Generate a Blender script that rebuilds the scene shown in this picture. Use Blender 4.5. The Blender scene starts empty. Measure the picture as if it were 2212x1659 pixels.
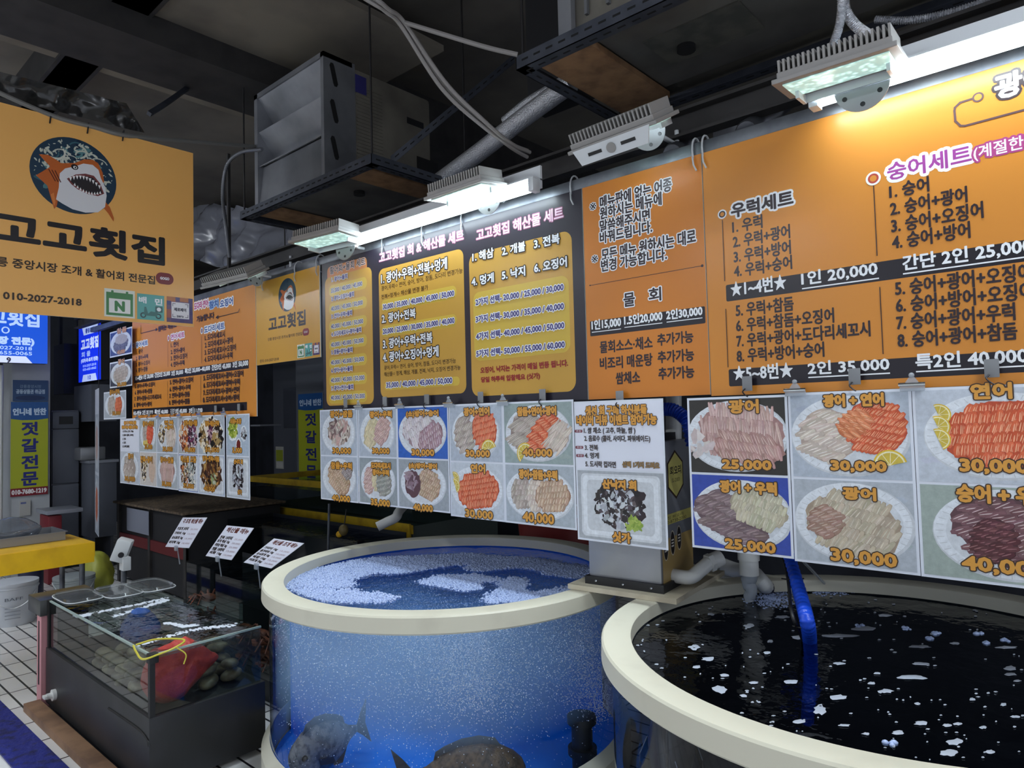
import bpy, bmesh, math, random
import numpy as np
from mathutils import Vector, Matrix, Euler

random.seed(7)
S = bpy.context.scene
C = S.collection
PI = math.pi

# ---------------------------------------------------------------- camera
F = 1480.0; CX, CY = 1106.0, 829.5; CAMZ = 1.60
_yaw, _pit, _rol = math.radians(41.6), math.radians(2.55), 0.026
_f0 = Vector((-math.sin(_yaw), math.cos(_yaw), 0)); _r0 = Vector((math.cos(_yaw), math.sin(_yaw), 0)); _zz = Vector((0, 0, 1))
_fw = _f0*math.cos(_pit) + _zz*math.sin(_pit); _up = _zz*math.cos(_pit) - _f0*math.sin(_pit)
_R = _r0*math.cos(_rol) - _up*math.sin(_rol); _U = _r0*math.sin(_rol) + _up*math.cos(_rol)
cam_d = bpy.data.cameras.new('camera'); cam = bpy.data.objects.new('camera', cam_d); C.objects.link(cam)
M3 = Matrix((_R, _U, -_fw)).transposed()
cam.matrix_world = Matrix.Translation((0, 0, CAMZ)) @ M3.to_4x4()
cam_d.sensor_width = 36.0; cam_d.lens = F/2212.0*36.0; cam_d.clip_start = 0.05; cam_d.clip_end = 100
S.camera = cam

def ray(x, y): return _R*((x-CX)/F) - _U*((y-CY)/F) + _fw
def onY(x, y, Y): d = ray(x, y); return Vector((0, 0, CAMZ)) + d*(Y/d.y)
def onX(x, y, X): d = ray(x, y); return Vector((0, 0, CAMZ)) + d*(X/d.x)
def onZ(x, y, Z): d = ray(x, y); return Vector((0, 0, CAMZ)) + d*((Z-CAMZ)/d.z)

# ---------------------------------------------------------------- world, exposure
w = bpy.data.worlds.new('market_hall_glow'); S.world = w; w.use_nodes = True
w.node_tree.nodes['Background'].inputs[0].default_value = (0.82, 0.88, 1.0, 1)
w.node_tree.nodes['Background'].inputs[1].default_value = 0.38
S.view_settings.view_transform = 'Standard'; S.view_settings.look = 'None'
S.view_settings.exposure = 0.95; S.view_settings.gamma = 1.0; S.view_settings.use_curve_mapping = False
S.cycles.max_bounces = 6; S.cycles.transparent_max_bounces = 16; S.cycles.use_denoising = True
S.cycles.caustics_reflective = False; S.cycles.caustics_refractive = False
S.cycles.sample_clamp_indirect = 4.0; S.cycles.volume_bounces = 3

TUBE = 13.0       # radiance of the fluorescent tubes
SPOT = 21.0       # watts of each LED flood lamp
FILL_TUBE = 66.0       # radiance of the added fill tubes out of view

# ---------------------------------------------------------------- helpers
def lin(c):
    out = []
    for v in c[:3]:
        v = v/255.0
        out.append(v/12.92 if v <= 0.04045 else ((v+0.055)/1.055)**2.4)
    return tuple(out)+(1.0,)

_M = {}
def mat(name, col, rough=0.5, metal=0.0, noise=None, bump=None, emit=0.0, spec=0.5, coat=0.0):
    """col sRGB 0-255; noise=(scale, colour2, low, high); bump=(scale, strength)"""
    if name in _M: return _M[name]
    m = bpy.data.materials.new(name); m.use_nodes = True; _M[name] = m
    nt = m.node_tree; b = nt.nodes['Principled BSDF']
    b.inputs['Base Color'].default_value = lin(col); b.inputs['Roughness'].default_value = rough
    b.inputs['Metallic'].default_value = metal; b.inputs['Specular IOR Level'].default_value = spec
    if coat: b.inputs['Coat Weight'].default_value = coat; b.inputs['Coat Roughness'].default_value = 0.15
    tc = None
    if noise or bump: tc = nt.nodes.new('ShaderNodeTexCoord')
    if noise:
        n = nt.nodes.new('ShaderNodeTexNoise'); n.inputs['Scale'].default_value = noise[0]; n.inputs['Detail'].default_value = 6
        r = nt.nodes.new('ShaderNodeMapRange'); r.inputs[1].default_value = noise[2]; r.inputs[2].default_value = noise[3]
        x = nt.nodes.new('ShaderNodeMix'); x.data_type = 'RGBA'
        x.inputs[6].default_value = lin(col); x.inputs[7].default_value = lin(noise[1])
        nt.links.new(tc.outputs['Object'], n.inputs['Vector']); nt.links.new(n.outputs['Fac'], r.inputs[0])
        nt.links.new(r.outputs[0], x.inputs[0]); nt.links.new(x.outputs[2], b.inputs['Base Color'])
    if bump:
        n2 = nt.nodes.new('ShaderNodeTexNoise'); n2.inputs['Scale'].default_value = bump[0]; n2.inputs['Detail'].default_value = 4
        bp = nt.nodes.new('ShaderNodeBump'); bp.inputs['Strength'].default_value = bump[1]; bp.inputs['Distance'].default_value = 0.01
        nt.links.new(tc.outputs['Object'], n2.inputs['Vector']); nt.links.new(n2.outputs['Fac'], bp.inputs['Height'])
        nt.links.new(bp.outputs[0], b.inputs['Normal'])
    if emit:
        b.inputs['Emission Color'].default_value = lin(col); b.inputs['Emission Strength'].default_value = emit
    return m

def clear_mat(name, tint, gloss_rough=0.03, ior=1.33, wave=None, milky=0.0, milk=(220, 225, 230)):
    """clear sheet: transparent body, mirror by Fresnel, optional ripples and a milky share"""
    if name in _M: return _M[name]
    m = bpy.data.materials.new(name); m.use_nodes = True; _M[name] = m
    nt = m.node_tree; nt.nodes.remove(nt.nodes['Principled BSDF']); out = nt.nodes['Material Output']
    t = nt.nodes.new('ShaderNodeBsdfTransparent'); t.inputs[0].default_value = lin(tint)
    g = nt.nodes.new('ShaderNodeBsdfGlossy'); g.inputs['Roughness'].default_value = gloss_rough
    lw = nt.nodes.new('ShaderNodeLayerWeight'); pw = nt.nodes.new('ShaderNodeMath'); pw.operation = 'POWER'; pw.inputs[1].default_value = 5.0
    fr = nt.nodes.new('ShaderNodeMapRange'); f0 = ((ior-1)/(ior+1))**2; fr.inputs[3].default_value = f0*1.6; fr.inputs[4].default_value = 1.0
    nt.links.new(lw.outputs['Facing'], pw.inputs[0]); nt.links.new(pw.outputs[0], fr.inputs[0])
    mx = nt.nodes.new('ShaderNodeMixShader')
    body = t.outputs[0]
    if milky:
        d = nt.nodes.new('ShaderNodeBsdfDiffuse'); d.inputs[0].default_value = lin(milk)
        mm = nt.nodes.new('ShaderNodeMixShader'); mm.inputs[0].default_value = milky
        nt.links.new(t.outputs[0], mm.inputs[1]); nt.links.new(d.outputs[0], mm.inputs[2]); body = mm.outputs[0]
    nt.links.new(fr.outputs[0], mx.inputs[0]); nt.links.new(body, mx.inputs[1]); nt.links.new(g.outputs[0], mx.inputs[2])
    if wave:
        tc = nt.nodes.new('ShaderNodeTexCoord'); n = nt.nodes.new('ShaderNodeTexNoise')
        n.inputs['Scale'].default_value = wave[0]; n.inputs['Detail'].default_value = 3
        bp = nt.nodes.new('ShaderNodeBump'); bp.inputs['Strength'].default_value = wave[1]; bp.inputs['Distance'].default_value = 0.02
        nt.links.new(tc.outputs['Object'], n.inputs['Vector']); nt.links.new(n.outputs['Fac'], bp.inputs['Height'])
        nt.links.new(bp.outputs[0], g.inputs['Normal']); nt.links.new(bp.outputs[0], lw.inputs['Normal'])
    nt.links.new(mx.outputs[0], out.inputs[0])
    return m

def print_mat(name, rough, coat, grain=0.0):
    if name in _M: return _M[name]
    m = bpy.data.materials.new(name); m.use_nodes = True; _M[name] = m
    nt = m.node_tree; b = nt.nodes['Principled BSDF']
    a = nt.nodes.new('ShaderNodeAttribute'); a.attribute_name = 'ink'
    if grain:                                                       # mottled detail of the printed photographs
        tc = nt.nodes.new('ShaderNodeTexCoord'); n = nt.nodes.new('ShaderNodeTexNoise'); n.inputs['Scale'].default_value = 48; n.inputs['Detail'].default_value = 8; n.inputs['Roughness'].default_value = .7
        r = nt.nodes.new('ShaderNodeMapRange'); r.inputs[1].default_value = .3; r.inputs[2].default_value = .7; r.inputs[3].default_value = 1-grain; r.inputs[4].default_value = 1+grain
        x = nt.nodes.new('ShaderNodeVectorMath'); x.operation = 'SCALE'
        nt.links.new(tc.outputs['Object'], n.inputs['Vector']); nt.links.new(n.outputs['Fac'], r.inputs[0]); nt.links.new(a.outputs['Color'], x.inputs[0]); nt.links.new(r.outputs[0], x.inputs['Scale']); nt.links.new(x.outputs[0], b.inputs['Base Color'])
    else: nt.links.new(a.outputs['Color'], b.inputs['Base Color'])
    b.inputs['Roughness'].default_value = rough; b.inputs['Specular IOR Level'].default_value = 0.35
    b.inputs['Coat Weight'].default_value = coat; b.inputs['Coat Roughness'].default_value = 0.2
    return m

ORIG = {}
def origin_of(o): return ORIG.get(o.name, Vector((0, 0, 0))) if o else Vector((0, 0, 0))

def link(name, me, parent=None, org=None):
    """me holds world coordinates; shift them to the thing's base"""
    o = bpy.data.objects.new(name, me); C.objects.link(o)
    if parent is not None:
        org = origin_of(parent); o.parent = parent
    else:
        org = Vector(org) if org is not None else Vector((0, 0, 0))
        o.location = org
    n = len(me.vertices)
    if n and org.length > 0:
        a = np.empty(n*3, 'f'); me.vertices.foreach_get('co', a); a = a.reshape(-1, 3) - np.array(org, 'f')
        me.vertices.foreach_set('co', a.ravel())
    ORIG[o.name] = Vector(org)
    return o

def tag(o, label=None, cat=None, group=None, kind=None):
    if label: o['label'] = label
    if cat: o['category'] = cat
    if group: o['group'] = group
    if kind: o['kind'] = kind
    return o

def thing(name, label, cat, loc=(0, 0, 0), group=None):
    o = bpy.data.objects.new(name, None); C.objects.link(o); o.location = loc; o.empty_display_size = 0.1
    ORIG[o.name] = Vector(loc)
    return tag(o, label, cat, group)

class B:
    """collects shapes in one bmesh"""
    def __init__(s): s.bm = bmesh.new(); s.ms = []
    def _m(s, m):
        if m is None: return 0
        if m not in s.ms: s.ms.append(m)
        return s.ms.index(m)
    def face(s, pts, m=None):
        vs = [s.bm.verts.new(p) for p in pts]
        f = s.bm.faces.new(vs); f.material_index = s._m(m); return f
    def box(s, lo, hi, m=None, rot=None, about=None, bev=0.0):
        lo = Vector(lo); hi = Vector(hi); c = (lo+hi)/2; d = (hi-lo)/2
        P = [Vector((c.x+sx*d.x, c.y+sy*d.y, c.z+sz*d.z)) for sz in (-1, 1) for sy in (-1, 1) for sx in (-1, 1)]
        if rot is not None:
            q = Vector(about) if about is not None else c
            P = [q + rot @ (p-q) for p in P]
        v = [s.bm.verts.new(p) for p in P]; k = s._m(m); fs = []
        for q in ((0, 2, 3, 1), (4, 5, 7, 6), (0, 1, 5, 4), (2, 6, 7, 3), (0, 4, 6, 2), (1, 3, 7, 5)):
            f = s.bm.faces.new([v[i] for i in q]); f.material_index = k; fs.append(f)
        if bev > 0:
            es = list({e for f in fs for e in f.edges})
            r = bmesh.ops.bevel(s.bm, geom=es, offset=bev, segments=2, profile=0.6, affect='EDGES')
            for f in r['faces']: f.material_index = k
        return s
    def tube(s, pts, r, m=None, seg=10, cap=True):
        pts = [Vector(p) for p in pts]; n = len(pts); k = s._m(m); rings = []
        rr = r if isinstance(r, (list, tuple)) else [r]*n
        prev = None
        for i, p in enumerate(pts):
            t = (pts[min(i+1, n-1)] - pts[max(i-1, 0)])
            t = t.normalized() if t.length > 1e-9 else Vector((0, 0, 1))
            if prev is None:
                a = Vector((0, 0, 1)) if abs(t.z) < 0.9 else Vector((1, 0, 0)); u = t.cross(a).normalized()
            else:
                u = (prev - t*prev.dot(t)).normalized()
            prev = u; v = t.cross(u)
            rings.append([s.bm.verts.new(p + (u*math.cos(2*PI*j/seg) + v*math.sin(2*PI*j/seg))*rr[i]) for j in range(seg)])
        for a, b in zip(rings, rings[1:]):
            for j in range(seg):
                f = s.bm.faces.new((a[j], a[(j+1) % seg], b[(j+1) % seg], b[j])); f.material_index = k; f.smooth = True
        if cap:
            for q in (rings[0][::-1], rings[-1]):
                f = s.bm.faces.new(q); f.material_index = k
        return s
    def lathe(s, c, prof, m=None, seg=64, a0=0.0, a1=2*PI, smooth=True):
        """prof: list of (r, z) about the vertical axis through c"""
        k = s._m(m); full = abs(a1-a0-2*PI) < 1e-6; n = seg if full else seg+1; R = []
        for r, z in prof:
            if r < 1e-6: R.append([s.bm.verts.new((c[0], c[1], z))]*n)
            else: R.append([s.bm.verts.new((c[0]+r*math.cos(a0+(a1-a0)*j/seg), c[1]+r*math.sin(a0+(a1-a0)*j/seg), z)) for j in range(n)])
        for a, b in zip(R, R[1:]):
            for j in range(seg):
                j2 = (j+1) % n
                q = [a[j], a[j2], b[j2], b[j]]; u = []
                for x in q:
                    if x not in u: u.append(x)
                if len(u) > 2:
                    f = s.bm.faces.new(u); f.material_index = k; f.smooth = smooth
        return s
    def prism(s, poly, n, m=None):
        """poly: list of points (planar), n: thickness vector"""
        k = s._m(m); n = Vector(n); a = [s.bm.verts.new(Vector(p)) for p in poly]; b = [s.bm.verts.new(Vector(p)+n) for p in poly]
        N = len(a)
        s.bm.faces.new(a[::-1]).material_index = k; s.bm.faces.new(b).material_index = k
        for i in range(N): s.bm.faces.new((a[i], a[(i+1) % N], b[(i+1) % N], b[i])).material_index = k
        return s
    def ball(s, c, r, m=None, sub=2, sc=(1, 1, 1)):
        k = s._m(m)
        q = bmesh.ops.create_icosphere(s.bm, subdivisions=sub, radius=1.0)
        fs = set()
        for v in q['verts']:
            v.co = Vector((c[0]+v.co.x*r*sc[0], c[1]+v.co.y*r*sc[1], c[2]+v.co.z*r*sc[2]))
            fs.update(v.link_faces)
        for f in fs: f.material_index = k; f.smooth = True
        return s
    def build(s, name, m=None, parent=None, org=None, flip=True):
        me = bpy.data.meshes.new(name)
        if flip: bmesh.ops.recalc_face_normals(s.bm, faces=s.bm.faces)
        s.bm.to_mesh(me); s.bm.free()
        for q in (s.ms if s.ms else [m]): me.materials.append(q)
        me.set_sharp_from_angle(angle=math.radians(38))
        return link(name, me, parent, org)

def curve_pts(ctrl, n=24):
    """Catmull-Rom through the control points"""
    P = [Vector(p) for p in ctrl]; P = [P[0]*2-P[1]] + P + [P[-1]*2-P[-2]]; out = []
    for i in range(1, len(P)-2):
        for j in range(n):
            t = j/n; a, b, c, d = P[i-1:i+3]
            out.append(0.5*((2*b) + (c-a)*t + (2*a-5*b+4*c-d)*t*t + (3*b-a-3*c+d)*t**3))
    out.append(P[-2]); return out

def struct(name, b, m=None):
    o = b.build(name, m); o['kind'] = 'structure'; return o

# ---------------------------------------------------------------- printing (flat artwork with real ink layers)
_T = {}
def glyphs(s):
    if s in _T: return _T[s]
    cu = bpy.data.curves.new('t', 'FONT'); cu.body = s; cu.size = 1.0; cu.resolution_u = 2; cu.fill_mode = 'FRONT'
    ob = bpy.data.objects.new('t', cu); C.objects.link(ob)
    dg = bpy.context.evaluated_depsgraph_get(); me = ob.evaluated_get(dg).to_mesh()
    V = np.array([v.co[:2] for v in me.vertices], dtype=float).reshape(-1, 2)
    Fc = [tuple(p.vertices) for p in me.polygons]
    cnt = {}
    for f in Fc:
        for i in range(len(f)):
            e = (f[i], f[(i+1) % len(f)]); k = (min(e), max(e)); cnt[k] = cnt.get(k, 0)+1
    # fill triangles do not share vertices between glyph pieces, outline edges are used once
    E = [k for k, n in cnt.items() if n == 1]
    ob.evaluated_get(dg).to_mesh_clear(); bpy.data.objects.remove(ob); bpy.data.curves.remove(cu)
    _T[s] = (V, Fc, E); return _T[s]

class Paint:
    """a printed face: flat polygons in (u, v) metres on a plane through O with axes U, V and outward normal N"""
    def __init__(s, O, U, V, N, px=None):
        s.O, s.U, s.V, s.N = Vector(O), Vector(U), Vector(V), Vector(N); s.v = []; s.f = []; s.c = []; s.z = 0.0; s.px = px; s.marks = []; s.clip = None
    def uv(s, x, y):
        d = s.px(x, y) - s.O; return d.dot(s.U), d.dot(s.V)
    def mark(s): s.marks.append((len(s.v), len(s.f)))
    def poly(s, pts, col):
        s.z += 2e-6; b = len(s.v)
        if s.clip: pts = [(min(max(p[0], 0), s.clip[0]), min(max(p[1], 0), s.clip[1])) for p in pts]
        for p in pts: s.v.append((p[0], p[1], s.z))
        s.f.append(tuple(range(b, b+len(pts)))); s.c.append(col)
    def rect(s, x0, y0, x1, y1, col): s.poly([(x0, y0), (x1, y0), (x1, y1), (x0, y1)], col)
    def rrect(s, x0, y0, x1, y1, r, col, n=6):
        P = []
        for cx, cy, a in ((x1-r, y0+r, -PI/2), (x1-r, y1-r, 0), (x0+r, y1-r, PI/2), (x0+r, y0+r, PI)):
            P += [(cx+r*math.cos(a+PI/2*i/n), cy+r*math.sin(a+PI/2*i/n)) for i in range(n+1)]
        s.poly(P, col)
    def ell(s, cx, cy, rx, ry, col, n=32, rot=0.0, wob=0.0):
        c, q = math.cos(rot), math.sin(rot); P = []
        for i in range(n):
            a = 2*PI*i/n; k = 1+wob*random.uniform(-1, 1); x, y = rx*k*math.cos(a), ry*k*math.sin(a); P.append((cx+x*c-y*q, cy+x*q+y*c))
        s.poly(P, col)
    def line(s, pts, wd, col):
        for (x0, y0), (x1, y1) in zip(pts, pts[1:]):
            L = math.hypot(x1-x0, y1-y0) or 1e-9; dx, dy = (x1-x0)/L*wd/2, (y1-y0)/L*wd/2
            s.poly([(x0-dx+dy, y0-dy-dx), (x1+dx+dy, y1+dy-dx), (x1+dx-dy, y1+dy+dx), (x0-dx-dy, y0-dy+dx)], col)
    def _strokes(s, Q, E, r, col):
        n = len(E)
        if not n: return
        z0 = s.z; span = 1.3e-4; rs = np.random.RandomState(n)
        e = np.array(E); a = Q[e[:, 0]]; b = Q[e[:, 1]]; d = b-a; L = np.hypot(d[:, 0], d[:, 1]); L[L < 1e-9] = 1e-9
        nrm = np.c_[-d[:, 1], d[:, 0]]/L[:, None]*r
        K = np.stack([a-nrm, b-nrm, b+nrm, a+nrm], 1).reshape(-1, 2); zz = np.repeat(z0+rs.permutation(n)*(span/n), 4)
        base = len(s.v); s.v.extend(zip(K[:, 0].tolist(), K[:, 1].tolist(), zz.tolist()))
        s.f.extend((base+4*i, base+4*i+1, base+4*i+2, base+4*i+3) for i in range(n)); s.c.extend([col]*n)
        vi = np.unique(e); m = len(vi); g = 8 if r > .002 else 6                # round joints
        an = np.arange(g)*2*PI/g; J = (Q[vi][:, None, :]+np.stack([np.cos(an), np.sin(an)], 1)[None]*r).reshape(-1, 2); zz = np.repeat(z0+(rs.permutation(m)+.5)*(span/m), g)
        base = len(s.v); s.v.extend(zip(J[:, 0].tolist(), J[:, 1].tolist(), zz.tolist()))
        s.f.extend(tuple(range(base+g*i, base+g*i+g)) for i in range(m)); s.c.extend([col]*m)
        s.z = z0+span+4e-6
    def text(s, t, x, y, wd, h, col, bold=0.0, halo=0.0, hcol=None, cal=None, halo2=0.0, h2col=None):
        """the box of the lettering starts at (x, y) and is wd wide (of the part cal, if given) and h high"""
        V, Fc, E = glyphs(t)
        if not len(V): return
        lo, hi = V.min(0), V.max(0)
        wref = (hi-lo)[0]
        if cal:
            Vc = glyphs(cal)[0]; wref = Vc.max(0)[0]-lo[0]
        Q = (V-lo)*np.array([wd/max(wref, 1e-6), h/max((hi-lo)[1], 1e-6)]) + np.array([x, y])
        if halo2: s._strokes(Q, E, halo2, h2col)
        if halo: s._strokes(Q, E, halo, hcol)
        if bold: s._strokes(Q, E, bold, col)
        s.z += 4e-6; b = len(s.v)
        for q in Q: s.v.append((q[0], q[1], s.z))
        for f in Fc: s.f.append(tuple(b+i for i in f)); s.c.append(col)
    def T(s, t, x0, y0, x1, hpx, col, bold=0.0, halo=0.0, hcol=None, cal=None, halo2=0.0, h2col=None):
        """lettering measured in the photograph: lower left corner, right end, height at the left end"""
        u0, v0 = s.uv(x0, y0); u1, _ = s.uv(x1, y0); _, v1 = s.uv(x0, y0-hpx); s.mark()
        s.text(t, u0, v0, u1-u0, v1-v0, col, bold, halo, hcol, cal, halo2, h2col)
    def L(s, pts, wd, col): s.line([s.uv(*p) for p in pts], wd, col)
    def build(s, name, m, parent=None, org=None, split=False):
        """one mesh, or with split one mesh for each line of print"""
        if split and len(s.marks) > 1:
            mk = s.marks + [(len(s.v), len(s.f))]; mk[0] = (0, 0); outs = []
            for (v0, f0), (v1, f1) in zip(mk, mk[1:]):
                if f1 > f0:
                    q = Paint(s.O, s.U, s.V, s.N); q.v = s.v[v0:v1]; q.f = [tuple(i-v0 for i in f) for f in s.f[f0:f1]]; q.c = s.c[f0:f1]
                    outs.append(q.build(name, m, parent, org))
            return outs
        me = bpy.data.meshes.new(name)
        W = [tuple(s.O + s.U*p[0] + s.V*p[1] + s.N*p[2]) for p in s.v]
        me.from_pydata(W, [], s.f)
        at = me.color_attributes.new('ink', 'FLOAT_COLOR', 'CORNER')
        cols = []
        for f, c in zip(s.f, s.c):
            c = lin(c); cols.extend(c*len(f))
        at.data.foreach_set('color', np.array(cols, 'f'))
        me.materials.append(m)
        if len(me.polygons) and me.polygons[0].normal.dot(s.N) < 0: me.flip_normals()
        me.update(); return link(name, me, parent, org)

# ---------------------------------------------------------------- the setting
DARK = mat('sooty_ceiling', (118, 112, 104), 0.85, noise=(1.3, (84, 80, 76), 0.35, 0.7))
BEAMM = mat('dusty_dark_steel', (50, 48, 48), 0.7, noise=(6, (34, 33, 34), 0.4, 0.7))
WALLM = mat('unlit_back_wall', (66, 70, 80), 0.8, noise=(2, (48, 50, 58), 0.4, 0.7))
def tile_mat():
    m = mat('wet_floor_tiles', (150, 152, 152), 0.28)
    nt = m.node_tree; b = nt.nodes['Principled BSDF']
    tc = nt.nodes.new('ShaderNodeTexCoord'); mp = nt.nodes.new('ShaderNodeMapping'); br = nt.nodes.new('ShaderNodeTexBrick')
    br.inputs['Scale'].default_value = 1.0; br.inputs['Brick Width'].default_value = 0.30; br.inputs['Row Height'].default_value = 0.10
    br.inputs['Mortar Size'].default_value = 0.006; br.offset = 0.0
    br.inputs['Color1'].default_value = lin((236, 236, 234)); br.inputs['Color2'].default_value = lin((222, 222, 222)); br.inputs['Mortar'].default_value = lin((40, 40, 44))
    nt.links.new(tc.outputs['Object'], mp.inputs['Vector']); nt.links.new(mp.outputs[0], br.inputs['Vector']); nt.links.new(br.outputs['Color'], b.inputs['Base Color'])
    return m
b = B(); b.box((-13, -6, -0.1), (5, 8, 0)); struct('floor', b, tile_mat())
b = B(); b.box((-13, -6, 4.25), (5, 8, 4.4)); struct('ceiling', b, DARK)
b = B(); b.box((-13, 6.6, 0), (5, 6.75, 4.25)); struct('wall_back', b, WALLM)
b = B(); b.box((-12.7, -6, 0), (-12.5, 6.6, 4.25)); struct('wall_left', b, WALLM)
# ceiling beams and joists
Zb = 3.85
pA = onZ(0, 30, Zb); pB = onZ(560, 215, Zb); xb = (pA.x+pB.x)/2
b = B(); b.box((xb-0.26, -6, Zb), (xb+0.26, 6.6, 4.25)); struct('trim_1', b, BEAMM)
for i, (px, py) in enumerate(((250, 60), (110, 200))):
    q = onZ(px, py, 4.0)
    b = B(); b.box((-12.5, q.y-0.11, 4.0), (-2.6, q.y+0.11, 4.25)); struct('trim_%d' % (i+2), b, BEAMM)
q = onZ(860, 55, 4.02)
b = B(); b.box((q.x-1.9, -2.0, 4.02), (q.x-0.02, q.y+0.4, 4.06)); struct('trim_4', b, mat('ceiling_board', (124, 117, 106), 0.85, noise=(2, (96, 90, 84), 0.4, 0.7)))
q2 = onZ(900, 30, 4.02)
b = B(); b.box((-2.4, 2.9, 3.3), (4.9, 3.05, 4.25)); struct('trim_5', b, mat('black_upper_panel', (20, 20, 24), 0.8))

# long channel beam over the stall front
b = B()
for lo, hi in (((-8.5, 2.44, 2.66), (3.0, 2.46, 2.77)), ((-8.5, 2.40, 2.66), (3.0, 2.46, 2.672)), ((-8.5, 2.40, 2.758), (3.0, 2.46, 2.77))): b.box(lo, hi)
o = b.build('channel_beam', BEAMM, None, (-2.7, 2.44, 2.66)); tag(o, 'long dusty steel channel beam running above the row of menu boards', 'beam')

# square pipe the boards hang from
BY = 2.28
STEEL = mat('dull_galvanised_steel', (120, 124, 130), 0.42, 0.7, noise=(9, (84, 88, 96), 0.35, 0.7))
pz = onY(1243, 405, BY+0.03).z
b = B(); b.box((-7.6, BY+0.005, pz-0.022), (2.6, BY+0.055, pz+0.024), bev=0.004)
pipe = b.build('square_pipe', STEEL, None, (-2.5, BY+0.03, pz)); tag(pipe, 'galvanised square pipe from which all the menu boards hang', 'pipe')

# ---------------------------------------------------------------- menu boards
INK = print_mat('printed_board', 0.36, 0.12); PHOTO = print_mat('laminated_print', 0.3, 0.35); PICT = print_mat('printed_photograph', 0.3, 0.35, 0.15)
EDGE = mat('white_board_edge', (225, 225, 222), 0.5)
OR = (212, 138, 54); DK = (48, 38, 44); WH = (240, 243, 248); BK = (34, 30, 38); YE = (214, 182, 72); MU = (202, 156, 66)
def board(name, label, x0, x1, z0, z1, Y=BY, th=0.006, bg=OR, cat='menu board', group=None):
    t = thing(name, label, cat, ((x0+x1)/2, Y, z0), group)
    b = B(); b.box((x0, Y, z0), (x1, Y+th, z1)); b.build('panel', EDGE, t)
    P = Paint((x0, Y-0.0006, z0), (1, 0, 0), (0, 0, 1), (0, -1, 0), px=lambda x, y: onY(x, y, Y))
    P.rect(0, 0, x1-x0, z1-z0, bg)
    P.build('printed_face', INK, t)
    def layer(k): return Paint((x0, Y-0.0008-0.0005*k, z0), (1, 0, 0), (0, 0, 1), (0, -1, 0), px=lambda x, y: onY(x, y, Y))
    return t, layer
X = lambda x, y: onY(x, y, BY).x
Zt = pz-0.024
zb = onY(1400, 858, BY).z
def done(P, name, t): return P.build(name, INK, t, split=True)

# --- large orange board, right
xs = X(1526, 600)
t, layer = board('menu_board', 'largest orange menu board at right, white-on-black price bands and rockfish and mullet set lists', xs+0.002, 1.25, zb-0.005, Zt)
P = layer(0)
for y0, y1 in ((616, 652), (798, 835)):
    u, v1 = P.uv(1568 if y0 < 700 else 1574, y0); _, v0 = P.uv(1568 if y0 < 700 else 1574, y1); P.mark(); P.rrect(u, v0, 2.28, v1, 0.006, BK)
done(P, 'price_band', t)
P = layer(1)
for a in ((1580, 641, 1699, 31, '★1~4번★', None), (1732.4, 618, 1896.8, 30, '1인 20,000', None), (1951.5, 586, 2210, 33, '간단 2인 25,000', '간단 2인 25,00'),
          (1586, 822, 1713, 31, '★5~8번★', None), (1746.6, 811, 1922, 29, '2인 35,000', None), (1979.5, 799, 2222, 34, '특2인 40,000', None)):
    P.T(a[4], a[0], a[1], a[2], a[3], WH, bold=0.0014, cal=a[5])
for p in (((1733, 624), (1899, 596)), ((1951, 592), (2300, 530)), ((1746.6, 815.5), (1923, 805.5)), ((1979, 803), (2300, 784))):
    u0, v0 = P.uv(*p[0]); u1, _ = P.uv(*p[1]); P.mark(); P.rect(u0, v0-0.002, u1, v0+0.002, WH)
done(P, 'price_lettering', t)
P = layer(0)
for a in ((1583, 504.6, 1647.7, 28, '1. 우럭'), (1584.6, 536.6, 1707.8, 28, '2. 우럭+광어'), (1586.3, 569, 1709.5, 28, '3. 우럭+방어'), (1587, 600, 1712, 28, '4. 우럭+숭어'),
          (1590.7, 685, 1715.2, 29, '5. 우럭+참돔'), (1591.4, 718, 1803, 29, '6. 우럭+참돔+오징어'), (1592.4, 751, 1881.6, 29, '7. 우럭+광어+도다리세꼬시'), (1593, 783.5, 1781.4, 29, '8. 우럭+방어+숭어'),
          (1922.8, 430, 2008, 31, '1. 숭어'), (1924.8, 467.4, 2091.5, 32, '2. 숭어+광어'), (1927, 504.6, 2126.3, 33, '3. 숭어+오징어'), (1929, 540, 2097.6, 33, '4. 숭어+방어'),
          (1935.6, 640, 2196, 34, '5. 숭어+광어+오징어', '5. 숭어+광어+오징'), (1937.3, 676.5, 2199, 34, '6. 숭어+방어+오징어', '6. 숭어+방어+오징'), (1938.3, 714, 2194.8, 34, '7. 숭어+광어+우럭'), (1941, 752, 2199, 34, '8. 숭어+광어+참돔')):
    P.T(a[4], a[0], a[1], a[2], a[3], DK, bold=0.0014, cal=a[5] if len(a) > 5 else None)
for p in (((1561, 476), (1565, 607)), ((1568.4, 668), (1572, 793)), ((1887.7, 402), (1895.8, 552)), ((1901, 621), (1908, 764))): 
    u0, v0 = P.uv(*p[0]); u1, v1 = P.uv(*p[1]); P.mark(); P.line([(u0, v0), (u0, v1)], 0.0025, DK)
done(P, 'list_lettering', t)
P = layer(0)
P.T('우럭세트', 1581, 471, 1714.6, 30, DK, bold=0.0022, halo=0.009, hcol=WH)
P.T('숭어세트', 1918.7, 391, 2101, 37, (158, 70, 150), bold=0.0014, halo=0.0105, hcol=WH)
P.T('(계절한정)', 2104.4, 349.5, 2213, 33, WH, bold=0.0006, halo=0.006, hcol=(170, 70, 130), cal='(계절한')
P.T('광어세트', 2152, 216, 2209, 50, WH, bold=0.003, halo=0.0095, hcol=(62, 50, 52), cal='광')
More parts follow.
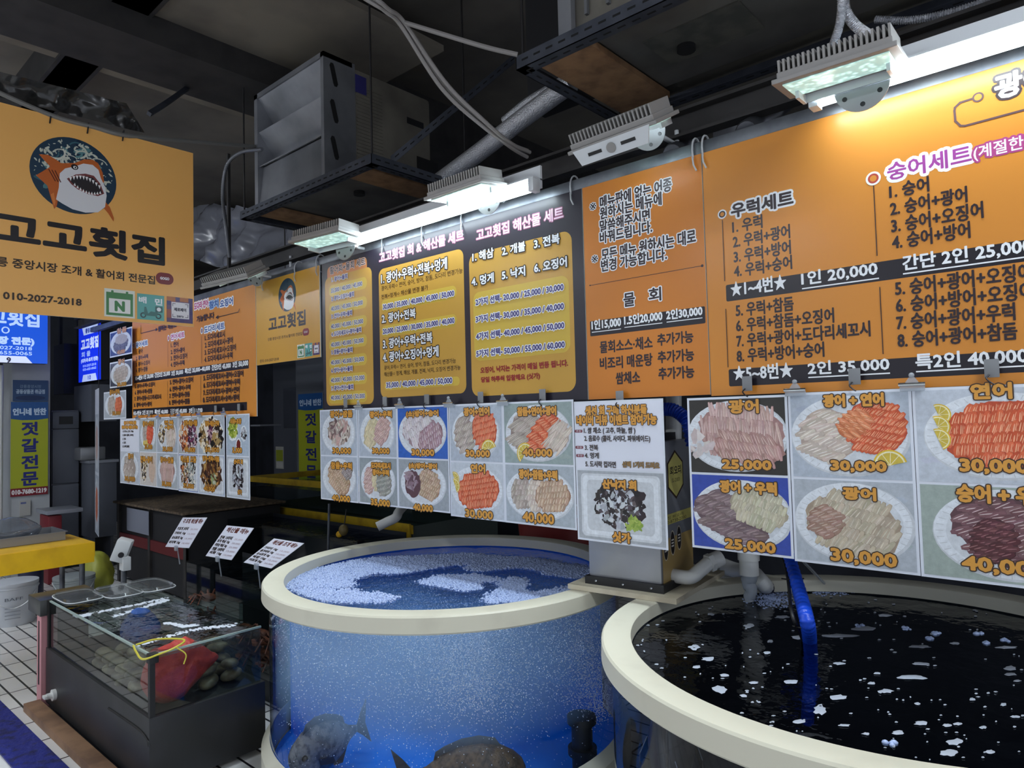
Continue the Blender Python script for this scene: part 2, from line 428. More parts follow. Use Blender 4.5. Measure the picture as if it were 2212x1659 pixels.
for (x, y, r, c) in ((1560.5, 463, 0.0165, DK), (1886.7, 385.8, 0.021, (176, 70, 60))):
    u, v = P.uv(x, y); P.mark(); P.ell(u, v, r, r, WH); P.ell(u, v, r*0.72, r*0.72, c); P.ell(u, v, r*0.45, r*0.45, OR)
fr = [P.uv(*p) for p in ((2102, 213), (2074, 222), (2063, 233), (2062, 240), (2064, 262), (2075, 272), (2085, 272), (2300, 214))]
P.mark(); P.line(fr, 0.0055, (92, 70, 72)); u, v = P.uv(2112.8, 210.3); P.ell(u, v, 0.0135, 0.0135, (92, 70, 72)); P.ell(u, v, 0.009, 0.009, OR)
done(P, 'heading_lettering', t)

# --- notice board
xl = X(1264, 600)
t, layer = board('notice_board', 'narrow deep orange notice board hanging between the black board and the largest menu board', xl, xs-0.002, zb, Zt, bg=(206, 126, 46))
P = layer(0)
for a in ((1297, 452, 1452.4, 27, '메뉴판에 없는 어종'), (1297, 475, 1430.4, 26, '원하시는 메뉴에'), (1297, 503, 1405, 26, '말씀해주시면'), (1297, 527, 1410, 25, '바꿔드립니다.'),
          (1301, 565, 1505, 27, '모든 메뉴 원하시는 대로'), (1300, 587.5, 1442, 25, '변경 가능합니다.'), (1348.7, 663, 1372, 28, '물'), (1403, 652, 1429, 28, '회')):
    P.T(a[4], a[0], a[1], a[2], a[3], DK, bold=0.0016, halo=0.0058, hcol=WH)
for x, y in ((1275, 456), (1279, 569)): P.T('※', x, y, x+14, 16, DK, bold=0.0002, halo=0.003, hcol=WH)
done(P, 'heading_lettering', t)
P = layer(0)
for a in ((1297, 763, 1410, 25, '물회소스·채소'), (1421, 747, 1498, 25, '추가가능'), (1297, 798, 1410, 25, '비조리 매운탕'), (1422, 784.5, 1499.6, 25, '추가가능'), (1331.5, 830, 1383, 25, '쌈채소'), (1423.7, 820, 1500, 25, '추가가능')):
    P.T(a[4], a[0], a[1], a[2], a[3], DK, bold=0.0016)
u0, v = P.uv(1275, 616.7); u1, _ = P.uv(1517, 566); P.mark(); P.line([(u0, v), (u1, v)], 0.002, DK); P.ell(u1, v, 0.005, 0.005, DK); P.ell(u0, v, 0.003, 0.003, DK)
done(P, 'list_lettering', t)
P = layer(0)
u0, v1 = P.uv(1274.5, 694.4); _, v0 = P.uv(1274.5, 727); u1, _ = P.uv(1524, 690); P.rrect(u0, v0, u1, v1, 0.005, BK)
done(P, 'price_band', t)
P = layer(1)
for a in ((1279, 714, 1342, 22, '1인15,000'), (1349.4, 703.5, 1431.4, 22, '1.5인20,000'), (1440.5, 692, 1518, 22, '2인30,000')):
    P.T(a[4], a[0], a[1], a[2], a[3], WH, bold=0.0015)
    u, v = P.uv(a[0], a[1]+4); u1, _ = P.uv(a[2], a[1]); P.mark(); P.rect(u, v-0.0015, u1, v+0.0015, WH)
done(P, 'price_lettering', t)

# --- black board with three yellow panels
xk = X(697, 700)
t, layer = board('menu_board', 'black menu board with three rounded mustard yellow panels of seafood sets', xk, xl-0.004, zb, Zt, bg=(40, 36, 48))
P = layer(0)
def panel(P, a, bt, r, col, r2=None):
    u0, v1 = P.uv(*a); u1, v0 = P.uv(*bt); P.mark(); P.rrect(u0, v0, u1, v1, r, col)
panel(P, (707, 578), (795, 700), 0.03, (206, 132, 74)); panel(P, (702, 602), (808, 872), 0.04, MU)
panel(P, (818, 583), (1008, 849), 0.04, MU); panel(P, (1013, 551), (1245, 845), 0.045, MU)
panel(P, (1022, 633), (1233, 760), 0.04, YE)
for yc in (629.6, 668.7, 707, 746.3, 784.7, 823, 860.6):
    u0, v = P.uv(711, yc); u1, _ = P.uv(793, yc); P.mark(); P.rrect(u0, v-0.033, u1, v+0.033, 0.03, YE)
for (xa, xb_, ya, yb) in ((823.7, 986.5, 649.5, 675), (824, 987, 705, 729.5), (831, 993, 826, 843.5)):
    u0, v1 = P.uv(xa, ya); _, v0 = P.uv(xa, yb); u1, _ = P.uv(xb_, ya); P.mark(); P.rrect(u0, v0, u1, v1, (v1-v0)*0.45, YE)
done(P, 'yellow_panel', t)
PK = (206, 120, 190); BL = (74, 70, 130); RD = (150, 44, 36)
P = layer(1)
P.T('고고횟집 회 & 해산물 세트', 820, 568, 1002.6, 21, (244, 214, 232), bold=0.0012, halo=0.005, hcol=(150, 84, 116))
P.T('고고횟집 해산물 세트', 1030, 521, 1218.7, 24, (244, 214, 232), bold=0.0012, halo=0.005, hcol=(150, 84, 116))
P.T('활어회+물회 세트', 713.5, 593, 790, 16, DK, bold=0.001, halo=0.004, hcol=(236, 214, 208))
for a in ((824.4, 614, 967, 23, '1. 광어+우럭+전복+멍게'), (826, 699, 898.7, 20, '2. 광어+전복'), (828.5, 754, 934.8, 21, '3. 광어+우럭+전복'), (828.5, 783, 948.3, 21, '4. 광어+오징어+멍게'),
          (1022, 566, 1067.5, 20, '1. 해삼'), (1086, 553, 1135.7, 20, '2. 개불'), (1155.3, 538, 1210, 21, '3. 전복'), (1020.5, 619, 1068, 20, '4. 멍게'), (1086, 605, 1135.7, 20, '5. 낙지'), (1156, 590, 1226, 21, '6. 오징어')):
    P.T(a[4], a[0], a[1], a[2], a[3], WH, bold=0.0016, halo=0.0062, hcol=(30, 26, 34))
for a, sx in zip(((609.6, '1. 광어+물회', 752), (650.7, '2. 광어+오징어+물회', 766), (688.7, '3. 연어+우럭+물회', 762), (727.3, '4. 도다리세꼬시+광어+물회', 782), (766, '5. 참돔+광어+물회', 763), (805.3, '6. 방어+숭어+물회', 763), (843.7, '7. 광어+연어+물회', 765)), range(7)):
    P.T(a[1], 718, a[0], a[2], 9.5, BL, bold=0.0012, halo=0.0045, hcol=(236, 232, 236))
done(P, 'heading_lettering', t)
P = layer(1)
s3 = '35,000 / 40,000 / 45,000'
for i, yc in enumerate((629.6, 668.7, 707, 746.3, 784.7, 823, 860.6)): P.T('40,000 / 45,000 / 50,000' if i else s3, 716, yc+4.5, 783+i, 10, BL, bold=0.001, halo=0.0042, hcol=(238, 238, 226))
for a in ((828.5, 670, 982.4, 11.5, '30,000 / 35,000 / 40,000 / 45,000 / 50,000'), (828.5, 723, 983, 11.5, '20,000 / 25,000 / 30,000 / 35,000 / 40,000'), (836, 839, 978, 12, '35,000 / 40,000 / 45,000 / 50,000'),
          (1029.3, 661, 1219.4, 15, '2가지 선택- 20,000 / 25,000 / 30,000'), (1029.7, 698, 1220, 15, '3가지 선택- 30,000 / 35,000 / 40,000'), (1030.3, 735, 1221, 15, '4가지 선택- 40,000 / 45,000 / 50,000'), (1031, 772, 1221.8, 15, '5가지 선택- 50,000 / 55,000 / 60,000')):
    P.T(a[4], a[0], a[1], a[2], a[3], BL, bold=0.0016, halo=0.0052, hcol=WH)
done(P, 'price_lettering', t)
P = layer(1)
for a in ((824.4, 629.5, 1000.6, 11, '광어,우럭⇨ 연어, 숭어, 방어, 참돔, 도다리 변경가능'), (824.4, 647, 925.7, 10, '전복+멍게⇨ 해산물 변경 불가'), (830.5, 800, 985.8, 10, '광어,우럭⇨ 연어, 숭어, 방어, 참돔, 도다리 변경가능'), (830.5, 814, 995.6, 10, '해산물⇨ 멍게, 해삼, 개불, 전복, 낙지, 오징어 변경가능')):
    P.T(a[4], a[0], a[1], a[2], a[3], (84, 62, 30), bold=0.0004)
P.T('오징어, 낙지는 가격이 매일 변동 됩니다.', 1038.8, 807, 1227.8, 13, RD, bold=0.0016)
P.T('당일 하루씩 입찰해요 (싯가)', 1040.5, 828, 1167, 13, RD, bold=0.0016)
done(P, 'small_lettering', t)

# --- shop emblem and icons
def emblem(P, cx, cy, r, detail=True):
    """round badge: foaming teal sea behind an open-mouthed orange and white shark"""
    P.ell(cx, cy, r, r, (34, 58, 78), n=48)
    rnd = random.Random(3)
    for i in range(26 if detail else 8):
        a = rnd.uniform(0, 2*PI); d = rnd.uniform(0.1, 0.86)*r; s_ = rnd.uniform(0.06, 0.2)*r
        if math.sin(a) < -0.55: continue
        P.ell(cx+d*math.cos(a), cy+d*math.sin(a), min(s_*1.6, (r-d)), min(s_*0.5, r-d), rnd.choice(((58, 98, 108), (84, 126, 132), (24, 42, 66))), n=12, rot=rnd.uniform(0, 3))
    if detail:
        for i in range(34):                                         # curling wave bands with broken foam
            ox, oy = rnd.uniform(-.6, .6)*r, rnd.uniform(.05, .75)*r; rr_ = rnd.uniform(.1, .24)*r; a0 = rnd.uniform(0, 6)
            pts = [(cx+ox+rr_*math.cos(a0+.35*j), cy+oy+rr_*.8*math.sin(a0+.35*j)) for j in range(8)]
            if max(math.hypot(x-cx, y-cy) for x, y in pts) < r*.97: P.line(pts, rnd.uniform(.02, .05)*r, rnd.choice(((196, 200, 186), (92, 138, 142), (62, 104, 116), (206, 208, 196))))
        for i in range(120):
            a = rnd.uniform(-.4, PI+.4); d = rnd.uniform(.3, .93)*r; s_ = rnd.uniform(.012, .045)*r
            P.ell(cx+d*math.cos(a), cy+d*math.sin(a), s_*1.6, s_*.7, (196, 200, 186), n=8, rot=rnd.uniform(0, 3), wob=.35)
    q = lambda pts: [(cx+x*r, cy+y*r) for x, y in pts]
    OG = (190, 98, 44); LO = (214, 128, 66)
    P.poly(q([(-0.80, 0.36), (-0.60, 0.40), (-0.38, 0.30), (-0.25, 0.22), (-0.5, 0.05)]), OG)      # dorsal fin
    P.poly(q([(-0.86, -0.20), (-0.55, 0.1), (-0.3, 0.26), (0.0, 0.34), (0.22, 0.50), (0.42, 0.54), (0.55, 0.48), (0.66, 0.25), (0.7, 0.0), (0.3, -0.4), (-0.35, -0.6), (-0.62, -0.4)]), OG)
    P.poly(q([(-0.62, -0.38), (-0.46, -0.98), (-0.40, -0.88), (-0.34, -0.45)]), OG)                 # left flipper
    P.poly(q([(0.70, -0.50), (0.84, -0.66), (0.94, -0.94), (0.93, -1.04), (0.80, -0.84), (0.66, -0.68)]), OG)
    P.poly(q([(-0.54, -0.62), (-0.46, -0.90), (-0.43, -0.80), (-0.47, -0.55)]), LO)
    # white head and belly
    P.poly(q([(-0.34, -0.02), (-0.22, 0.14), (0.02, 0.26), (0.2, 0.38), (0.42, 0.40), (0.56, 0.30), (0.62, 0.08), (0.72, -0.12), (0.76, -0.36), (0.72, -0.68), (0.55, -0.86), (0.25, -0.93), (-0.05, -0.90), (-0.28, -0.80), (-0.42, -0.72), (-0.36, -0.4)]), (222, 222, 226))
    P.poly(q([(-0.18, -0.12), (0.02, 0.04), (0.25, 0.12), (0.45, 0.11), (0.60, -0.06), (0.70, -0.32), (0.55, -0.42), (0.30, -0.42), (0.06, -0.34), (-0.08, -0.24)]), (120, 62, 62))
    P.poly(q([(-0.13, -0.13), (0.04, -0.01), (0.25, 0.06), (0.43, 0.05), (0.56, -0.08), (0.66, -0.31), (0.52, -0.38), (0.30, -0.37), (0.09, -0.29), (-0.05, -0.21)]), (44, 40, 44))
    for i in range(10):
        f = i/9; x = -0.10+0.68*f; y = -0.06+0.46*f-0.52*f*f; P.poly(q([(x-0.03, y), (x+0.035, y+0.01), (x+0.01, y-0.10)]), (240, 240, 240))
        x = 0.0+0.6*f; y = -0.24-0.5*f+0.42*f*f; P.poly(q([(x-0.025, y-0.02), (x+0.03, y-0.03), (x+0.005, y+0.055)]), (240, 240, 240))
    P.ell(cx-0.0*r, cy+0.235*r, 0.085*r, 0.075*r, (30, 26, 28), n=16); P.ell(cx+0.01*r, cy+0.225*r, 0.045*r, 0.04*r, (230, 230, 230), n=12); P.ell(cx+0.015*r, cy+0.225*r, 0.02*r, 0.025*r, (20, 20, 20), n=10)
    for i in range(3): P.line(q([(-0.58+0.07*i, 0.02), (-0.44+0.06*i, -0.24)]), 0.025*r, (84, 34, 22))
def icons(P, boxes):
    """three square badges: a green calendar with N, a teal delivery scooter tile, a striped pay tile"""
    P.mark(); (ax0, ay0, ax1, ay1), (bx0, by0, bx1, by1), (cx0, cy0, cx1, cy1) = boxes
    w_, h_ = ax1-ax0, ay1-ay0; k = w_/0.2; GN = (74, 132, 84)
    P.rect(ax0, ay0, ax1, ay1, (222, 226, 216)); P.rect(ax0+.06*w_, ay0+.06*h_, ax1-.06*w_, ay1-.12*h_, GN); P.rect(ax0+.15*w_, ay0+.15*h_, ax1-.15*w_, ay1-.34*h_, (232, 232, 232))
    for f in (.26, .74): P.rrect(ax0+f*w_-.04*w_, ay1-.16*h_, ax0+f*w_+.04*w_, ay1-.05*h_, .02*w_, GN)
    P.text('N', ax0+.36*w_, ay0+.24*h_, .28*w_, .32*h_, GN, bold=.03*w_)
    P.mark(); w_, h_ = bx1-bx0, by1-by0; TL = (92, 168, 164); DT = (40, 62, 66)
    P.rect(bx0, by0, bx1, by1, TL); P.text('배', bx0+.07*w_, by1-.36*h_, .26*w_, .24*h_, WH, bold=.012*w_); P.text('민', bx1-.34*w_, by1-.38*h_, .26*w_, .24*h_, WH, bold=.012*w_)
    for f in (.22, .78): P.ell(bx0+f*w_, by0+.17*h_, .11*w_, .11*w_, DT, n=20); P.ell(bx0+f*w_, by0+.17*h_, .06*w_, .06*w_, TL, n=16)
    P.poly([(bx0+.24*w_, by0+.2*h_), (bx0+.36*w_, by0+.16*h_), (bx0+.72*w_, by0+.16*h_), (bx0+.76*w_, by0+.32*h_), (bx0+.5*w_, by0+.34*h_), (bx0+.4*w_, by0+.24*h_), (bx0+.33*w_, by0+.5*h_), (bx0+.26*w_, by0+.5*h_)], (58, 108, 106))
    P.rrect(bx0+.66*w_, by0+.32*h_, bx0+.94*w_, by0+.56*h_, .03*w_, (46, 96, 96)); P.ell(bx0+.8*w_, by0+.44*h_, .08*w_, .08*w_, WH, n=16)
    P.mark(); w_, h_ = cx1-cx0, cy1-cy0; rnd = random.Random(5)
    for i in range(6):
        for j in range(6): P.rect(cx0+i*w_/6, cy0+j*h_/6, cx0+(i+1)*w_/6, cy0+(j+1)*h_/6, rnd.choice(((62, 52, 110), (74, 58, 112), (150, 78, 70), (176, 104, 62), (98, 66, 104))))
    P.rect(cx0+.18*w_, cy0+.16*h_, cx1-.14*w_, cy1-.2*h_, (226, 224, 232)); P.text('제로페이', cx0+.28*w_, cy0+.45*h_, .46*w_, .13*h_, (52, 48, 70), bold=.008*w_)
    P.text('zero', cx0+.38*w_, cy0+.21*h_, .26*w_, .07*h_, (60, 54, 80), bold=.006*w_)
    for sx, sy in ((.23, .74), (.81, .74), (.23, .22), (.81, .22)):
        dx = .1 if sx < .5 else -.1; dy = -.1 if sy > .5 else .1
        P.line([(cx0+(sx+dx)*w_, cy0+sy*h_), (cx0+sx*w_, cy0+sy*h_), (cx0+sx*w_, cy0+(sy+dy)*h_)], .02*w_, (60, 54, 80))

# --- small shark board
xs0, xs1 = X(553.5, 700), X(692, 700)
t, layer = board('shop_sign', 'small mustard shark sign hanging between the far left menu board and the black board', xs0+.002, xs1-.003, onY(625, 780, BY).z, Zt, bg=(208, 156, 60), cat='sign')
P = layer(0); u, v = P.uv(620.5, 637); emblem(P, u, v, 0.105, False); done(P, 'shark_emblem', t)
P = layer(0)
P.T('고고횟집', 581, 716, 660, 29, (52, 44, 52), bold=0.004); P.T('강릉 중앙시장 조개 & 활어회 전문집', 579, 737, 653, 6.5, (70, 54, 48), bold=0.0004); P.T('문의: 010-2027-2018', 562, 784, 602.6, 7, (78, 60, 48), bold=0.0004)
u, v = P.uv(661, 717); P.mark(); P.rrect(u-.036, v-.022, u+.036, v+.022, .021, (128, 38, 52)); P.text('GOGO', u-.02, v-.006, .04, .012, WH)
done(P, 'lettering', t)
P = layer(0); bx = []
for xa, xb_, yb in ((642.5, 658.3, 774), (659.4, 675.2, 771), (676.2, 691, 767.6)):
    u0, v0 = P.uv(xa, yb); u1, _ = P.uv(xb_, yb); bx.append((u0, v0, u1, v0+(u1-u0)))
icons(P, bx); done(P, 'service_icon', t)

# --- far left orange menu board
t, layer = board('menu_board', 'far left orange menu board with blue and pink headings, partly behind the shark sign', X(286, 800), xs0-.004, zb-0.02, Zt, bg=(212, 138, 56))
P = layer(0)
for (x, ya, yb, xe) in ((289.8, 813, 828, 538), (287.5, 884, 898, 534)):
    u0, v1 = P.uv(x, ya); _, v0 = P.uv(x, yb); u1, _ = P.uv(xe, ya); P.mark(); P.rect(u0, v0, u1, v1, BK)
done(P, 'price_band', t)
P = layer(1)
k = 4.609; g7 = lambda x, y: (280+x/k, 560+y/k)
for (xa, ya, xe, h, s_) in ((55, 1208, 130, 46, '★1~4번★'), (140, 1196, 240, 48, '1인 20,000'), (252, 1180, 405, 50, '간단2인 25,000'), (418, 1162, 535, 50, '2인 30,000'), (553, 1142, 803, 52, '특2인 35,000~40,000'), (820, 1110, 1010, 56, '간단3인 45,000'), (1030, 1082, 1182, 62, '3인 50,000'),
                            (40, 1555, 120, 44, '★5~8번★'), (130, 1550, 235, 46, '2인 35,000'), (253, 1545, 385, 46, '특2인 40,000'), (410, 1540, 572, 48, '간단3인 45,000'), (596, 1532, 728, 48, '3인 50,000')):
    p0 = g7(xa, ya); P.T(s_, p0[0], p0[1], g7(xe, 0)[0], h/k, WH, bold=0.0024)
done(P, 'price_lettering', t)
P = layer(0)
for (xa, ya, xe, h, s_) in ((68, 945, 130, 42, '1. 광어'), (65, 1010, 185, 44, '2. 광어+우럭'), (65, 1072, 203, 44, '3. 광어+오징어'), (65, 1130, 180, 44, '4. 광어+참돔'),
                            (413, 880, 488, 48, '1. 연어'), (413, 948, 550, 48, '2. 연어+광어'), (413, 1012, 575, 50, '3. 연어+오징어'), (412, 1075, 548, 50, '4. 연어+우럭'),
                            (752, 812, 950, 55, '1. 도다리세꼬시'), (752, 885, 1030, 58, '2. 도다리세꼬시+광어'), (750, 958, 1060, 58, '3. 도다리세꼬시+오징어'), (748, 1028, 1028, 58, '4. 도다리세꼬시+우럭'),
                            (55, 1290, 255, 44, '5. 광어+우럭+오징어'), (55, 1350, 228, 44, '6. 광어+우럭+참돔'), (52, 1412, 315, 44, '7. 광어+참돔+도다리세꼬시'), (48, 1475, 222, 44, '8. 광어+숭어+방어'),
                            (405, 1250, 635, 50, '5. 연어+광어+오징어'), (403, 1320, 608, 50, '6. 연어+광어+우럭'), (400, 1385, 602, 50, '7. 연어+광어+참돔'), (397, 1452, 602, 50, '8. 연어+숭어+참돔'),
                            (740, 1212, 1135, 58, '5. 도다리세꼬시+광어+오징어'), (740, 1285, 1102, 58, '6. 도다리세꼬시+광어+우럭'), (738, 1358, 1098, 58, '7. 도다리세꼬시+광어+연어'), (735, 1430, 1095, 58, '8. 도다리세꼬시+숭어+방어'),
                            (672, 630, 845, 60, '가능합니다'), (290, 722, 470, 52, '원하는 메뉴로')):
    p0 = g7(xa, ya); P.T(s_, p0[0], p0[1], g7(xe, 0)[0], h/k, (62, 46, 48), bold=0.0022)
for a_, b_ in (((385, 800), (385, 1070)), ((720, 770), (718, 1035)), ((383, 1215), (372, 1470)), ((712, 1160), (702, 1420)), ((42, 880), (40, 1140)), ((38, 1240), (34, 1480))):
    u0, v0 = P.uv(*g7(*a_)); _, v1 = P.uv(*g7(*b_)); P.mark(); P.line([(u0, v0), (u0, v1)], 0.004, (110, 70, 50))
u0, v0 = P.uv(*g7(1100, 495)); u1, _ = P.uv(*g7(880, 555)); P.mark(); P.line([(u0, v0), (u0-.02, v0-.02), (u1, v0-.02)], .005, DK); P.poly([(u1-.03, v0-.02), (u1+.012, v0-.005), (u1+.012, v0-.035)], DK)
u0, v0 = P.uv(*g7(115, 660)); u1, v1 = P.uv(*g7(270, 700)); P.mark(); P.line([(u0, v0), (u0, v1), (u1, v1)], .005, DK); P.poly([(u1+.03, v1), (u1-.012, v1-.015), (u1-.012, v1+.015)], DK)
done(P, 'list_lettering', t)
P = layer(1)
CB = (52, 96, 168); CPk = (196, 84, 140)
P.T('도다리·연어·', 420, 670, 452, 15, CPk, bold=.003, halo=.012, hcol=WH)
P.T('참치', 453, 667, 472, 15, CB, bold=.003, halo=.012, hcol=(170, 200, 232)); P.T('오징어', 476, 664.5, 503.5, 15, CB, bold=.003, halo=.012, hcol=WH)
P.T('광어세트', 294, 751, 319.5, 10.5, CB, bold=.002, halo=.011, hcol=WH); P.T('연어세트', 369.5, 735, 399, 12, CPk, bold=.002, halo=.011, hcol=WH); P.T('도다리세트', 442, 720, 485.5, 14, CB, bold=.002, halo=.011, hcol=WH)
for (x, y, c) in ((45, 860, CB), (390, 785, CPk), (722, 712, CB)):
    u, v = P.uv(*g7(x, y)); P.mark(); P.ell(u, v, .022, .026, WH); P.ell(u, v, .014, .017, c); P.ell(u, v, .007, .009, OR)
done(P, 'heading_lettering', t)

# --- big shark sign hanging across the aisle
SX = -3.9
sp = lambda x, y: onX(x, y, SX)
c1, c0 = sp(417, 331), sp(420, 706); sz1 = sp(0, 222).z; y_l = sp(0, 450).y-0.55
t = thing('shop_sign', 'big hanging mustard shark sign across the aisle, tied to an overhead cable at upper left', 'sign', (SX, (y_l+c1.y)/2, c0.z))
b = B(); b.box((SX-0.008, y_l, c0.z), (SX, c1.y, c1.z)); b.build('panel', EDGE, t)
def slayer(k_): return Paint((SX+0.0006+0.0012*k_, y_l, c0.z), (0, 1, 0), (0, 0, 1), (1, 0, 0), px=sp)
P = slayer(0); P.rect(0, 0, c1.y-y_l, c1.z-c0.z, (240, 180, 100)); P.build('printed_face', INK, t)
P = slayer(1); u, v = P.uv(161, 380); u2, _ = P.uv(251, 380); emblem(P, u, v, u2-u); P.build('shark_emblem', INK, t)
P = slayer(1)
P.T('고고횟집', -12, 521, 353, 66, (34, 30, 34), bold=0.0075)
P.T('강릉 중앙시장 조개 & 활어회 전문집', -34, 571, 334, 21, (52, 40, 34), bold=0.0012)
P.T('010-2027-2018', 7, 645.5, 175.6, 15, (56, 42, 34), bold=0.0016)
u, v = P.uv(355.5, 602); a_ = P.uv(374.5, 602)[0]-u; P.mark(); P.rrect(u-a_, v-a_*.68, u+a_, v+a_*.68, a_*.66, (124, 42, 50)); P.text('GOGO', u-a_*.5, v-a_*.14, a_, a_*.3, WH, bold=.0008)
P.build('lettering', INK, t, split=True)
P = slayer(1); bx = []
for xa, xb_, yb in ((225, 291, 683), (296, 354.5, 689), (359.8, 416, 695)):
    u0, v0 = P.uv(xa, yb); u1, _ = P.uv(xb_, yb+4); bx.append((u0, v0, u1, v0+(u1-u0)))
icons(P, bx); P.build('service_icon', INK, t, split=True)
# cable ties of the sign
TIE = mat('black_cable_tie', (26, 24, 26), 0.5)
for (x, y0, y1) in ((110, 246, 266), (191, 268, 288), (267, 284, 304)):
    a, c = sp(x, y0), sp(x-3, y1); d = Vector((0.006, 0, 0))
    b = B(); b.tube([a-d, a+d+Vector((0, 0, .004)), c+d, c+d*.5], .0035, TIE, 6); b.tube([a-d*1.5, c-d*1.9], .0035, TIE, 6)
    o = b.build('cable_tie', TIE, None, c); tag(o, 'black cable tie holding the big hanging shark sign to its cable', 'cable tie', 'ties along the top of the big shark sign')

# ---------------------------------------------------------------- dish photographs
W_ = ((206, 192, 180), (150, 128, 120), (232, 226, 218)); S_ = ((208, 92, 54), (160, 58, 34), (238, 172, 134)); PK_ = ((196, 164, 158), (136, 92, 92), (224, 204, 198))
GY = ((176, 164, 154), (112, 92, 90), (212, 204, 196)); DP = ((128, 108, 112), (78, 58, 66), (164, 146, 146)); ST = ((214, 206, 210), (104, 66, 78), (234, 230, 234)); CR = ((206, 194, 158), (150, 128, 96), (228, 220, 194))
BR = ((186, 158, 134), (128, 82, 64), (226, 212, 192)); TS = ((120, 72, 60), (60, 30, 32), (206, 148, 84)); DKR = ((92, 48, 54), (46, 22, 28), (150, 100, 104))
def jit(c, a=10): d = random.uniform(-a, a); return tuple(max(0, min(255, x+d+random.uniform(-3, 3))) for x in c)
def slices(P, cx, cy, rx, ry, rot, pal, rows=3, n=9, ang=0.5, fill=True, clip=None):
    """rows of overlapping raw fish slices inside an ellipse"""
    c, q = math.cos(rot), math.sin(rot)
    T = lambda x, y: (cx+x*c-y*q, cy+x*q+y*c)
    if fill: P.ell(cx, cy, rx, ry, tuple(.5*x_+.5*y__ for x_, y__ in zip(pal[0], pal[1])), n=28, rot=rot, wob=0.05)
    pal1 = tuple(.6*x_+.4*y__ for x_, y__ in zip(pal[0], pal[1])); rows = rows+1; n = int(n*1.5)
    for j in range(rows):
        y = ry*(0.92-1.84*(j+0.5)/rows); half = .92*rx*math.sqrt(max(0.05, 1-(y/ry)**2))
        m = max(2, int(n*half/rx)); L = ry*1.5/rows*random.uniform(.9, 1.15); wd = half/m*1.5
        for i in range(m):
            x = -half+2*half*(i+0.5)/m; a = ang+random.uniform(-.2, .2); ca, sa = math.cos(a), math.sin(a)
            def sl(l, w_, ox=0.0):
                pts = []
                for t_ in (-1, -.6, 0, .6, 1):
                    ww = w_*(1-0.55*t_*t_); pts.append((t_*l, ww))
                for t_ in (1, .6, 0, -.6, -1):
                    ww = w_*(1-0.55*t_*t_); pts.append((t_*l, -ww))
                return [T(x+ox+(px_*sa+py_*ca), y+(px_*ca-py_*sa)) for px_, py_ in pts]
            P.poly(sl(L, wd), jit(pal1, 14)); P.poly(sl(L*.96, wd*.86, -wd*.10), jit(pal[0], 16))
            P.poly(sl(L*random.uniform(.4, .8), wd*.14, -wd*random.uniform(.2, .6)), jit(pal[2], 10))
            if pal is S_: P.poly(sl(L*.7, wd*.09, wd*.1), pal[2]); P.poly(sl(L*.6, wd*.07, wd*.4), pal[2])
def blobs(P, cx, cy, rx, ry, cols, n=90, s=0.05, wob=.3, aspect=1.7):
    for i in range(n):
        a = random.uniform(0, 2*PI); d = math.sqrt(random.random()); k = s*random.uniform(.5, 1.3)
        P.ell(cx+rx*d*math.cos(a), cy+ry*d*math.sin(a), k*aspect*rx, k*rx, jit(random.choice(cols), 12), n=9, rot=random.uniform(0, 3), wob=wob)
def lemon(P, x, y, r, a=0.0):
    for rr, c in ((1, (222, 186, 50)), (.9, (238, 232, 190)), (.8, (206, 182, 70))):
        P.poly([(x+r*rr*math.cos(a+PI*i/14), y+r*rr*math.sin(a+PI*i/14)) for i in range(15)], c)
    for i in range(1, 5): P.line([(x, y), (x+r*.78*math.cos(a+PI*i/5), y+r*.78*math.sin(a+PI*i/5))], r*.04, (238, 230, 190))
GB = (178, 188, 202)
def dish(P, w_, h_, bg, body, plate='round', pcol=(222, 228, 236), off=(0, 0), sc=(1, 1)):
    """paint one photograph filling (0,0)-(w_,h_)"""
    P.clip = (w_, h_); P.rect(0, 0, w_, h_, bg)
    for i in range(14):                                             # stains of the steel counter
        x, y = random.uniform(.08, .92)*w_, random.uniform(.1, .9)*h_
        P.ell(x, y, min(x, w_-x, .07*w_), min(y, h_-y, .03*w_), jit(bg, 7), n=12, wob=.3)
    cx, cy = w_*(.5+off[0]), h_*(.5+off[1]); rx, ry = w_*.46*sc[0], h_*.46*sc[1]
    if plate == 'tray':
        P.rrect(cx-rx, cy-ry, cx+rx, cy+ry, .05*w_, tuple(.93*x for x in pcol)); P.rrect(cx-rx*.95, cy-ry*.93, cx+rx*.95, cy+ry*.93, .05*w_, pcol); P.rrect(cx-rx*.84, cy-ry*.8, cx+rx*.84, cy+ry*.8, .05*w_, tuple(.9*x for x in pcol))
    elif plate:
        P.ell(cx, cy, rx, ry, tuple(.9*x for x in pcol), n=40); P.ell(cx-.003, cy+.003, rx*.97, ry*.97, pcol, n=40)
        for i in range(40):
            a = 2*PI*i/40; P.line([(cx+rx*.86*math.cos(a), cy+ry*.86*math.sin(a)), (cx+rx*.95*math.cos(a), cy+ry*.95*math.sin(a))], .0022, tuple(.9*x for x in pcol))
        P.ell(cx, cy, rx*.82, ry*.82, tuple(.94*x for x in pcol), n=36)
    body(P, cx, cy, rx, ry)
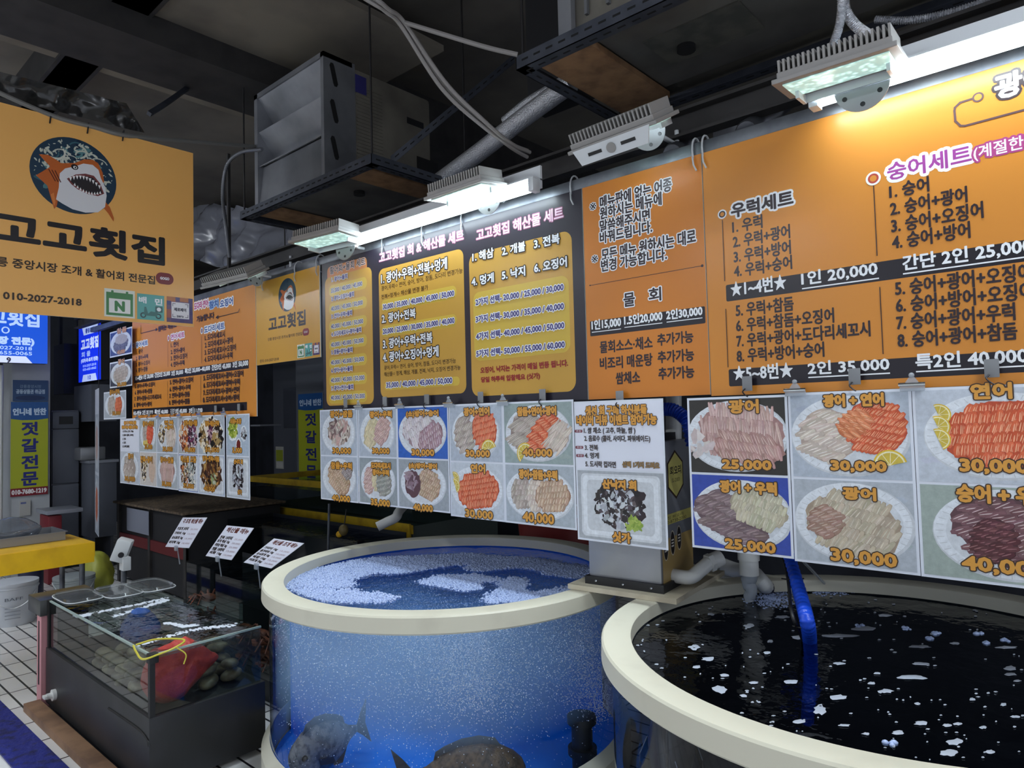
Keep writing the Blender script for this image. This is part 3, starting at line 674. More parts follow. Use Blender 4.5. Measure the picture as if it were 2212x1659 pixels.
def SL(*specs):
    def f(P, cx, cy, rx, ry):
        for s_ in specs:
            if s_[0] == 'lemon': lemon(P, cx+s_[1]*rx, cy+s_[2]*ry, s_[3]*rx, s_[4])
            elif s_[0] == 'blob': blobs(P, cx+s_[1]*rx, cy+s_[2]*ry, s_[3]*rx, s_[4]*ry, s_[5], s_[6], s_[7], .35, s_[8] if len(s_) > 8 else 1.7)
            elif s_[0] == 'ell': P.ell(cx+s_[1]*rx, cy+s_[2]*ry, s_[3]*rx, s_[4]*ry, s_[5], wob=.08)
            else: slices(P, cx+s_[0]*rx, cy+s_[1]*ry, s_[2]*rx, s_[3]*ry, s_[4], s_[5], s_[6], s_[7], s_[8])
    return f
GOLD = (216, 154, 62); OUT = (62, 40, 24)
def cap(P, s_, x0, y0, x1, h, small=False):
    P.T(s_, x0, y0, x1, h, GOLD, bold=0.0026 if not small else 0.0022, halo=0.0058 if not small else 0.0052, hcol=OUT)

PY = 2.25
SHEET = mat('white_laminated_sheet', (222, 228, 240), 0.3, coat=0.3)
def poster(label, x0, x1, z0, z1, top, bottom, caps_top, caps_bot, Y=PY, tilt=0.0, split=0.5, group=None, small=False):
    """one hanging laminated strip with two dish photographs"""
    t = thing('menu_poster', label, 'poster', ((x0+x1)/2, Y, z0), group)
    b = B(); b.box((x0, Y, z0), (x1, Y+.0015, z1)); b.build('sheet', SHEET, t)
    mg = .008; zm = z0+(z1-z0)*split
    for (za, zc, job, caps) in ((zm+mg*.5, z1-mg, top, caps_top), (z0+mg, zm-mg*.5, bottom, caps_bot)):
        P = Paint((x0+mg, Y-.0006, za), (1, 0, 0), (0, 0, 1), (0, -1, 0), px=lambda x, y: onY(x, y, Y))
        job(P, x1-x0-2*mg, zc-za)
        ph = P.build('dish_photo' if getattr(job, 'dish', True) else 'notice_print', PICT if getattr(job, 'dish', True) else PHOTO, t)
        if caps:
            for c_ in caps:
                P = Paint((x0+mg, Y-.0024, za), (1, 0, 0), (0, 0, 1), (0, -1, 0), px=lambda x, y: onY(x, y, Y)); cap(P, *c_, small=small)
                P.build('price_lettering' if c_[0][0].isdigit() else 'caption_lettering', PHOTO, ph)
    return t
def D(bg, plate, *specs, **kw):
    f = lambda P, w_, h_: dish(P, w_, h_, bg, SL(*specs), plate, **kw)
    return f
BLUE = (44, 98, 190)
pzt = lambda x, y: onY(x, y, PY).z
# columns (x boundaries) measured at the middle of each strip
mx = [onY(x, 985, PY).x for x in (692, 773.5, 858.5, 970.5, 1088, 1242)]
z_top, z_bot, z_mid = pzt(1090, 869), pzt(1090, 1122), pzt(1090, 998)
sp_ = (z_mid-z_bot)/(z_top-z_bot)
k = 3.814; g3 = lambda x, y: (680+x/k, 840+y/k)
def cc(s_, xa, ya, xe, h): p = g3(xa, ya); return (s_, p[0], p[1], g3(xe, 0)[0], h/k)
DK1 = ((66, 58, 56), (196, 196, 190), (220, 220, 216), (110, 100, 96))
mid = [
 ('leftmost strip of the middle poster row, shredded fish over a browned fillet', D(GB, 'round', ('ell', .05, .05, .68, .62, (160, 146, 140)), ('blob', .05, .05, .6, .55, (GY[0], GY[1], GY[2], PK_[0]), 120, .09, 2.6)),
  D(GB, 'round', (.0, .0, .72, .7, -.6, BR, 5, 10, .3), (.5, .35, .3, .34, -.7, ((150, 140, 140), (60, 50, 56), (206, 200, 200)), 2, 6, .3)),
  [cc('광어+참돔', 130, 236, 312, 52), cc('30,000', 150, 535, 300, 48)], [cc('참돔+우럭', 138, 655, 308, 52), cc('40,000', 147, 922, 292, 50)]),
 ('second strip of the middle poster row, cream fillets over mixed fish', D(GB, 'round', (-.3, .0, .42, .7, -.5, CR, 4, 8, .2), (.3, .1, .4, .66, -.5, PK_, 4, 7, .4)),
  D((150, 160, 166), 'round', (-.5, 0, .3, .66, -.1, PK_, 5, 4, .9), (.05, .1, .4, .6, 0, CR, 4, 6, .4), (.35, -.1, .42, .6, .2, ((150, 152, 146), (84, 84, 84), (206, 206, 200)), 4, 6, 1.1)),
  [cc('광어+우럭', 457, 238, 636, 50), cc('30,000', 478, 535, 617, 46)], [cc('도다리세꼬시', 468, 652, 625, 46), cc('광어+우럭', 480, 708, 613, 46), cc('35,000', 468, 960, 620, 54)]),
 ('middle row strip of striped fish on blue above purple cuts', D(BLUE, 'round', (-.35, .25, .52, .5, .55, ST, 3, 8, .2), (.0, .0, .62, .42, .5, ST, 1, 11, .0), (.35, -.2, .55, .5, .5, ((172, 140, 150), (96, 54, 66), (232, 226, 230)), 3, 9, .3), sc=(1.05, 1.02)),
  D((158, 166, 174), 'round', (.25, .0, .5, .66, -.3, BR, 5, 9, .3), ('ell', -.45, .0, .36, .6, (92, 62, 74)), ('blob', -.42, .1, .25, .4, ((160, 140, 152), (140, 116, 130), (96, 66, 80)), 16, .3, 2.4)),
  [cc('(소)방어+숭어', 757, 236, 1020, 52), cc('30,000', 803, 552, 985, 54)], [cc('(소)방어+광어', 780, 657, 1008, 48), cc('40,000', 817, 1003, 973, 56)]),
 ('middle row strip of a half salmon plate over a full salmon platter', D(GB, 'round', (-.45, -.05, .42, .72, .2, GY, 4, 6, 1.0), (.38, .15, .5, .74, .2, S_, 5, 11, .5), ('lemon', .55, -.62, .3, .3)),
  D((196, 204, 214), 'round', (.05, .0, .82, .74, .15, S_, 5, 12, .25), ('lemon', -.86, .42, .2, -1.2), ('lemon', -.84, .12, .2, -1.2), sc=(1.1, .95)),
  [cc('광어+연어', 1232, 222, 1440, 62), cc('30,000', 1250, 562, 1443, 58)], [cc('연어', 1290, 690, 1405, 70), cc('30,000', 1245, 1058, 1468, 68)]),
 ('rightmost strip of the middle poster row, plate with salmon across its centre', D((150, 166, 166), 'round', (-.4, .1, .42, .72, -.5, GY, 2, 12, .6), (.15, -.02, .3, .86, -.7, S_, 4, 6, .5), (.62, -.12, .3, .52, -.5, W_, 1, 12, .3), ('lemon', -.38, -.72, .26, .9), sc=(1.05, 1.02)),
  D((170, 180, 190), 'round', (-.5, .0, .34, .56, .1, GY, 4, 5, .4), (-.1, -.05, .24, .62, 0, W_, 5, 4, .3), (.4, -.02, .5, .58, .1, BR, 4, 8, .4), sc=(1.08, .98)),
  [cc('참돔+연어+광어', 1675, 222, 1990, 68), cc('40,000', 1718, 558, 1957, 64)], [cc('광어+참돔+우럭', 1688, 735, 1998, 72), cc('40,000', 1720, 1098, 1972, 84)]),
]
for i, (lab, a, c, ca, cb) in enumerate(mid):
    poster(lab, mx[i]+.001, mx[i+1]-.001, z_bot-(.012 if i > 2 else 0), z_top, a, c, ca, cb, split=sp_, group='photo strips of the middle poster row', Y=PY+.002*(i % 2))

# review event notice over octopus tray
def notice(P, w_, h_):
    P.rect(0, 0, w_, h_, (226, 230, 244))
notice.dish = False
nx0, nx1 = onY(1241, 1000, PY).x+.006, onY(1437, 1000, PY).x
k4 = 3.2535; g4 = lambda x, y: (1180+x/k4, 820+y/k4)
def c4(s_, xa, ya, xe, h): p = g4(xa, ya); return (s_, p[0], p[1], g4(xe, 0)[0], h/k4)
OCT = ((48, 38, 40), (36, 30, 34), (170, 176, 186), (206, 212, 220), (92, 84, 88))
nt_ = poster('white review event notice printed above a tray of chopped octopus, hanging alone', nx0, nx1, pzt(1340, 1176), pzt(1340, 864), notice,
       D((168, 174, 182), 'tray', ('blob', -.02, .08, .62, .62, (OCT[0], OCT[1]), 120, .13, 1.5), ('blob', -.04, .0, .52, .6, OCT, 260, .095, 1.4), ('blob', .36, -.5, .18, .24, ((170, 190, 90), (140, 166, 70)), 40, .2, 2.0)),
       None, [c4('산낙지 회', 400, 762, 632, 60), c4('싯가', 472, 1135, 595, 66)], split=(pzt(1340, 1017)-pzt(1340, 1176))/(pzt(1340, 864)-pzt(1340, 1176)))
pr = [o for o in nt_.children if o.name.startswith('notice_print')][0]
P = Paint((nx0, PY-.0024, pzt(1340, 1017)), (1, 0, 0), (0, 0, 1), (0, -1, 0), px=lambda x, y: onY(x, y, PY))
BRN = (122, 70, 26)
for s_, xa, ya, xe, h in (('생선 회 구매 하신분들', 280, 255, 708, 66), ('네이버 리뷰 이벤트 참여가능', 218, 320, 778, 66)):
    p = g4(xa, ya); P.T(s_, p[0], p[1], g4(xe, 0)[0], h/k4, GOLD, bold=.002, halo=.0045, hcol=(70, 46, 30))
for s_, xa, ya, xe, h in (('1. 쌈 채소 ( 고추, 마늘, 쌈 )', 268, 385, 628, 48), ('2. 음료수 (콜라, 사이다, 파워에이드)', 272, 440, 733, 48), ('3. 전복', 275, 497, 366, 40), ('4. 멍게', 275, 552, 372, 40), ('5. 도시락 컵라면', 280, 612, 492, 42)):
    p = g4(xa, ya); P.T(s_, p[0], p[1], g4(xe, 0)[0], h/k4, (62, 50, 46), bold=.0008)
p = g4(540, 615); P.T('선택 1가지 드려요', p[0], p[1], g4(798, 0)[0], 40/k4, (150, 118, 70), bold=.001, halo=.002, hcol=(70, 54, 40))
for x, y in ((205, 372), (210, 485), (215, 543)):
    u0, v0 = P.uv(*g4(x, y)); u1, _ = P.uv(*g4(x+52, y)); P.mark(); P.rrect(u0, v0, u1, v0+.011, .003, (120, 44, 62)); P.text('추천', u0+.006, v0+.002, u1-u0-.012, .007, WH)
P.build('lettering', PHOTO, pr, split=True)

# right poster row
rx_ = [onY(x, 985, PY).x for x in (1488, 1706, 1976)]; rx_.append(rx_[2]+.37)
k6 = 2.963; g6 = lambda x, y: (1480+x/k6, 560+y/k6); g8 = lambda x, y: (1480+x/2.967, 1100+y/2.967)
def c6(s_, xa, ya, xe, h): p = g6(xa, ya); return (s_, p[0], p[1], g6(xe, 0)[0], h/k6)
def c8(s_, xa, ya, xe, h): p = g8(xa, ya); return (s_, p[0], p[1], g8(xe, 0)[0], h/2.967)
rzt = pzt(1600, 856); rzb = pzt(1600, 1194); rzm = pzt(1600, 1026)
right = [
 ('right row strip of pale fillet on black above fish on blue', D((46, 44, 40), 'round', (.08, .12, .84, .7, -.1, PK_, 2, 22, -.15), (.2, -.35, .7, .42, -.12, ((184, 146, 140), (140, 96, 90), (222, 198, 190)), 2, 16, -.5), ('blob', -.72, -.3, .2, .4, ((214, 206, 204), (196, 184, 182)), 12, .35, 1.8), sc=(1.16, 1.04)),
  D((50, 74, 168), 'round', (-.2, -.1, .8, .62, -.35, DP, 3, 12, .9), (.35, .2, .56, .5, -.3, ((196, 190, 166), (140, 128, 110), (218, 214, 196)), 3, 12, .1), sc=(1.12, 1.02), off=(.02, -.02)),
  [c6('광어', 285, 985, 470, 80), c6('25,000', 243, 1345, 552, 62)], [c6('광어 + 우럭', 228, 1488, 585, 72), c8('25,000', 262, 255, 578, 68)]),
 ('right row strip of a halved white and salmon plate above pale fillet', D(GB, 'round', (-.35, .0, .5, .66, -.4, W_, 3, 9, .8), (.45, .2, .5, .66, -.2, S_, 6, 10, .6), (.12, .3, .22, .42, -.9, ((216, 132, 88), (170, 84, 48), (240, 196, 160)), 4, 7, 1.1), ('lemon', .66, -.7, .27, .25), sc=(1.1, 1.04)),
  D((176, 184, 194), 'round', (.0, -.05, .8, .74, -.25, ((190, 178, 158), (140, 118, 100), (212, 204, 188)), 4, 14, .35), (-.45, -.02, .3, .4, -.5, ((168, 136, 122), (120, 84, 76), (200, 180, 168)), 3, 6, .7), sc=(1.1, 1.04)),
  [c6('광어 + 연어', 890, 945, 1270, 74), c6('30,000', 938, 1355, 1288, 66)], [c6('광어', 1015, 1532, 1220, 72), c8('30,000', 940, 335, 1355, 86)]),
 ('right row strip of a salmon platter above dark striped fish', D((192, 200, 212), 'round', (.1, .05, .86, .74, .05, S_, 5, 14, .3), ('lemon', -.78, .5, .17, -1.2), ('lemon', -.8, .22, .17, -1.2), ('lemon', -.8, -.08, .17, -1.2), sc=(1.12, 1.0), off=(.06, 0)),
  D((158, 172, 166), 'round', (.1, .0, .86, .74, -.3, ((120, 84, 90), (66, 40, 48), (206, 184, 184)), 4, 16, .9), (-.2, -.15, .3, .5, -.2, DKR, 5, 6, 1.1), sc=(1.1, 1.04), off=(.08, 0)),
  [c6('연어', 1835, 895, 2090, 94), ('30,000', *g6(1765, 1365), g6(2165, 0)[0]+12, 29)], [('숭어 + 우럭', *g6(1745, 1548), 2212+62, 36), ('40,000', *g8(1783, 393), 2212+50, 32)]),
]
for i, (lab, a, c, ca, cb) in enumerate(right):
    poster(lab, rx_[i]+.001, rx_[i+1]-.001, rzb-(.006 if i else 0), rzt+(.004 if i else 0), a, c, ca, cb, split=(rzm-rzb)/(rzt-rzb), group='photo strips of the right poster row', Y=PY+.002*(i % 2))

# left poster row
lx = [onY(x, 980, PY).x for x in (259.5, 301, 338.5, 385, 427.5, 488)] + [onY(539, 980, PY).x]
k5 = 4.147; g5 = lambda x, y: (230+x/k5, 860+y/k5)
def c5(s_, xa, ya, xe, h): p = g5(xa, ya); return (s_, p[0], p[1], g5(xe, 0)[0], h/k5)
lzt, lzb, lzm = pzt(400, 899), pzt(400, 1061), pzt(400, 980)
SH = ((60, 48, 40), (40, 34, 34), (206, 196, 170), (178, 150, 96), (222, 214, 200), (120, 92, 60)); OS = ((196, 104, 52), (222, 140, 76), (120, 60, 44), (214, 196, 176)); PU = ((120, 62, 96), (70, 44, 60), (190, 150, 160))
def lnotice(P, w_, h_):
    P.rect(0, 0, w_, h_, (224, 228, 240)); rnd = random.Random(2)
    for s_, y, x0, x1, h, c in (('생선 회 구매하신 분들', .84, .2, .86, .1, GOLD), ('네이버 리뷰 이벤트 참여가능', .70, .08, .94, .1, GOLD)): P.text(s_, x0*w_, y*h_, (x1-x0)*w_, h*h_, c, bold=.003, halo=.006, hcol=(90, 50, 26))
    for s_, y in (('1. 쌈 채소 (고추, 마늘)', .58), ('2. 음료수 (콜라, 사이다)', .46), ('3. 전복', .34), ('4. 멍게', .22), ('5. 도시락 컵라면', .1)): P.text(s_, .12*w_, y*h_, .6*w_*(len(s_)/16), .07*h_, (60, 52, 52), bold=.0014)
lnotice.dish = False
left = [
 ('left row strip with a white event notice above a pale fish plate', lnotice, D((190, 196, 206), 'round', (.0, -.1, .66, .72, .1, GY, 2, 3, .9), sc=(1.05, 1.05)), None, [c5('광어', 195, 545, 243, 50), c5('30,000', 165, 742, 258, 44)]),
 ('left row strip of a salmon plate above open shells', D((176, 186, 190), 'round', (-.3, .1, .4, .7, .2, GY, 4, 5, .4), (.25, .1, .42, .7, -.2, ((212, 84, 58), (150, 46, 32), (240, 160, 130)), 4, 5, .6), ('blob', -.3, -.55, .3, .2, ((214, 190, 70), (226, 206, 110)), 20, .2)), D((206, 200, 196), None, ('ell', .5, 0, .4, .9, (206, 182, 164)), ('blob', -.5, 0, .4, .85, SH, 90, .16, 1.6)),
  [c5('광어+연어', 327, 255, 425, 48), c5('35,000', 345, 460, 412, 44)], [c5('전복+광어', 308, 575, 412, 56)]),
 ('left row strip of half shells above a row of pale fillets', D((170, 180, 192), 'round', ('blob', -.55, .05, .35, .6, SH, 70, .16, 1.6), (.4, -.05, .5, .75, .2, W_, 3, 4, .5)), D((176, 184, 192), 'round', (.0, .0, .76, .62, .0, PK_, 1, 7, .05)),
  [c5('전복', 520, 238, 602, 36), c5('+광어', 525, 280, 600, 36), c5('30,000', 507, 480, 595, 44)], [c5('광어+참돔', 485, 575, 603, 50), c5('35,000', 500, 788, 582, 42)]),
 ('left row strip of orange sea squirt above a blue edged tray', D((176, 180, 186), 'round', ('blob', -.35, .0, .5, .8, OS, 110, .14, 1.6), ('blob', .45, .0, .45, .8, PU+((214, 206, 196), (50, 40, 48)), 110, .14, 1.8), sc=(1.15, 1.05)), D((104, 126, 196), 'tray', ('blob', -.35, .05, .45, .75, OS+SH, 110, .14, 1.6), ('blob', .35, -.05, .45, .7, ((214, 210, 200), (60, 58, 60), (170, 178, 176)), 110, .14, 1.6), sc=(1.08, 1.05)),
  [c5('멍게+해삼+개불', 698, 248, 815, 48), c5('30,000', 707, 486, 797, 44)], [c5('해산물 모듬', 668, 570, 805, 52), c5('35,000', 692, 806, 785, 44)]),
 ('left row strip of a black shell mound above a brown shell tray', D((180, 190, 200), 'round', ('blob', .0, .0, .85, .85, SH+((236, 228, 206), (30, 26, 30)), 230, .11, 1.7), ('blob', -.05, .2, .15, .6, PU, 50, .3, 1.8), sc=(1.12, 1.05)), D((176, 190, 214), 'tray', ('blob', .0, .05, .78, .85, ((70, 44, 30), (44, 28, 24), (150, 104, 56), (190, 150, 90), (96, 64, 40)), 230, .1, 1.7), ('blob', .2, -.2, .2, .3, ((150, 170, 120), (200, 200, 190)), 30, .2), sc=(1.05, 1.05)),
  [c5('멍게+해삼+전복', 888, 252, 1012, 46), c5('30,000', 890, 486, 1012, 46)], [c5('멍게+전복+개불', 865, 562, 1012, 46), c5('40,000', 875, 832, 972, 44)]),
 ('left row strip of lettuce and red sauce above octopus', D((176, 190, 206), None, ('ell', -.45, .3, .5, .62, (226, 232, 238)), ('blob', -.45, .4, .4, .5, ((150, 170, 60), (190, 200, 96), (104, 130, 40)), 90, .17, 2.0), ('ell', .1, -.5, .26, .36, (226, 230, 236)), ('ell', .1, -.5, .2, .28, (110, 40, 34)), ('ell', .6, .1, .3, .42, (220, 226, 232)), ('blob', .6, .1, .22, .3, OCT, 40, .25)), D((182, 190, 200), 'tray', ('blob', .0, .1, .55, .7, OCT, 170, .12, 2.0)),
  [c5('야채+초장', 1112, 232, 1210, 46), c5('5,000', 1132, 494, 1215, 50)], [c5('산낙지 회', 1145, 588, 1222, 40), c5('싯가', 1178, 860, 1215, 40)]),
]
for i, (lab, a, c, ca, cb) in enumerate(left):
    poster(lab, lx[i]+.001, lx[i+1]-(.018 if i == 4 else .001), lzb-(.006 if i > 2 else 0), lzt, a, c, ca, cb, split=(lzm-lzb)/(lzt-lzb), group='photo strips of the left poster row', small=True, Y=PY+.002*(i % 2))

# single photo sheets beyond the left menu board
k0 = 2.962; g0 = lambda x, y: (x/k0, 560+y/k0)
for lab, (xa, ya, xe, yb), job, caps in (
    ('blue photo sheet of a black skinned fish, topmost of three beside the far board', (703, 430, 845, 632), D((36, 48, 98), 'round', (.0, -.15, .72, .6, .1, ((92, 84, 84), (50, 44, 50), (140, 132, 128)), 4, 6, .4), ('ell', .05, .3, .6, .42, (176, 168, 160)), sc=(1.05, 1.05)), ((750, 478, 812, 32, '참돔'), (752, 612, 800, 26, '40,000'))),
    ('photo sheet of pale grey fish, middle of three beside the far left board', (703, 636, 845, 826), D((66, 70, 84), 'round', (.0, .0, .74, .66, .1, GY, 4, 8, .4), sc=(1.05, 1.05)), ((757, 674, 797, 32, '광어'), (752, 818, 810, 26, '30,000'))),
    ('photo sheet of half white half salmon fish, lowest of three beside the far board', (664, 836, 806, 1026), D((170, 178, 188), 'round', (-.3, .0, .4, .7, .1, GY, 3, 4, .4), (.4, -.05, .36, .66, .1, ((206, 104, 66), (150, 60, 40), (236, 166, 130)), 3, 4, .4)), ((703, 870, 766, 34, '광어+연어'), (722, 1000, 772, 24, '35,000')))):
    Yp = PY-.01; p0 = onY(*g0(xa, yb), Yp); p1 = onY(*g0(xe, ya), Yp)
    t = thing('photo_sheet', lab, 'poster', ((p0.x+p1.x)/2, Yp, p0.z), 'photo sheets left of the far menu board')
    b = B(); b.box((p0.x, Yp, p0.z), (p1.x, Yp+.0015, p1.z)); b.build('sheet', SHEET, t)
    P = Paint((p0.x+.012, Yp-.0006, p0.z+.012), (1, 0, 0), (0, 0, 1), (0, -1, 0), px=lambda x, y: onY(x, y, Yp)); job(P, p1.x-p0.x-.024, p1.z-p0.z-.024); ph = P.build('dish_photo', PICT, t)
    P = Paint((p0.x+.012, Yp-.0024, p0.z+.012), (1, 0, 0), (0, 0, 1), (0, -1, 0), px=lambda x, y: onY(x, y, Yp))
    for (a_, b_, c_, h, s_) in caps: q = g0(a_, b_); cap(P, s_, q[0], q[1], g0(c_, 0)[0], h/k0, True)
    P.build('lettering', PHOTO, ph, split=True)

# clips, hook tabs and tie loops
CLIP = clear_mat('clear_plastic_clip', (225, 230, 235), .15, 1.5, milky=.35, milk=(215, 222, 230)); CHR = mat('bright_chrome', (215, 220, 225), .18, 1.0)
TAB = mat('grey_tape_tab', (128, 130, 134), .6); WIRE = mat('thin_dark_wire', (44, 42, 46), .4, .6)
def make_clip(p, label):
    t = thing('paper_clip', label, 'clip', (p.x, p.y, p.z), 'clear clips along the top of the posters')
    b = B(); b.box((p.x-.032, p.y-.012, p.z-.016), (p.x+.032, p.y-.004, p.z+.004), bev=.002); b.build('jaw', CLIP, t)
    b = B(); b.tube([(p.x-.034, p.y-.012, p.z+.004), (p.x+.034, p.y-.012, p.z+.004)], .005, CHR, 8); b.build('spring_bar', CHR, t)
    b = B(); b.prism([(p.x-.018, p.y-.011, p.z+.008), (p.x+.018, p.y-.011, p.z+.008), (p.x+.007, p.y-.011, p.z+.024), (p.x-.007, p.y-.011, p.z+.024)], (0, .006, 0)); b.ball((p.x, p.y-.01, p.z+.03), .008, sub=2); b.build('grip', CLIP, t)
    return t
def pt(o, p):
    o.location = p
def dup(root, p, label=None):
    r = root.copy(); C.objects.link(r); r.location = p
    if label: r['label'] = label
    ORIG[r.name] = Vector(p)
    for ch in root.children:
        c = ch.copy(); C.objects.link(c); c.parent = r
    return r
def strip_words(rows): return rows
first = None
clips = [(298.7, 903, 'between the event notice and the salmon strip of the left poster row'), (343, 901, 'second from the left above the left poster row'), (389, 898, 'above the orange sea squirt photo of the left poster row'), (432.5, 896, 'between the sea squirt and black shell strips of the left row'), (485.6, 892, 'beside the lettuce photo of the left poster row'),
         (777, 879, 'between the first and second strips of the middle poster row'), (866, 876, 'beside the blue yellowtail photo of the middle row, on its left'), (972, 873, 'beside the blue yellowtail photo of the middle row, on its right'), (1089, 869, 'above the three fish salmon plate of the middle row'),
         (1719.6, 845, 'above the black ground photo of the right poster row'), (1971.7, 833, 'between the halved salmon plate and full salmon platter')]
for x, y, s_ in clips:
    p = onY(x, y, PY-.004); lab = 'clear spring clip '+s_
    if first is None: first = make_clip(p, lab)
    else: dup(first, p, lab)
def make_tab(p, label):
    t = thing('hook_tab', label, 'hook', (p.x, p.y, p.z), 'grey tape tabs with wire hooks above the posters')
    b = B(); b.box((p.x-.017, p.y+.008, p.z-.004), (p.x+.017, p.y+.011, p.z+.046), bev=.001); b.build('tape', TAB, t)
    b = B(); b.tube(curve_pts([(p.x-.006, p.y+.005, p.z+.004), (p.x-.012, p.y-.002, p.z-.006), (p.x-.004, p.y-.005, p.z-.016), (p.x+.006, p.y-.004, p.z-.024)], 5), .0022, WIRE, 6); b.build('wire_hook', WIRE, t)
    return t
first = None
tabs = [(319, 899, 'over the salmon plate of the left poster row'), (368.6, 896, 'over the half shell plate of the left poster row'), (414.5, 893, 'over the sea squirt photo of the left poster row'), (462.7, 890, 'over the black shell photo of the left poster row'), (512.6, 887, 'over the lettuce photo of the left poster row'),
        (743, 879, 'over the shredded fish photo of the middle row'), (828, 876, 'over the cream fillet photo of the middle row'), (918.6, 872, 'over the blue yellowtail photo of the middle row'), (1035, 868, 'over the half salmon plate of the middle row'), (1169, 864, 'over the three fish plate of the middle row'),
        (1336, 870, 'over the review event notice'), (1612, 842, 'over the black ground photo of the right row'), (1844.5, 828, 'over the halved salmon plate of the right row'), (2142, 812, 'over the full salmon platter of the right row')]
for x, y, s_ in tabs:
    p = onY(x, y, PY-.002); lab = 'grey tape tab with wire hook '+s_
    if first is None: first = make_tab(p, lab)
    else: dup(first, p, lab)
ZIP = mat('white_zip_tie', (190, 192, 196), .45)
zz_ = [(577, 605, 'left of the small shark sign'), (647, 584, 'right of the small shark emblem'), (694, 572, 'at the left edge of the black board'), (836, 527, 'above the gap between the first two mustard panels'), (922, 503, 'above the middle mustard panel'), (1007, 478, 'above the gap before the third mustard panel'), (1243, 410, 'above the right edge of the black board'), (1505, 332, 'left of the seam beside the largest menu board'), (1526, 326, 'right of the seam beside the largest menu board')]
base = None
for x, y, s_ in zz_:
    p = onY(x, y, BY+.03)
    if base is None:
        b = B(); c = (p.x, BY+.03, pz)
        L_ = [(p.x, BY+.03+.036*math.cos(a)*1.0, pz-.004+.052*math.sin(a)) for a in [2*PI*i/20 for i in range(21)]]
        b.tube(L_, .0036, ZIP, 6, cap=False); b.tube([(p.x, BY-.006, pz-.03), (p.x+.006, BY-.012, pz-.062), (p.x+.016, BY-.01, pz-.085)], .0032, ZIP, 6)
        base = b.build('zip_tie', ZIP, None, (p.x, BY+.03, pz)); tag(base, 'white zip tie loop '+s_, 'zip tie', 'zip ties looped over the board pipe')
    else:
        r = base.copy(); C.objects.link(r); r.location = (p.x, BY+.03, pz); r['label'] = 'white zip tie loop '+s_

# ---------------------------------------------------------------- round fish tanks
RIM = .87; WAT = .815
CREAM = mat('cream_moulded_rim', (213, 210, 192), .42, noise=(5, (198, 194, 177), .55, .8))
ACR1 = clear_mat('clear_acrylic_wall', (238, 244, 252), .04, 1.3)
BLUEL = mat('blue_tank_liner', (24, 142, 255), .6); NAVYL = mat('black_tank_liner', (24, 27, 36), .6)
def round_tank(label, c, r, liner, base_z, org_name='round_fish_tank', nrim=.095):
    t = thing(org_name, label, 'fish tank', (c[0], c[1], 0), 'round fish tanks with cream rims')
    wr = r-.03
    b = B(); b.lathe(c, [(r-nrim, RIM-.004), (r-nrim+.006, RIM), (r-.006, RIM), (r, RIM-.006), (r+.002, RIM-.062), (r-.006, RIM-.07), (wr-.005, RIM-.07), (wr-.012, RIM-.05), (r-nrim, RIM-.05), (r-nrim, RIM-.004)], seg=128); b.build('rim', CREAM, t)
    b = B(); b.lathe(c, [(wr, base_z), (wr, RIM-.065)], seg=128); b.build('acrylic_wall', ACR1, t)
    b = B(); b.lathe(c, [(0, base_z-.005), (wr-.004, base_z-.005)], seg=96)
    ang = math.atan2(c[1], c[0]); b.lathe(c, [(wr-.012, base_z-.005), (wr-.012, RIM-.02)], seg=64, a0=ang-1.35, a1=ang+1.35); b.build('liner', liner, t)
    b = B(); b.lathe(c, [(wr-.01, 0), (wr+.012, 0), (r+.008, .012), (r+.008, RZ-.02), (wr+.012, RZ+.012), (wr+.002, RZ+.02), (wr+.001, RZ-.02), (wr+.001, 0)], seg=128); b.build('base_ring', CREAM, t)
    return t
kz = (CAMZ-RIM)/.65
C1 = (-2.235*kz, 2.06*kz); R1 = .762*kz; C2 = (-.513*kz, 2.112*kz); R2 = .785*kz
BZ = .06; RZ = .17
round_tank('round blue lined tank of bubbling foamy water, left of the grey slicing machine', C1, R1, BLUEL, BZ)
round_tank('round tank of dark water speckled with foam, nearest at the right with a blue hose', C2, R2, NAVYL, BZ)

def water(label, c, r, z0, m_top, body=None):
    b = B(); n = 96
    b.lathe(c, [(0, WAT), (r*.5, WAT), (r, WAT)], seg=n)
    o = b.build('tank_water', m_top, None, (c[0], c[1], WAT)); tag(o, label, 'water'); return o
SEA1 = clear_mat('rippled_blue_water', (205, 224, 250), .03, 1.36, wave=(9, .55)); SEA2 = clear_mat('rippled_dark_water', (150, 160, 172), .02, 1.33, wave=(11, .28))
water('clear blue water with bubbles in the round tank left of the slicing machine', C1, R1-.047, BZ, SEA1)
water('dark rippled water in the nearest round tank at the right', C2, R2-.047, BZ, SEA2)

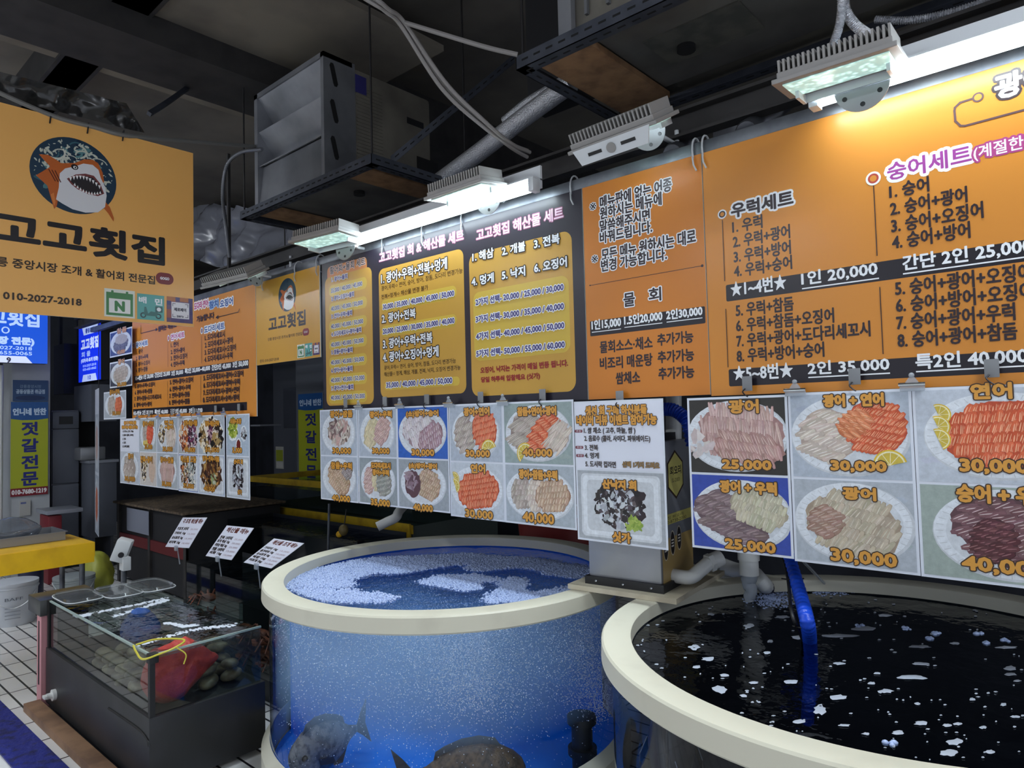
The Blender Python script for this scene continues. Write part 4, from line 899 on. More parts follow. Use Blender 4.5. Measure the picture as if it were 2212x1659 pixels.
# template spheres written in bulk
def ico(sub):
    bm = bmesh.new(); bmesh.ops.create_icosphere(bm, subdivisions=sub, radius=1.0)
    V = np.array([v.co[:] for v in bm.verts]); Fq = np.array([[v.index for v in f.verts] for f in bm.faces]); bm.free(); return V, Fq
def bulk(name, pos, scl, m, sub=1, org=(0, 0, 0), smooth=True):
    V, Fq = ico(sub); n = len(pos); nv, nf = len(V), len(Fq)
    pos = np.array(pos) - np.array(org); scl = np.array(scl)
    if scl.ndim == 1: scl = np.repeat(scl[:, None], 3, 1)
    co = (V[None]*scl[:, None, :] + pos[:, None, :]).reshape(-1, 3)
    fi = (Fq[None] + (np.arange(n)*nv)[:, None, None]).reshape(-1)
    me = bpy.data.meshes.new(name); me.vertices.add(n*nv); me.vertices.foreach_set('co', co.astype('f').ravel())
    me.loops.add(n*nf*3); me.loops.foreach_set('vertex_index', fi.astype('i')); me.polygons.add(n*nf)
    me.polygons.foreach_set('loop_start', (np.arange(n*nf)*3).astype('i'))
    me.update(calc_edges=True); me.validate()
    if smooth: me.polygons.foreach_set('use_smooth', np.ones(n*nf, bool))
    me.materials.append(m); o = bpy.data.objects.new(name, me); C.objects.link(o); o.location = org; ORIG[o.name] = Vector(org); return o
def inside(pt_, poly):
    x, y = pt_; r = False; j = len(poly)-1
    for i in range(len(poly)):
        xi, yi = poly[i]; xj, yj = poly[j]
        if (yi > y) != (yj > y) and x < (xj-xi)*(y-yi)/(yj-yi)+xi: r = not r
        j = i
    return r
s2 = 2.968; w2 = lambda x, y: tuple(onZ(540+x/s2, 1100+y/s2, WAT)[:2])
foamA = [(215, 455), (330, 410), (480, 370), (650, 330), (850, 310), (1100, 300), (1400, 285), (1600, 305), (1900, 320), (2000, 345), (2150, 365), (2260, 440), (2080, 440), (1900, 420), (1860, 390), (1700, 375), (1450, 400), (1380, 375), (1430, 355), (1280, 360), (1100, 390), (950, 415), (820, 410), (720, 430), (640, 465), (680, 490), (560, 510), (480, 500), (540, 525), (640, 515), (740, 540), (850, 540), (960, 570), (860, 600), (600, 600), (450, 590), (330, 550), (240, 500)]
foamB = [(1080, 465), (1230, 425), (1450, 420), (1600, 450), (1580, 465), (1460, 470), (1480, 515), (1380, 525), (1230, 500)]
foamC = [(1600, 480), (1680, 435), (1770, 450), (1760, 490), (1750, 520), (1800, 540), (1900, 525), (2060, 490), (2260, 480), (2260, 520), (1980, 570), (1700, 600), (1540, 605), (1510, 580), (1560, 535), (1630, 510)]
FOAM = mat('wet_sea_foam', (168, 186, 226), .22, spec=.7)
rng = random.Random(11)
PL = [[w2(*p) for p in f] for f in (foamA, foamB, foamC)]
pos, scl = [], []
xs_ = [p[0] for f in PL for p in f]; ys_ = [p[1] for f in PL for p in f]
for i in range(70000):
    x, y = rng.uniform(min(xs_), max(xs_)), rng.uniform(min(ys_), max(ys_))
    jx, jy = x+rng.gauss(0, .012), y+rng.gauss(0, .012)
    if math.hypot(x-C1[0], y-C1[1]) > R1-.062 or not any(inside((jx, jy), f) for f in PL): continue
    r = rng.choice((.003, .0035, .004, .005, .006, .0085)); pos.append((x, y, WAT+rng.uniform(-.002, .004))); scl.append((r, r, r*.75))
o = bulk('sea_foam', pos, scl, FOAM, 1, (C1[0], C1[1], WAT)); tag(o, 'pale blue bubbly foam floating on the blue lined round tank', 'foam', kind='stuff')

# rising air bubbles inside the blue tank
BUB = mat('air_bubble', (238, 244, 255), .12, spec=1.0)
pos, scl = [], []
wr1 = R1-.05
def inc(x, y): return math.hypot(x-C1[0], y-C1[1]) < wr1
pl1 = onZ(985, 1430, .55); pl2 = onZ(1255, 1420, .55)
while len(pos) < 40000:
    k_ = rng.random()
    if k_ < .72:
        a = rng.uniform(0, 2*PI); d = wr1*math.sqrt(rng.random()); x, y = C1[0]+d*math.cos(a), C1[1]+d*math.sin(a)
        z = WAT-.02-min(.62, rng.expovariate(1/.17)); r = rng.uniform(.0009, .0022)
    elif k_ < .86:
        z = rng.uniform(.35, WAT-.02); s_ = .10+.16*(z-.3); x, y = pl1.x+rng.gauss(0, s_), pl1.y+.1+rng.gauss(0, s_); r = rng.uniform(.0011, .0026)
    else:
        z = rng.uniform(.25, WAT-.02); s_ = .05+.15*(z-.2); x, y = pl2.x+rng.gauss(0, s_), pl2.y+.12+rng.gauss(0, s_); r = rng.uniform(.0011, .0027)
    if inc(x, y): pos.append((x, y, z)); scl.append(r)
o = bulk('air_bubbles', pos, scl, BUB, 1, (C1[0], C1[1], BZ)); tag(o, 'countless small air bubbles rising in the blue lined round tank', 'bubbles', kind='stuff')

# cloudy water body of the blue tank
m = bpy.data.materials.new('cloudy_aerated_water'); m.use_nodes = True; nt = m.node_tree; nt.nodes.remove(nt.nodes['Principled BSDF'])
tr = nt.nodes.new('ShaderNodeBsdfTransparent'); vs = nt.nodes.new('ShaderNodeVolumeScatter'); vs.inputs['Color'].default_value = (.50, .77, 1, 1); vs.inputs['Density'].default_value = 1.5
nt.links.new(tr.outputs[0], nt.nodes['Material Output'].inputs[0]); nt.links.new(vs.outputs[0], nt.nodes['Material Output'].inputs[1])
b = B(); b.lathe(C1, [(0, .34), (wr1-.004, .34), (wr1-.004, WAT-.012), (0, WAT-.012)], seg=64)
o = b.build('aerated_water', m, None, (C1[0], C1[1], .42)); tag(o, 'cloudy aerated upper water of the blue lined round tank', 'water', kind='stuff')

# foam flecks on the dark water
FLK = mat('foam_fleck', (170, 178, 192), .35)
bm_ = B(); rng = random.Random(4); spots = []
s8 = 2.967
for (x, y, a, b_) in ((60, 885, 40, 16), (150, 958, 48, 14), (75, 1010, 28, 10), (250, 1065, 30, 10), (220, 1155, 50, 24), (410, 748, 34, 14), (545, 845, 22, 10), (620, 690, 48, 10), (165, 672, 28, 8), (680, 1105, 45, 14), (985, 988, 40, 9), (1195, 1115, 30, 9), (1285, 1165, 50, 14), (985, 1205, 55, 17), (865, 1285, 45, 32), (1455, 1078, 95, 14), (1505, 990, 60, 11), (1505, 880, 75, 10), (1150, 765, 85, 14), (1280, 680, 50, 9), (1000, 810, 120, 11), (1515, 1370, 48, 16), (1680, 1385, 32, 10), (1745, 1375, 30, 9), (1365, 1430, 42, 13), (1160, 1440, 28, 8), (1730, 1490, 52, 20), (1690, 1560, 55, 24), (1955, 1555, 35, 12), (1840, 1218, 22, 9), (2040, 1252, 22, 11), (2115, 1330, 30, 8), (2080, 1020, 40, 16), (2085, 1058, 42, 10), (1725, 860, 32, 8), (2060, 885, 70, 9), (1490, 1247, 24, 8), (1910, 1398, 24, 9), (740, 820, 70, 14), (1020, 1385, 40, 8), (440, 1112, 30, 9), (375, 1195, 28, 9), (525, 920, 25, 9), (2130, 1100, 30, 6), (1230, 1052, 22, 6), (730, 1360, 40, 12)):
    spots.append((x, y, a, b_))
for i in range(210): spots.append((rng.uniform(-350, 2172), rng.uniform(560, 1640), rng.uniform(5, 14), rng.uniform(2.5, 5)))
nfl = 0
for x, y, a, b_ in spots:
    c = onZ(1480+x/s8, 1100+y/s8, WAT+.002); e1 = onZ(1480+(x+a)/s8, 1100+y/s8, WAT+.002)-c; e2 = onZ(1480+x/s8, 1100+(y+b_)/s8, WAT+.002)-c
    if math.hypot(c.x-C2[0], c.y-C2[1]) > R2-.10: continue
    e1 *= .95; n = 14; top = []; nfl += 1
    kk = [1+rng.uniform(-.3, .25) for _ in range(n)]
    P0 = [c+(e1*math.cos(2*PI*i/n)+e2*math.sin(2*PI*i/n))*kk[i] for i in range(n)]
    if any(math.hypot(p.x-C2[0], p.y-C2[1]) > R2-.06 for p in P0): continue
    P1 = [c+(p-c)*.8+Vector((0, 0, .0012)) for p in P0]
    v0 = [bm_.bm.verts.new(p) for p in P0]; v1 = [bm_.bm.verts.new(p) for p in P1]; bm_.bm.faces.new(v1)
    for i in range(n): bm_.bm.faces.new((v0[i], v0[(i+1) % n], v1[(i+1) % n], v1[i]))
o = bm_.build('foam_flecks', FLK, None, (C2[0], C2[1], WAT), flip=True); tag(o, 'scattered white foam flecks drifting on the dark water of the nearest tank', 'foam', kind='stuff')
# domed bubbles and splash where water falls in
pos, scl = [], []
for (x, y, r) in ((1125, 752, 26), (1420, 765, 24), (1615, 798, 24), (1885, 795, 24), (2050, 840, 26), (1565, 830, 14), (1925, 858, 14), (1310, 1505, 30)):
    for j in range(6):
        p = onZ(1480+(x+rng.uniform(-r, r))/s8, 1100+(y+rng.uniform(-.3, .3)*r)/s8, WAT); q = rng.uniform(.005, .011); pos.append((p.x, p.y, WAT)); scl.append((q, q, q*.8))
for j in range(900):
    p = onZ(1480+rng.gauss(560, 70)/s8, 1100+rng.gauss(560, 35)/s8, WAT)
    if j % 3 == 0: p = onZ(1480+rng.gauss(930, 60)/s8, 1100+rng.gauss(520, 12)/s8, WAT)
    if math.hypot(p.x-C2[0], p.y-C2[1]) < R2-.06:
        q = rng.uniform(.002, .006); pos.append((p.x, p.y, WAT)); scl.append((q, q, q*.7))
o = bulk('splash_bubbles', pos, scl, FOAM, 1, (C2[0], C2[1], WAT)); tag(o, 'splash and domed bubbles around the falling water in the nearest tank', 'bubbles', kind='stuff')

# ---------------------------------------------------------------- fish and fittings in the tanks
def fish(label, c, heading, L, hgt, wid, colm, belly, finm, pitch=0.0):
    t = thing('fish', label, 'fish', c, 'fish swimming in the round tanks')
    Mx = Matrix.Translation(c) @ Matrix.Rotation(heading, 4, 'Z') @ Matrix.Rotation(pitch, 4, 'Y')
    prof = [(-.5, .06, .03), (-.44, .10, .05), (-.36, .16, .10), (-.22, .36, .30), (-.05, .49, .44), (.12, .52, .5), (.28, .46, .48), (.4, .33, .4), (.47, .2, .26), (.5, .06, .08)]
    b = B(); rings = []
    for x, h_, w_ in prof:
        rings.append([b.bm.verts.new(Mx @ Vector((x*L, math.sin(2*PI*j/16)*w_*wid, math.cos(2*PI*j/16)*h_*hgt*(1 if math.cos(2*PI*j/16) > 0 else .85)))) for j in range(16)])
    for a, d in zip(rings, rings[1:]):
        for j in range(16): f = b.bm.faces.new((a[j], a[(j+1) % 16], d[(j+1) % 16], d[j])); f.smooth = True
    b.bm.faces.new(rings[0]); b.bm.faces.new(rings[-1][::-1]); b.build('body', colm, t)
    q = lambda x, z: Mx @ Vector((x*L, 0, z*hgt)); th = Mx.to_3x3() @ Vector((0, .006, 0))
    b = B(); b.prism([q(-.47, .07), q(-.56, .3), q(-.66, .5), q(-.6, .05), q(-.66, -.42), q(-.55, -.2), q(-.47, -.07)], th); b.build('tail_fin', finm, t)
    b = B(); b.prism([q(-.3, .22), q(-.28, .4), q(-.2, .5), q(-.05, .62), q(.1, .66), q(.24, .6), q(.3, .42), q(.1, .48), q(-.1, .42)], th); b.build('dorsal_fin', finm, t)
    b = B(); b.prism([q(-.3, -.2), q(-.2, -.5), q(-.08, -.46), q(-.05, -.38)], th); b.build('anal_fin', finm, t)
    for s_ in (-1, 1):
        b = B(); e = Mx @ Vector((.37*L, s_*.39*wid, .1*hgt)); b.ball(e, .016*L/.4, sub=2); b.build('eye', mat('fish_eye', (16, 16, 18), .1), t)
        b = B(); g = lambda x, y, z: Mx @ Vector((x*L, s_*y*wid, z*hgt)); b.prism([g(.22, .52, .0), g(.05, .66, -.06), g(.02, .66, -.2), g(.2, .5, -.14)], th*.6); b.build('pectoral_fin', finm, t)
    return t
FB = mat('brown_fish_scales', (104, 84, 62), .38, noise=(40, (66, 54, 44), .4, .6), bump=(120, .4)); FG = mat('grey_fish_scales', (120, 122, 124), .38, noise=(34, (74, 78, 86), .45, .6), bump=(110, .4)); FF = mat('dark_fish_fin', (54, 50, 48), .5)
FD = mat('dark_fish_skin', (52, 44, 42), .45, noise=(20, (34, 30, 32), .4, .6))
pf = onY(1012, 1700, 1.95); view = math.atan2(pf.y, pf.x)
fish('big brown fish swimming low at the front of the blue lined tank', (pf.x, pf.y, max(pf.z-.02, BZ+.12)), view-PI/2, .46, .21, .17, FB, FB, FF)
vd = Vector((C1[0], C1[1], 0)).normalized(); pg = Vector((C1[0], C1[1], 0))+Vector((-vd.y, vd.x, 0))*(R1-.31)-vd*.28
fish('grey scaled fish at the far left side of the blue lined tank', (pg.x, pg.y, .175), view+2.3, .34, .22, .13, FG, FG, FF, pitch=.12)
ph_ = onY(1356, 1625, 1.95)
fish('dark fish behind the front wall of the nearest tank', (ph_.x+.06, max(ph_.y, C2[1]-.25), .42), PI/2+.45, .4, .28, .16, FD, FD, FF, pitch=-.3)
BLKP = mat('black_plastic', (24, 25, 28), .45)
pp = onY(1283, 1580, C1[1]+.1); pp = Vector((min(pp.x, C1[0]+R1-.14), pp.y, 0))
t = thing('drain_standpipe', 'black flanged drain standpipe inside the blue lined tank at its right side', 'pipe', (pp.x, pp.y, BZ))
b = B(); b.tube([(pp.x, pp.y, BZ), (pp.x, pp.y, .29)], .045, BLKP, 20); b.build('pipe', BLKP, t)
for z in (.16, .29): b = B(); b.tube([(pp.x, pp.y, z-.015), (pp.x, pp.y, z+.015)], .062, BLKP, 20); b.build('flange', BLKP, t)
# diamond net inside the nearest tank
NET = mat('grey_net_cord', (92, 98, 110), .6); b = B(); angc = math.atan2(-C2[1], -C2[0])
rn = R2-.075
for i in range(26):
    for sg in (-1, 1):
        a0 = angc-.62+.05*i*1.0; pts = []
        for j in range(9):
            a = a0+sg*.045*j
            if abs(a-angc) < .68: pts.append((C2[0]+rn*math.cos(a), C2[1]+rn*math.sin(a), .2+.06*j))
        if len(pts) > 2: b.tube(pts, .0018, NET, 4, cap=False)
o = b.build('diamond_net', NET, None, (C2[0], C2[1], BZ)); tag(o, 'grey diamond mesh net hanging inside the nearest dark water tank', 'net')

# ---------------------------------------------------------------- slicing machine on its plank
PZ = RIM+.022
A_ = onZ(1272, 1243, PZ+.03); B_ = onZ(1430, 1264, PZ+.03); C_ = onZ(1502, 1228, PZ+.03)
ex = (B_-A_); wm = ex.length; ex.normalize(); ey = Vector((-ex.y, ex.x, 0)); dm = max(.34, (C_-B_).dot(ey)); ezv = Vector((0, 0, 1))
PLK = mat('pale_plank', (206, 198, 176), .5, noise=(7, (178, 168, 146), .45, .7))
t = thing('plank', 'pale square plank bridging the rims of the two round tanks', 'plank', ((A_+B_)/2).to_tuple()[:2]+(RIM,))
o0 = A_ - ex*.07 - ey*.055
b = B(); b.prism([o0+ezv*(RIM+.001-o0.z), o0+ex*(wm+.15)+ezv*(RIM+.001-o0.z), o0+ex*(wm+.15)+ey*(dm+.2)+ezv*(RIM+.001-o0.z), o0+ey*(dm+.2)+ezv*(RIM+.001-o0.z)], (0, 0, .02)); b.build('board', PLK, t)
GREYM = mat('brushed_steel_case', (158, 160, 166), .36, .45, noise=(3, (142, 146, 154), .4, .7)); GOLDM = mat('gold_foil_label', (190, 160, 98), .3, .5)
zt = onY(1445, 955, B_.y).z; zb_ = RIM+.021
t = thing('fish_slicing_machine', 'grey steel fish slicing machine with gold labels standing on the pale plank', 'machine', (((A_+B_)/2).x, ((A_+B_)/2).y, zb_))
def fr_(u, v, z): return A_ + ex*u + ey*v + ezv*(z-A_.z)
def mbox(u0, u1, v0, v1, z0, z1, name, m, bev=0.0, par=None):
    b = B(); b.prism([fr_(u0, v0, z0), fr_(u1, v0, z0), fr_(u1, v1, z0), fr_(u0, v1, z0)], (0, 0, z1-z0))
    if bev: bmesh.ops.bevel(b.bm, geom=list(b.bm.edges), offset=bev, segments=2, profile=.6, affect='EDGES')
    return b.build(name, m, par or t)
mbox(.0, wm, .0, dm, zb_+.03, zt, 'case', GREYM, .012)
mbox(-.012, wm+.012, -.012, dm+.012, zb_, zb_+.032, 'base_plate', BLKP)
b = B()
for u in (.04, wm*.5, wm-.04): b.ball(fr_(u, -.013, zb_+.016), .006, sub=1)
b.build('screws', CHR, t)
mbox(.03, wm-.03, .03, dm-.03, zt, zt+.03, 'hopper_lid', BLKP)
# labels on the right side face
side = Paint(fr_(wm+.0012, 0, zb_), ey, ezv, ex)
h_ = zt-zb_
side.rect(.012, .032, dm-.012, .20, (178, 150, 92))
for i in range(3): 
    x = dm*(.14+.2*i); side.ell(x, .165+.01*i, .024, .05, (222, 214, 190), n=20); side.ell(x, .165+.01*i, .021, .046, (40, 34, 34), n=20)
    for j in range(3): side.rect(x-.012, .15+.012*j+.01*i, x+.012, .156+.012*j+.01*i, (226, 222, 214))
side.rect(.012, h_*.43, dm-.012, h_*.50, (206, 196, 110)); side.text('070-8730-2000', .03, h_*.435, dm*.7, h_*.022, (70, 60, 40)); side.text('횟집 회오리', .03, h_*.465, dm*.6, h_*.02, (70, 60, 40))
hx = [(dm*.5+.085*math.cos(a)*s_, h_*.76+.10*math.sin(a)) for a, s_ in ((PI/2, 1), (PI/6, 1.1), (-PI/6, 1.1), (-PI/2, 1), (-5*PI/6, 1.1), (5*PI/6, 1.1))]
side.poly(hx, (62, 44, 34)); side.poly([(dm*.5+(x-dm*.5)*.9, h_*.76+(y-h_*.76)*.9) for x, y in hx], (212, 202, 118))
side.text('회오리', dm*.5-.055, h_*.76, .115, .035, (40, 34, 30), bold=.001); side.text('SL-2000', dm*.5-.04, h_*.76-.03, .08, .016, (50, 44, 36))
side.build('gold_label', INK, t)
b = B(); q = fr_(wm+.0015, dm*.16, zb_+h_*.62); b.bm.faces.new([b.bm.verts.new(q+ey*.022*math.cos(2*PI*i/20)+ezv*.05*math.sin(2*PI*i/20)) for i in range(20)]); b.build('hand_hole', BLKP, t)

# ---------------------------------------------------------------- plumbing
PVC = mat('white_pvc_pipe', (218, 220, 218), .32); NAVY = mat('navy_rubber_sleeve', (28, 34, 62), .5); HOSE = mat('blue_hose', (24, 72, 200), .32)
def run(ctrl, r, name, label, cat, m, seg=14, n=8, org=None, parts=()):
    pts = curve_pts(ctrl, n); t_ = thing(name, label, cat, org or ctrl[0]); b = B(); b.tube(pts, r, m, seg); b.build('tube', m, t_); return t_
y_ = B_.y+.10
e0 = fr_(wm+.002, dm*.33, 0); p_ = lambda x, y, Y: onY(x, y, Y)
e1 = p_(1452, 1243, e0.y)
t = run([e1, p_(1490, 1247, e0.y+.02), p_(1512, 1232, e0.y+.05), p_(1530, 1217, e0.y+.09)], .028, 'drain_elbow', 'white PVC elbow leaving the gold labelled side of the slicing machine', 'pipe', PVC)
c_ = p_(1530, 1217, e0.y+.09); c2_ = p_(1556, 1205, e0.y+.14); b = B(); b.tube([c_, (c_*2+c2_)/3], .037, PVC, 6); b.tube([(c_*2+c2_)/3, c2_], .033, PVC, 20); b.build('coupling', PVC, t)
wx = onZ(1621, 1300, WAT)
zl = onY(1608, 1240, wx.y).z
t = thing('outlet_pipe', 'white vertical outlet pipe pouring water into the nearest tank', 'pipe', (wx.x, wx.y, zl))
b = B(); b.tube([(wx.x, wx.y, zl), (wx.x, wx.y, 1.25)], .038, PVC, 24, cap=False); b.tube([(wx.x, wx.y, zl+.06), (wx.x, wx.y, zl+.14)], .043, PVC, 24); b.build('tube', PVC, t)
b = B(); b.tube([(wx.x, wx.y, 1.25), (wx.x, wx.y+.15, 1.3), (wx.x, 3.6, 1.3)], .038, PVC, 16); b.build('feed_tube', PVC, t)
STRM = clear_mat('falling_water', (226, 232, 240), .04, 1.45, wave=(30, .9), milky=.4, milk=(214, 222, 232))
b = B(); pts = [(wx.x+.006*math.sin(i), wx.y, zl+.02-(zl+.02-WAT)*i/12) for i in range(13)]; b.tube(pts, [.033-.001*i+.002*math.sin(i*2.1) for i in range(13)], STRM, 14)
o = b.build('falling_water', STRM, None, (wx.x, wx.y, WAT)); tag(o, 'clear stream of water falling from the white outlet pipe into the nearest tank', 'water')
t = run([p_(1562, 1222, 2.95), p_(1590, 1232, 2.95), p_(1625, 1238, 2.92), p_(1645, 1258, 2.82), onZ(1655, 1268, WAT+.02)], .034, 'return_pipe', 'white PVC return pipe with navy sleeve bending down behind the falling water', 'pipe', PVC)
q0 = onZ(1652, 1266, WAT+.03); q1 = onZ(1668, 1282, WAT-.03); b = B(); b.tube([q0, q1], .036, NAVY, 16); b.build('sleeve', NAVY, t)
hz = onZ(1749, 1385, WAT); hp = [onY(1690, 1150, 2.62), onY(1708, 1215, 2.55), onY(1730, 1290, 2.35), onY(1744, 1345, 2.24), hz, onZ(1752, 1430, .70), onZ(1748, 1500, .56), onZ(1744, 1558, .42)]
hp = [Vector((p.x, p.y if p.y > C2[1]-R2+.12 else C2[1]-R2+.12, p.z)) for p in hp]
pts = curve_pts(hp, 40); b = B(); b.tube(pts, [.0225 + .0011*math.sin(i*1.25) for i in range(len(pts))], HOSE, 14)
t = thing('blue_hose', 'corrugated blue hose hanging down into the dark water of the nearest tank', 'hose', hz); b.build('tube', HOSE, t)
BLKC = mat('black_cable', (22, 22, 24), .5); b = B(); b.tube([p+Vector((-.03+.01*math.sin(i*.05), -.008, 0)) for i, p in enumerate(pts[10:190])], .006, BLKC, 8); b.build('cable', BLKC, t)
for i in (60, 130): b = B(); b.tube([pts[i]+Vector((-.045, -.01, 0)), pts[i]+Vector((0, -.028, .004)), pts[i]+Vector((.028, .0, .008))], .0025, BLKC, 6); b.build('tie', BLKC, t)
AIR = clear_mat('clear_air_tube', (220, 226, 232), .1, 1.4, milky=.35); b = B(); b.tube([onY(1728, 1205, 2.75), onZ(1792, 1272, WAT)], .006, AIR, 8); o = b.build('air_tube', AIR, None, onZ(1792, 1272, WAT)); tag(o, 'thin clear air tube slanting into the water right of the blue hose', 'tube')
yb_ = B_.y+.16
b = B(); pts = curve_pts([onY(1432, 884, yb_), onY(1455, 886, yb_), onY(1476, 900, yb_), onY(1486, 915, yb_), onY(1496, 960, yb_+.02)], 26); b.tube(pts, [.026+.003*math.sin(i*1.1) for i in range(len(pts))], HOSE, 14); o = b.build('blue_hose', HOSE, None, onY(1496, 960, yb_)); tag(o, 'corrugated blue hose bent above the slicing machine, seen between two posters', 'hose')
b = B(); b.tube([onY(1455, 955, yb_+.12), onY(1455, 850, yb_+.12)], .034, PVC, 16); o = b.build('supply_pipe', PVC, None, onY(1455, 955, yb_+.12)); tag(o, 'upright white pipe behind the slicing machine, seen between two posters', 'pipe')

# ---------------------------------------------------------------- lamps
LAMPB = mat('grey_lamp_casting', (150, 148, 146), .5, .2); LAMPW = mat('white_lamp_bracket', (214, 218, 222), .4, .1)
m = mat('led_lens', (206, 246, 236), .3, emit=1.0)
def lens_mat():
    m = mat('led_lens_glow', (200, 240, 232), .3)
    nt = m.node_tree; b = nt.nodes['Principled BSDF']; tc = nt.nodes.new('ShaderNodeTexCoord'); v = nt.nodes.new('ShaderNodeTexVoronoi'); v.inputs['Scale'].default_value = 55
    r = nt.nodes.new('ShaderNodeMapRange'); r.inputs[1].default_value = 0; r.inputs[2].default_value = .6; r.inputs[3].default_value = .62; r.inputs[4].default_value = .20
    nt.links.new(tc.outputs['Object'], v.inputs['Vector']); nt.links.new(v.outputs['Distance'], r.inputs[0]); nt.links.new(r.outputs[0], b.inputs['Emission Strength'])
    b.inputs['Emission Color'].default_value = (.62, .95, .88, 1); return m
LENS = lens_mat()
def flood(label, c, tilt, yaw=0.0, L=.30, W=.17, power=SPOT, front=False):
    """LED flood lamp; lens faces down before tilting about its long axis"""
    t = thing('flood_lamp', label, 'lamp', c, 'LED flood lamps above the menu boards')
    t.rotation_euler = Euler((tilt, 0, yaw), 'XYZ')
    def add(b, name, m_):
        me = bpy.data.meshes.new(name); bmesh.ops.recalc_face_normals(b.bm, faces=b.bm.faces); b.bm.to_mesh(me); b.bm.free(); me.materials.append(m_)
        o = bpy.data.objects.new(name, me); C.objects.link(o); o.parent = t; return o
    b = B(); b.box((-L/2, -W/2, .0), (L/2, W/2, .022), bev=.004); b.box((-L/2-.012, -W/2-.012, -.012), (L/2+.012, W/2+.012, .002), bev=.003); add(b, 'housing', LAMPB)
    b = B(); n = 22
    for i in range(n):
        x = -L/2+L*(i+.5)/n; b.box((x-.0032, -W*.46, .022), (x+.0032, W*.46, .058))
    add(b, 'heat_sink', LAMPB)
    b = B(); b.box((-L/2+.012, -W/2+.012, -.0155), (L/2-.012, W/2-.012, -.0125)); add(b, 'lens', LENS)
    # swivel bracket with a round drilled plate hanging on the board side
    if front:
        b = B(); b.prism([(-L*.46, -W/2-.016, -.004), (L*.46, -W/2-.016, -.004), (L*.40, -W/2-.016, -.062), (-L*.40, -W/2-.016, -.062)], (0, .004, 0)); add(b, 'bracket_plate', LAMPW)
        for x in (-.2, .2): b = B(); b.box((L*x-.03, -W/2-.0175, -.038), (L*x+.03, -W/2-.0165, -.026)); add(b, 'slot', BLKP)
        b = B(); b.tube([(0, -W/2-.0162, -.034), (0, -W/2-.022, -.034)], .018, LAMPB, 16); add(b, 'pivot_bolt', LAMPB)
    b = B(); b.box((-L*.42, W/2+.014, -.035), (L*.42, W/2+.019, .012)); b.box((-L*.42, W*.1, -.037), (-L*.42+.01, W/2+.019, -.005)); b.box((L*.42-.01, W*.1, -.037), (L*.42, W/2+.019, -.005)); add(b, 'bracket', LAMPW)
    b = B(); P = [(.075*math.cos(a), W/2+.022, -.028+.075*math.sin(a)) for a in [PI+PI*i/20 for i in range(21)]]; b.prism([(x+L*.12, y, z) for x, y, z in P], (0, .004, 0)); add(b, 'mounting_plate', mat('dusty_steel_plate', (150, 152, 154), .35, .6))
    b = B()
    for a in (-2.6, -1.57, -.55): b.tube([(L*.12+.055*math.cos(a), W/2+.0205, -.028+.055*math.sin(a)), (L*.12+.055*math.cos(a), W/2+.0222, -.028+.055*math.sin(a))], .007, BLKP, 12)
    add(b, 'bolt_hole', BLKP)
    Ri = t.rotation_euler.to_matrix().transposed(); a0 = Vector((L*.12, W/2+.024, -.02)); aw = t.rotation_euler.to_matrix() @ a0 + Vector(c)
    m1 = Ri @ (Vector((aw.x, 2.43, aw.z))-Vector(c)); m2 = Ri @ (Vector((aw.x, 2.43, 2.70))-Vector(c))
    b = B(); b.tube([a0, m1], .009, LAMPW, 8); b.tube([m1, m2], .009, LAMPW, 8); add(b, 'arm', LAMPW)
    ld = bpy.data.lights.new('led_light', 'SPOT'); ld.energy = power; ld.spot_size = math.radians(104); ld.spot_blend = .6; ld.shadow_soft_size = .06; ld.color = (.84, .94, 1.0)
    lo = bpy.data.objects.new('led_light', ld); C.objects.link(lo); lo.parent = t; lo.location = (0, -.02, -.05); lo.rotation_euler = (-.55-tilt, 0, 0)
    return t
def fl(label, x, y, Y, tilt, yaw=0, **k): return flood(label, onY(x, y, Y), tilt, yaw, **k)
fl('finned flood lamp with glowing lens in front of the long tube lamp at upper right', 1812, 152, 2.06, .10, .04, W=.15)
fl('flood lamp turned away, showing its white slotted bracket, above the narrow notice board', 1342, 285, 2.10, .50, -.05, L=.36, W=.15, front=True)
fl('finned flood lamp over the right end of the shorter tube lamp', 1005, 412, 2.08, .12, .0, L=.33, W=.15)
fl('flood lamp at the left end of the shorter tube lamp, lens glowing', 703, 515, 2.06, -.04, .12, L=.38, W=.15)
fl('flood lamp seen edge on at the far left, above the small shark sign', 505, 600, 2.06, .5, .1, L=.50, W=.15)

TUBEM = bpy.data.materials.new('tube_glow'); TUBEM.use_nodes = True; bs = TUBEM.node_tree.nodes['Principled BSDF']; bs.inputs['Base Color'].default_value = (.8, .9, 1, 1); bs.inputs['Emission Color'].default_value = (.80, .94, 1.0, 1); bs.inputs['Emission Strength'].default_value = TUBE
def tube_lamp(label, x0, x1, Y, z, r=.022, m_=TUBEM):
    t = thing('tube_lamp', label, 'lamp', ((x0+x1)/2, Y, z), 'tube lamps')
    b = B(); b.box((x0-.03, Y+.018, z-.005), (x1+.03, Y+.03, z+.09)); b.box((x0-.03, Y-.03, z+.028), (x1+.03, Y+.03, z+.034)); b.build('housing', LAMPW, t)
    b = B(); b.tube([(x0, Y-.005, z), (x1, Y-.005, z)], r, m_, 16); b.build('tube', m_, t)
    for x in (x0, x1):
        s_ = -1 if x == x0 else 1; b = B(); b.box((min(x, x+s_*.028), Y-.03, z-.026), (max(x, x+s_*.028), Y+.018, z+.03), bev=.004); b.build('end_cap', LAMPW, t)
    return t
TY = 2.19
a, c = onY(768, 526, TY), onY(1150, 404, TY); tube_lamp('shorter glowing tube lamp hung over the black menu board', a.x, c.x, TY, (a.z+c.z)/2+.003)
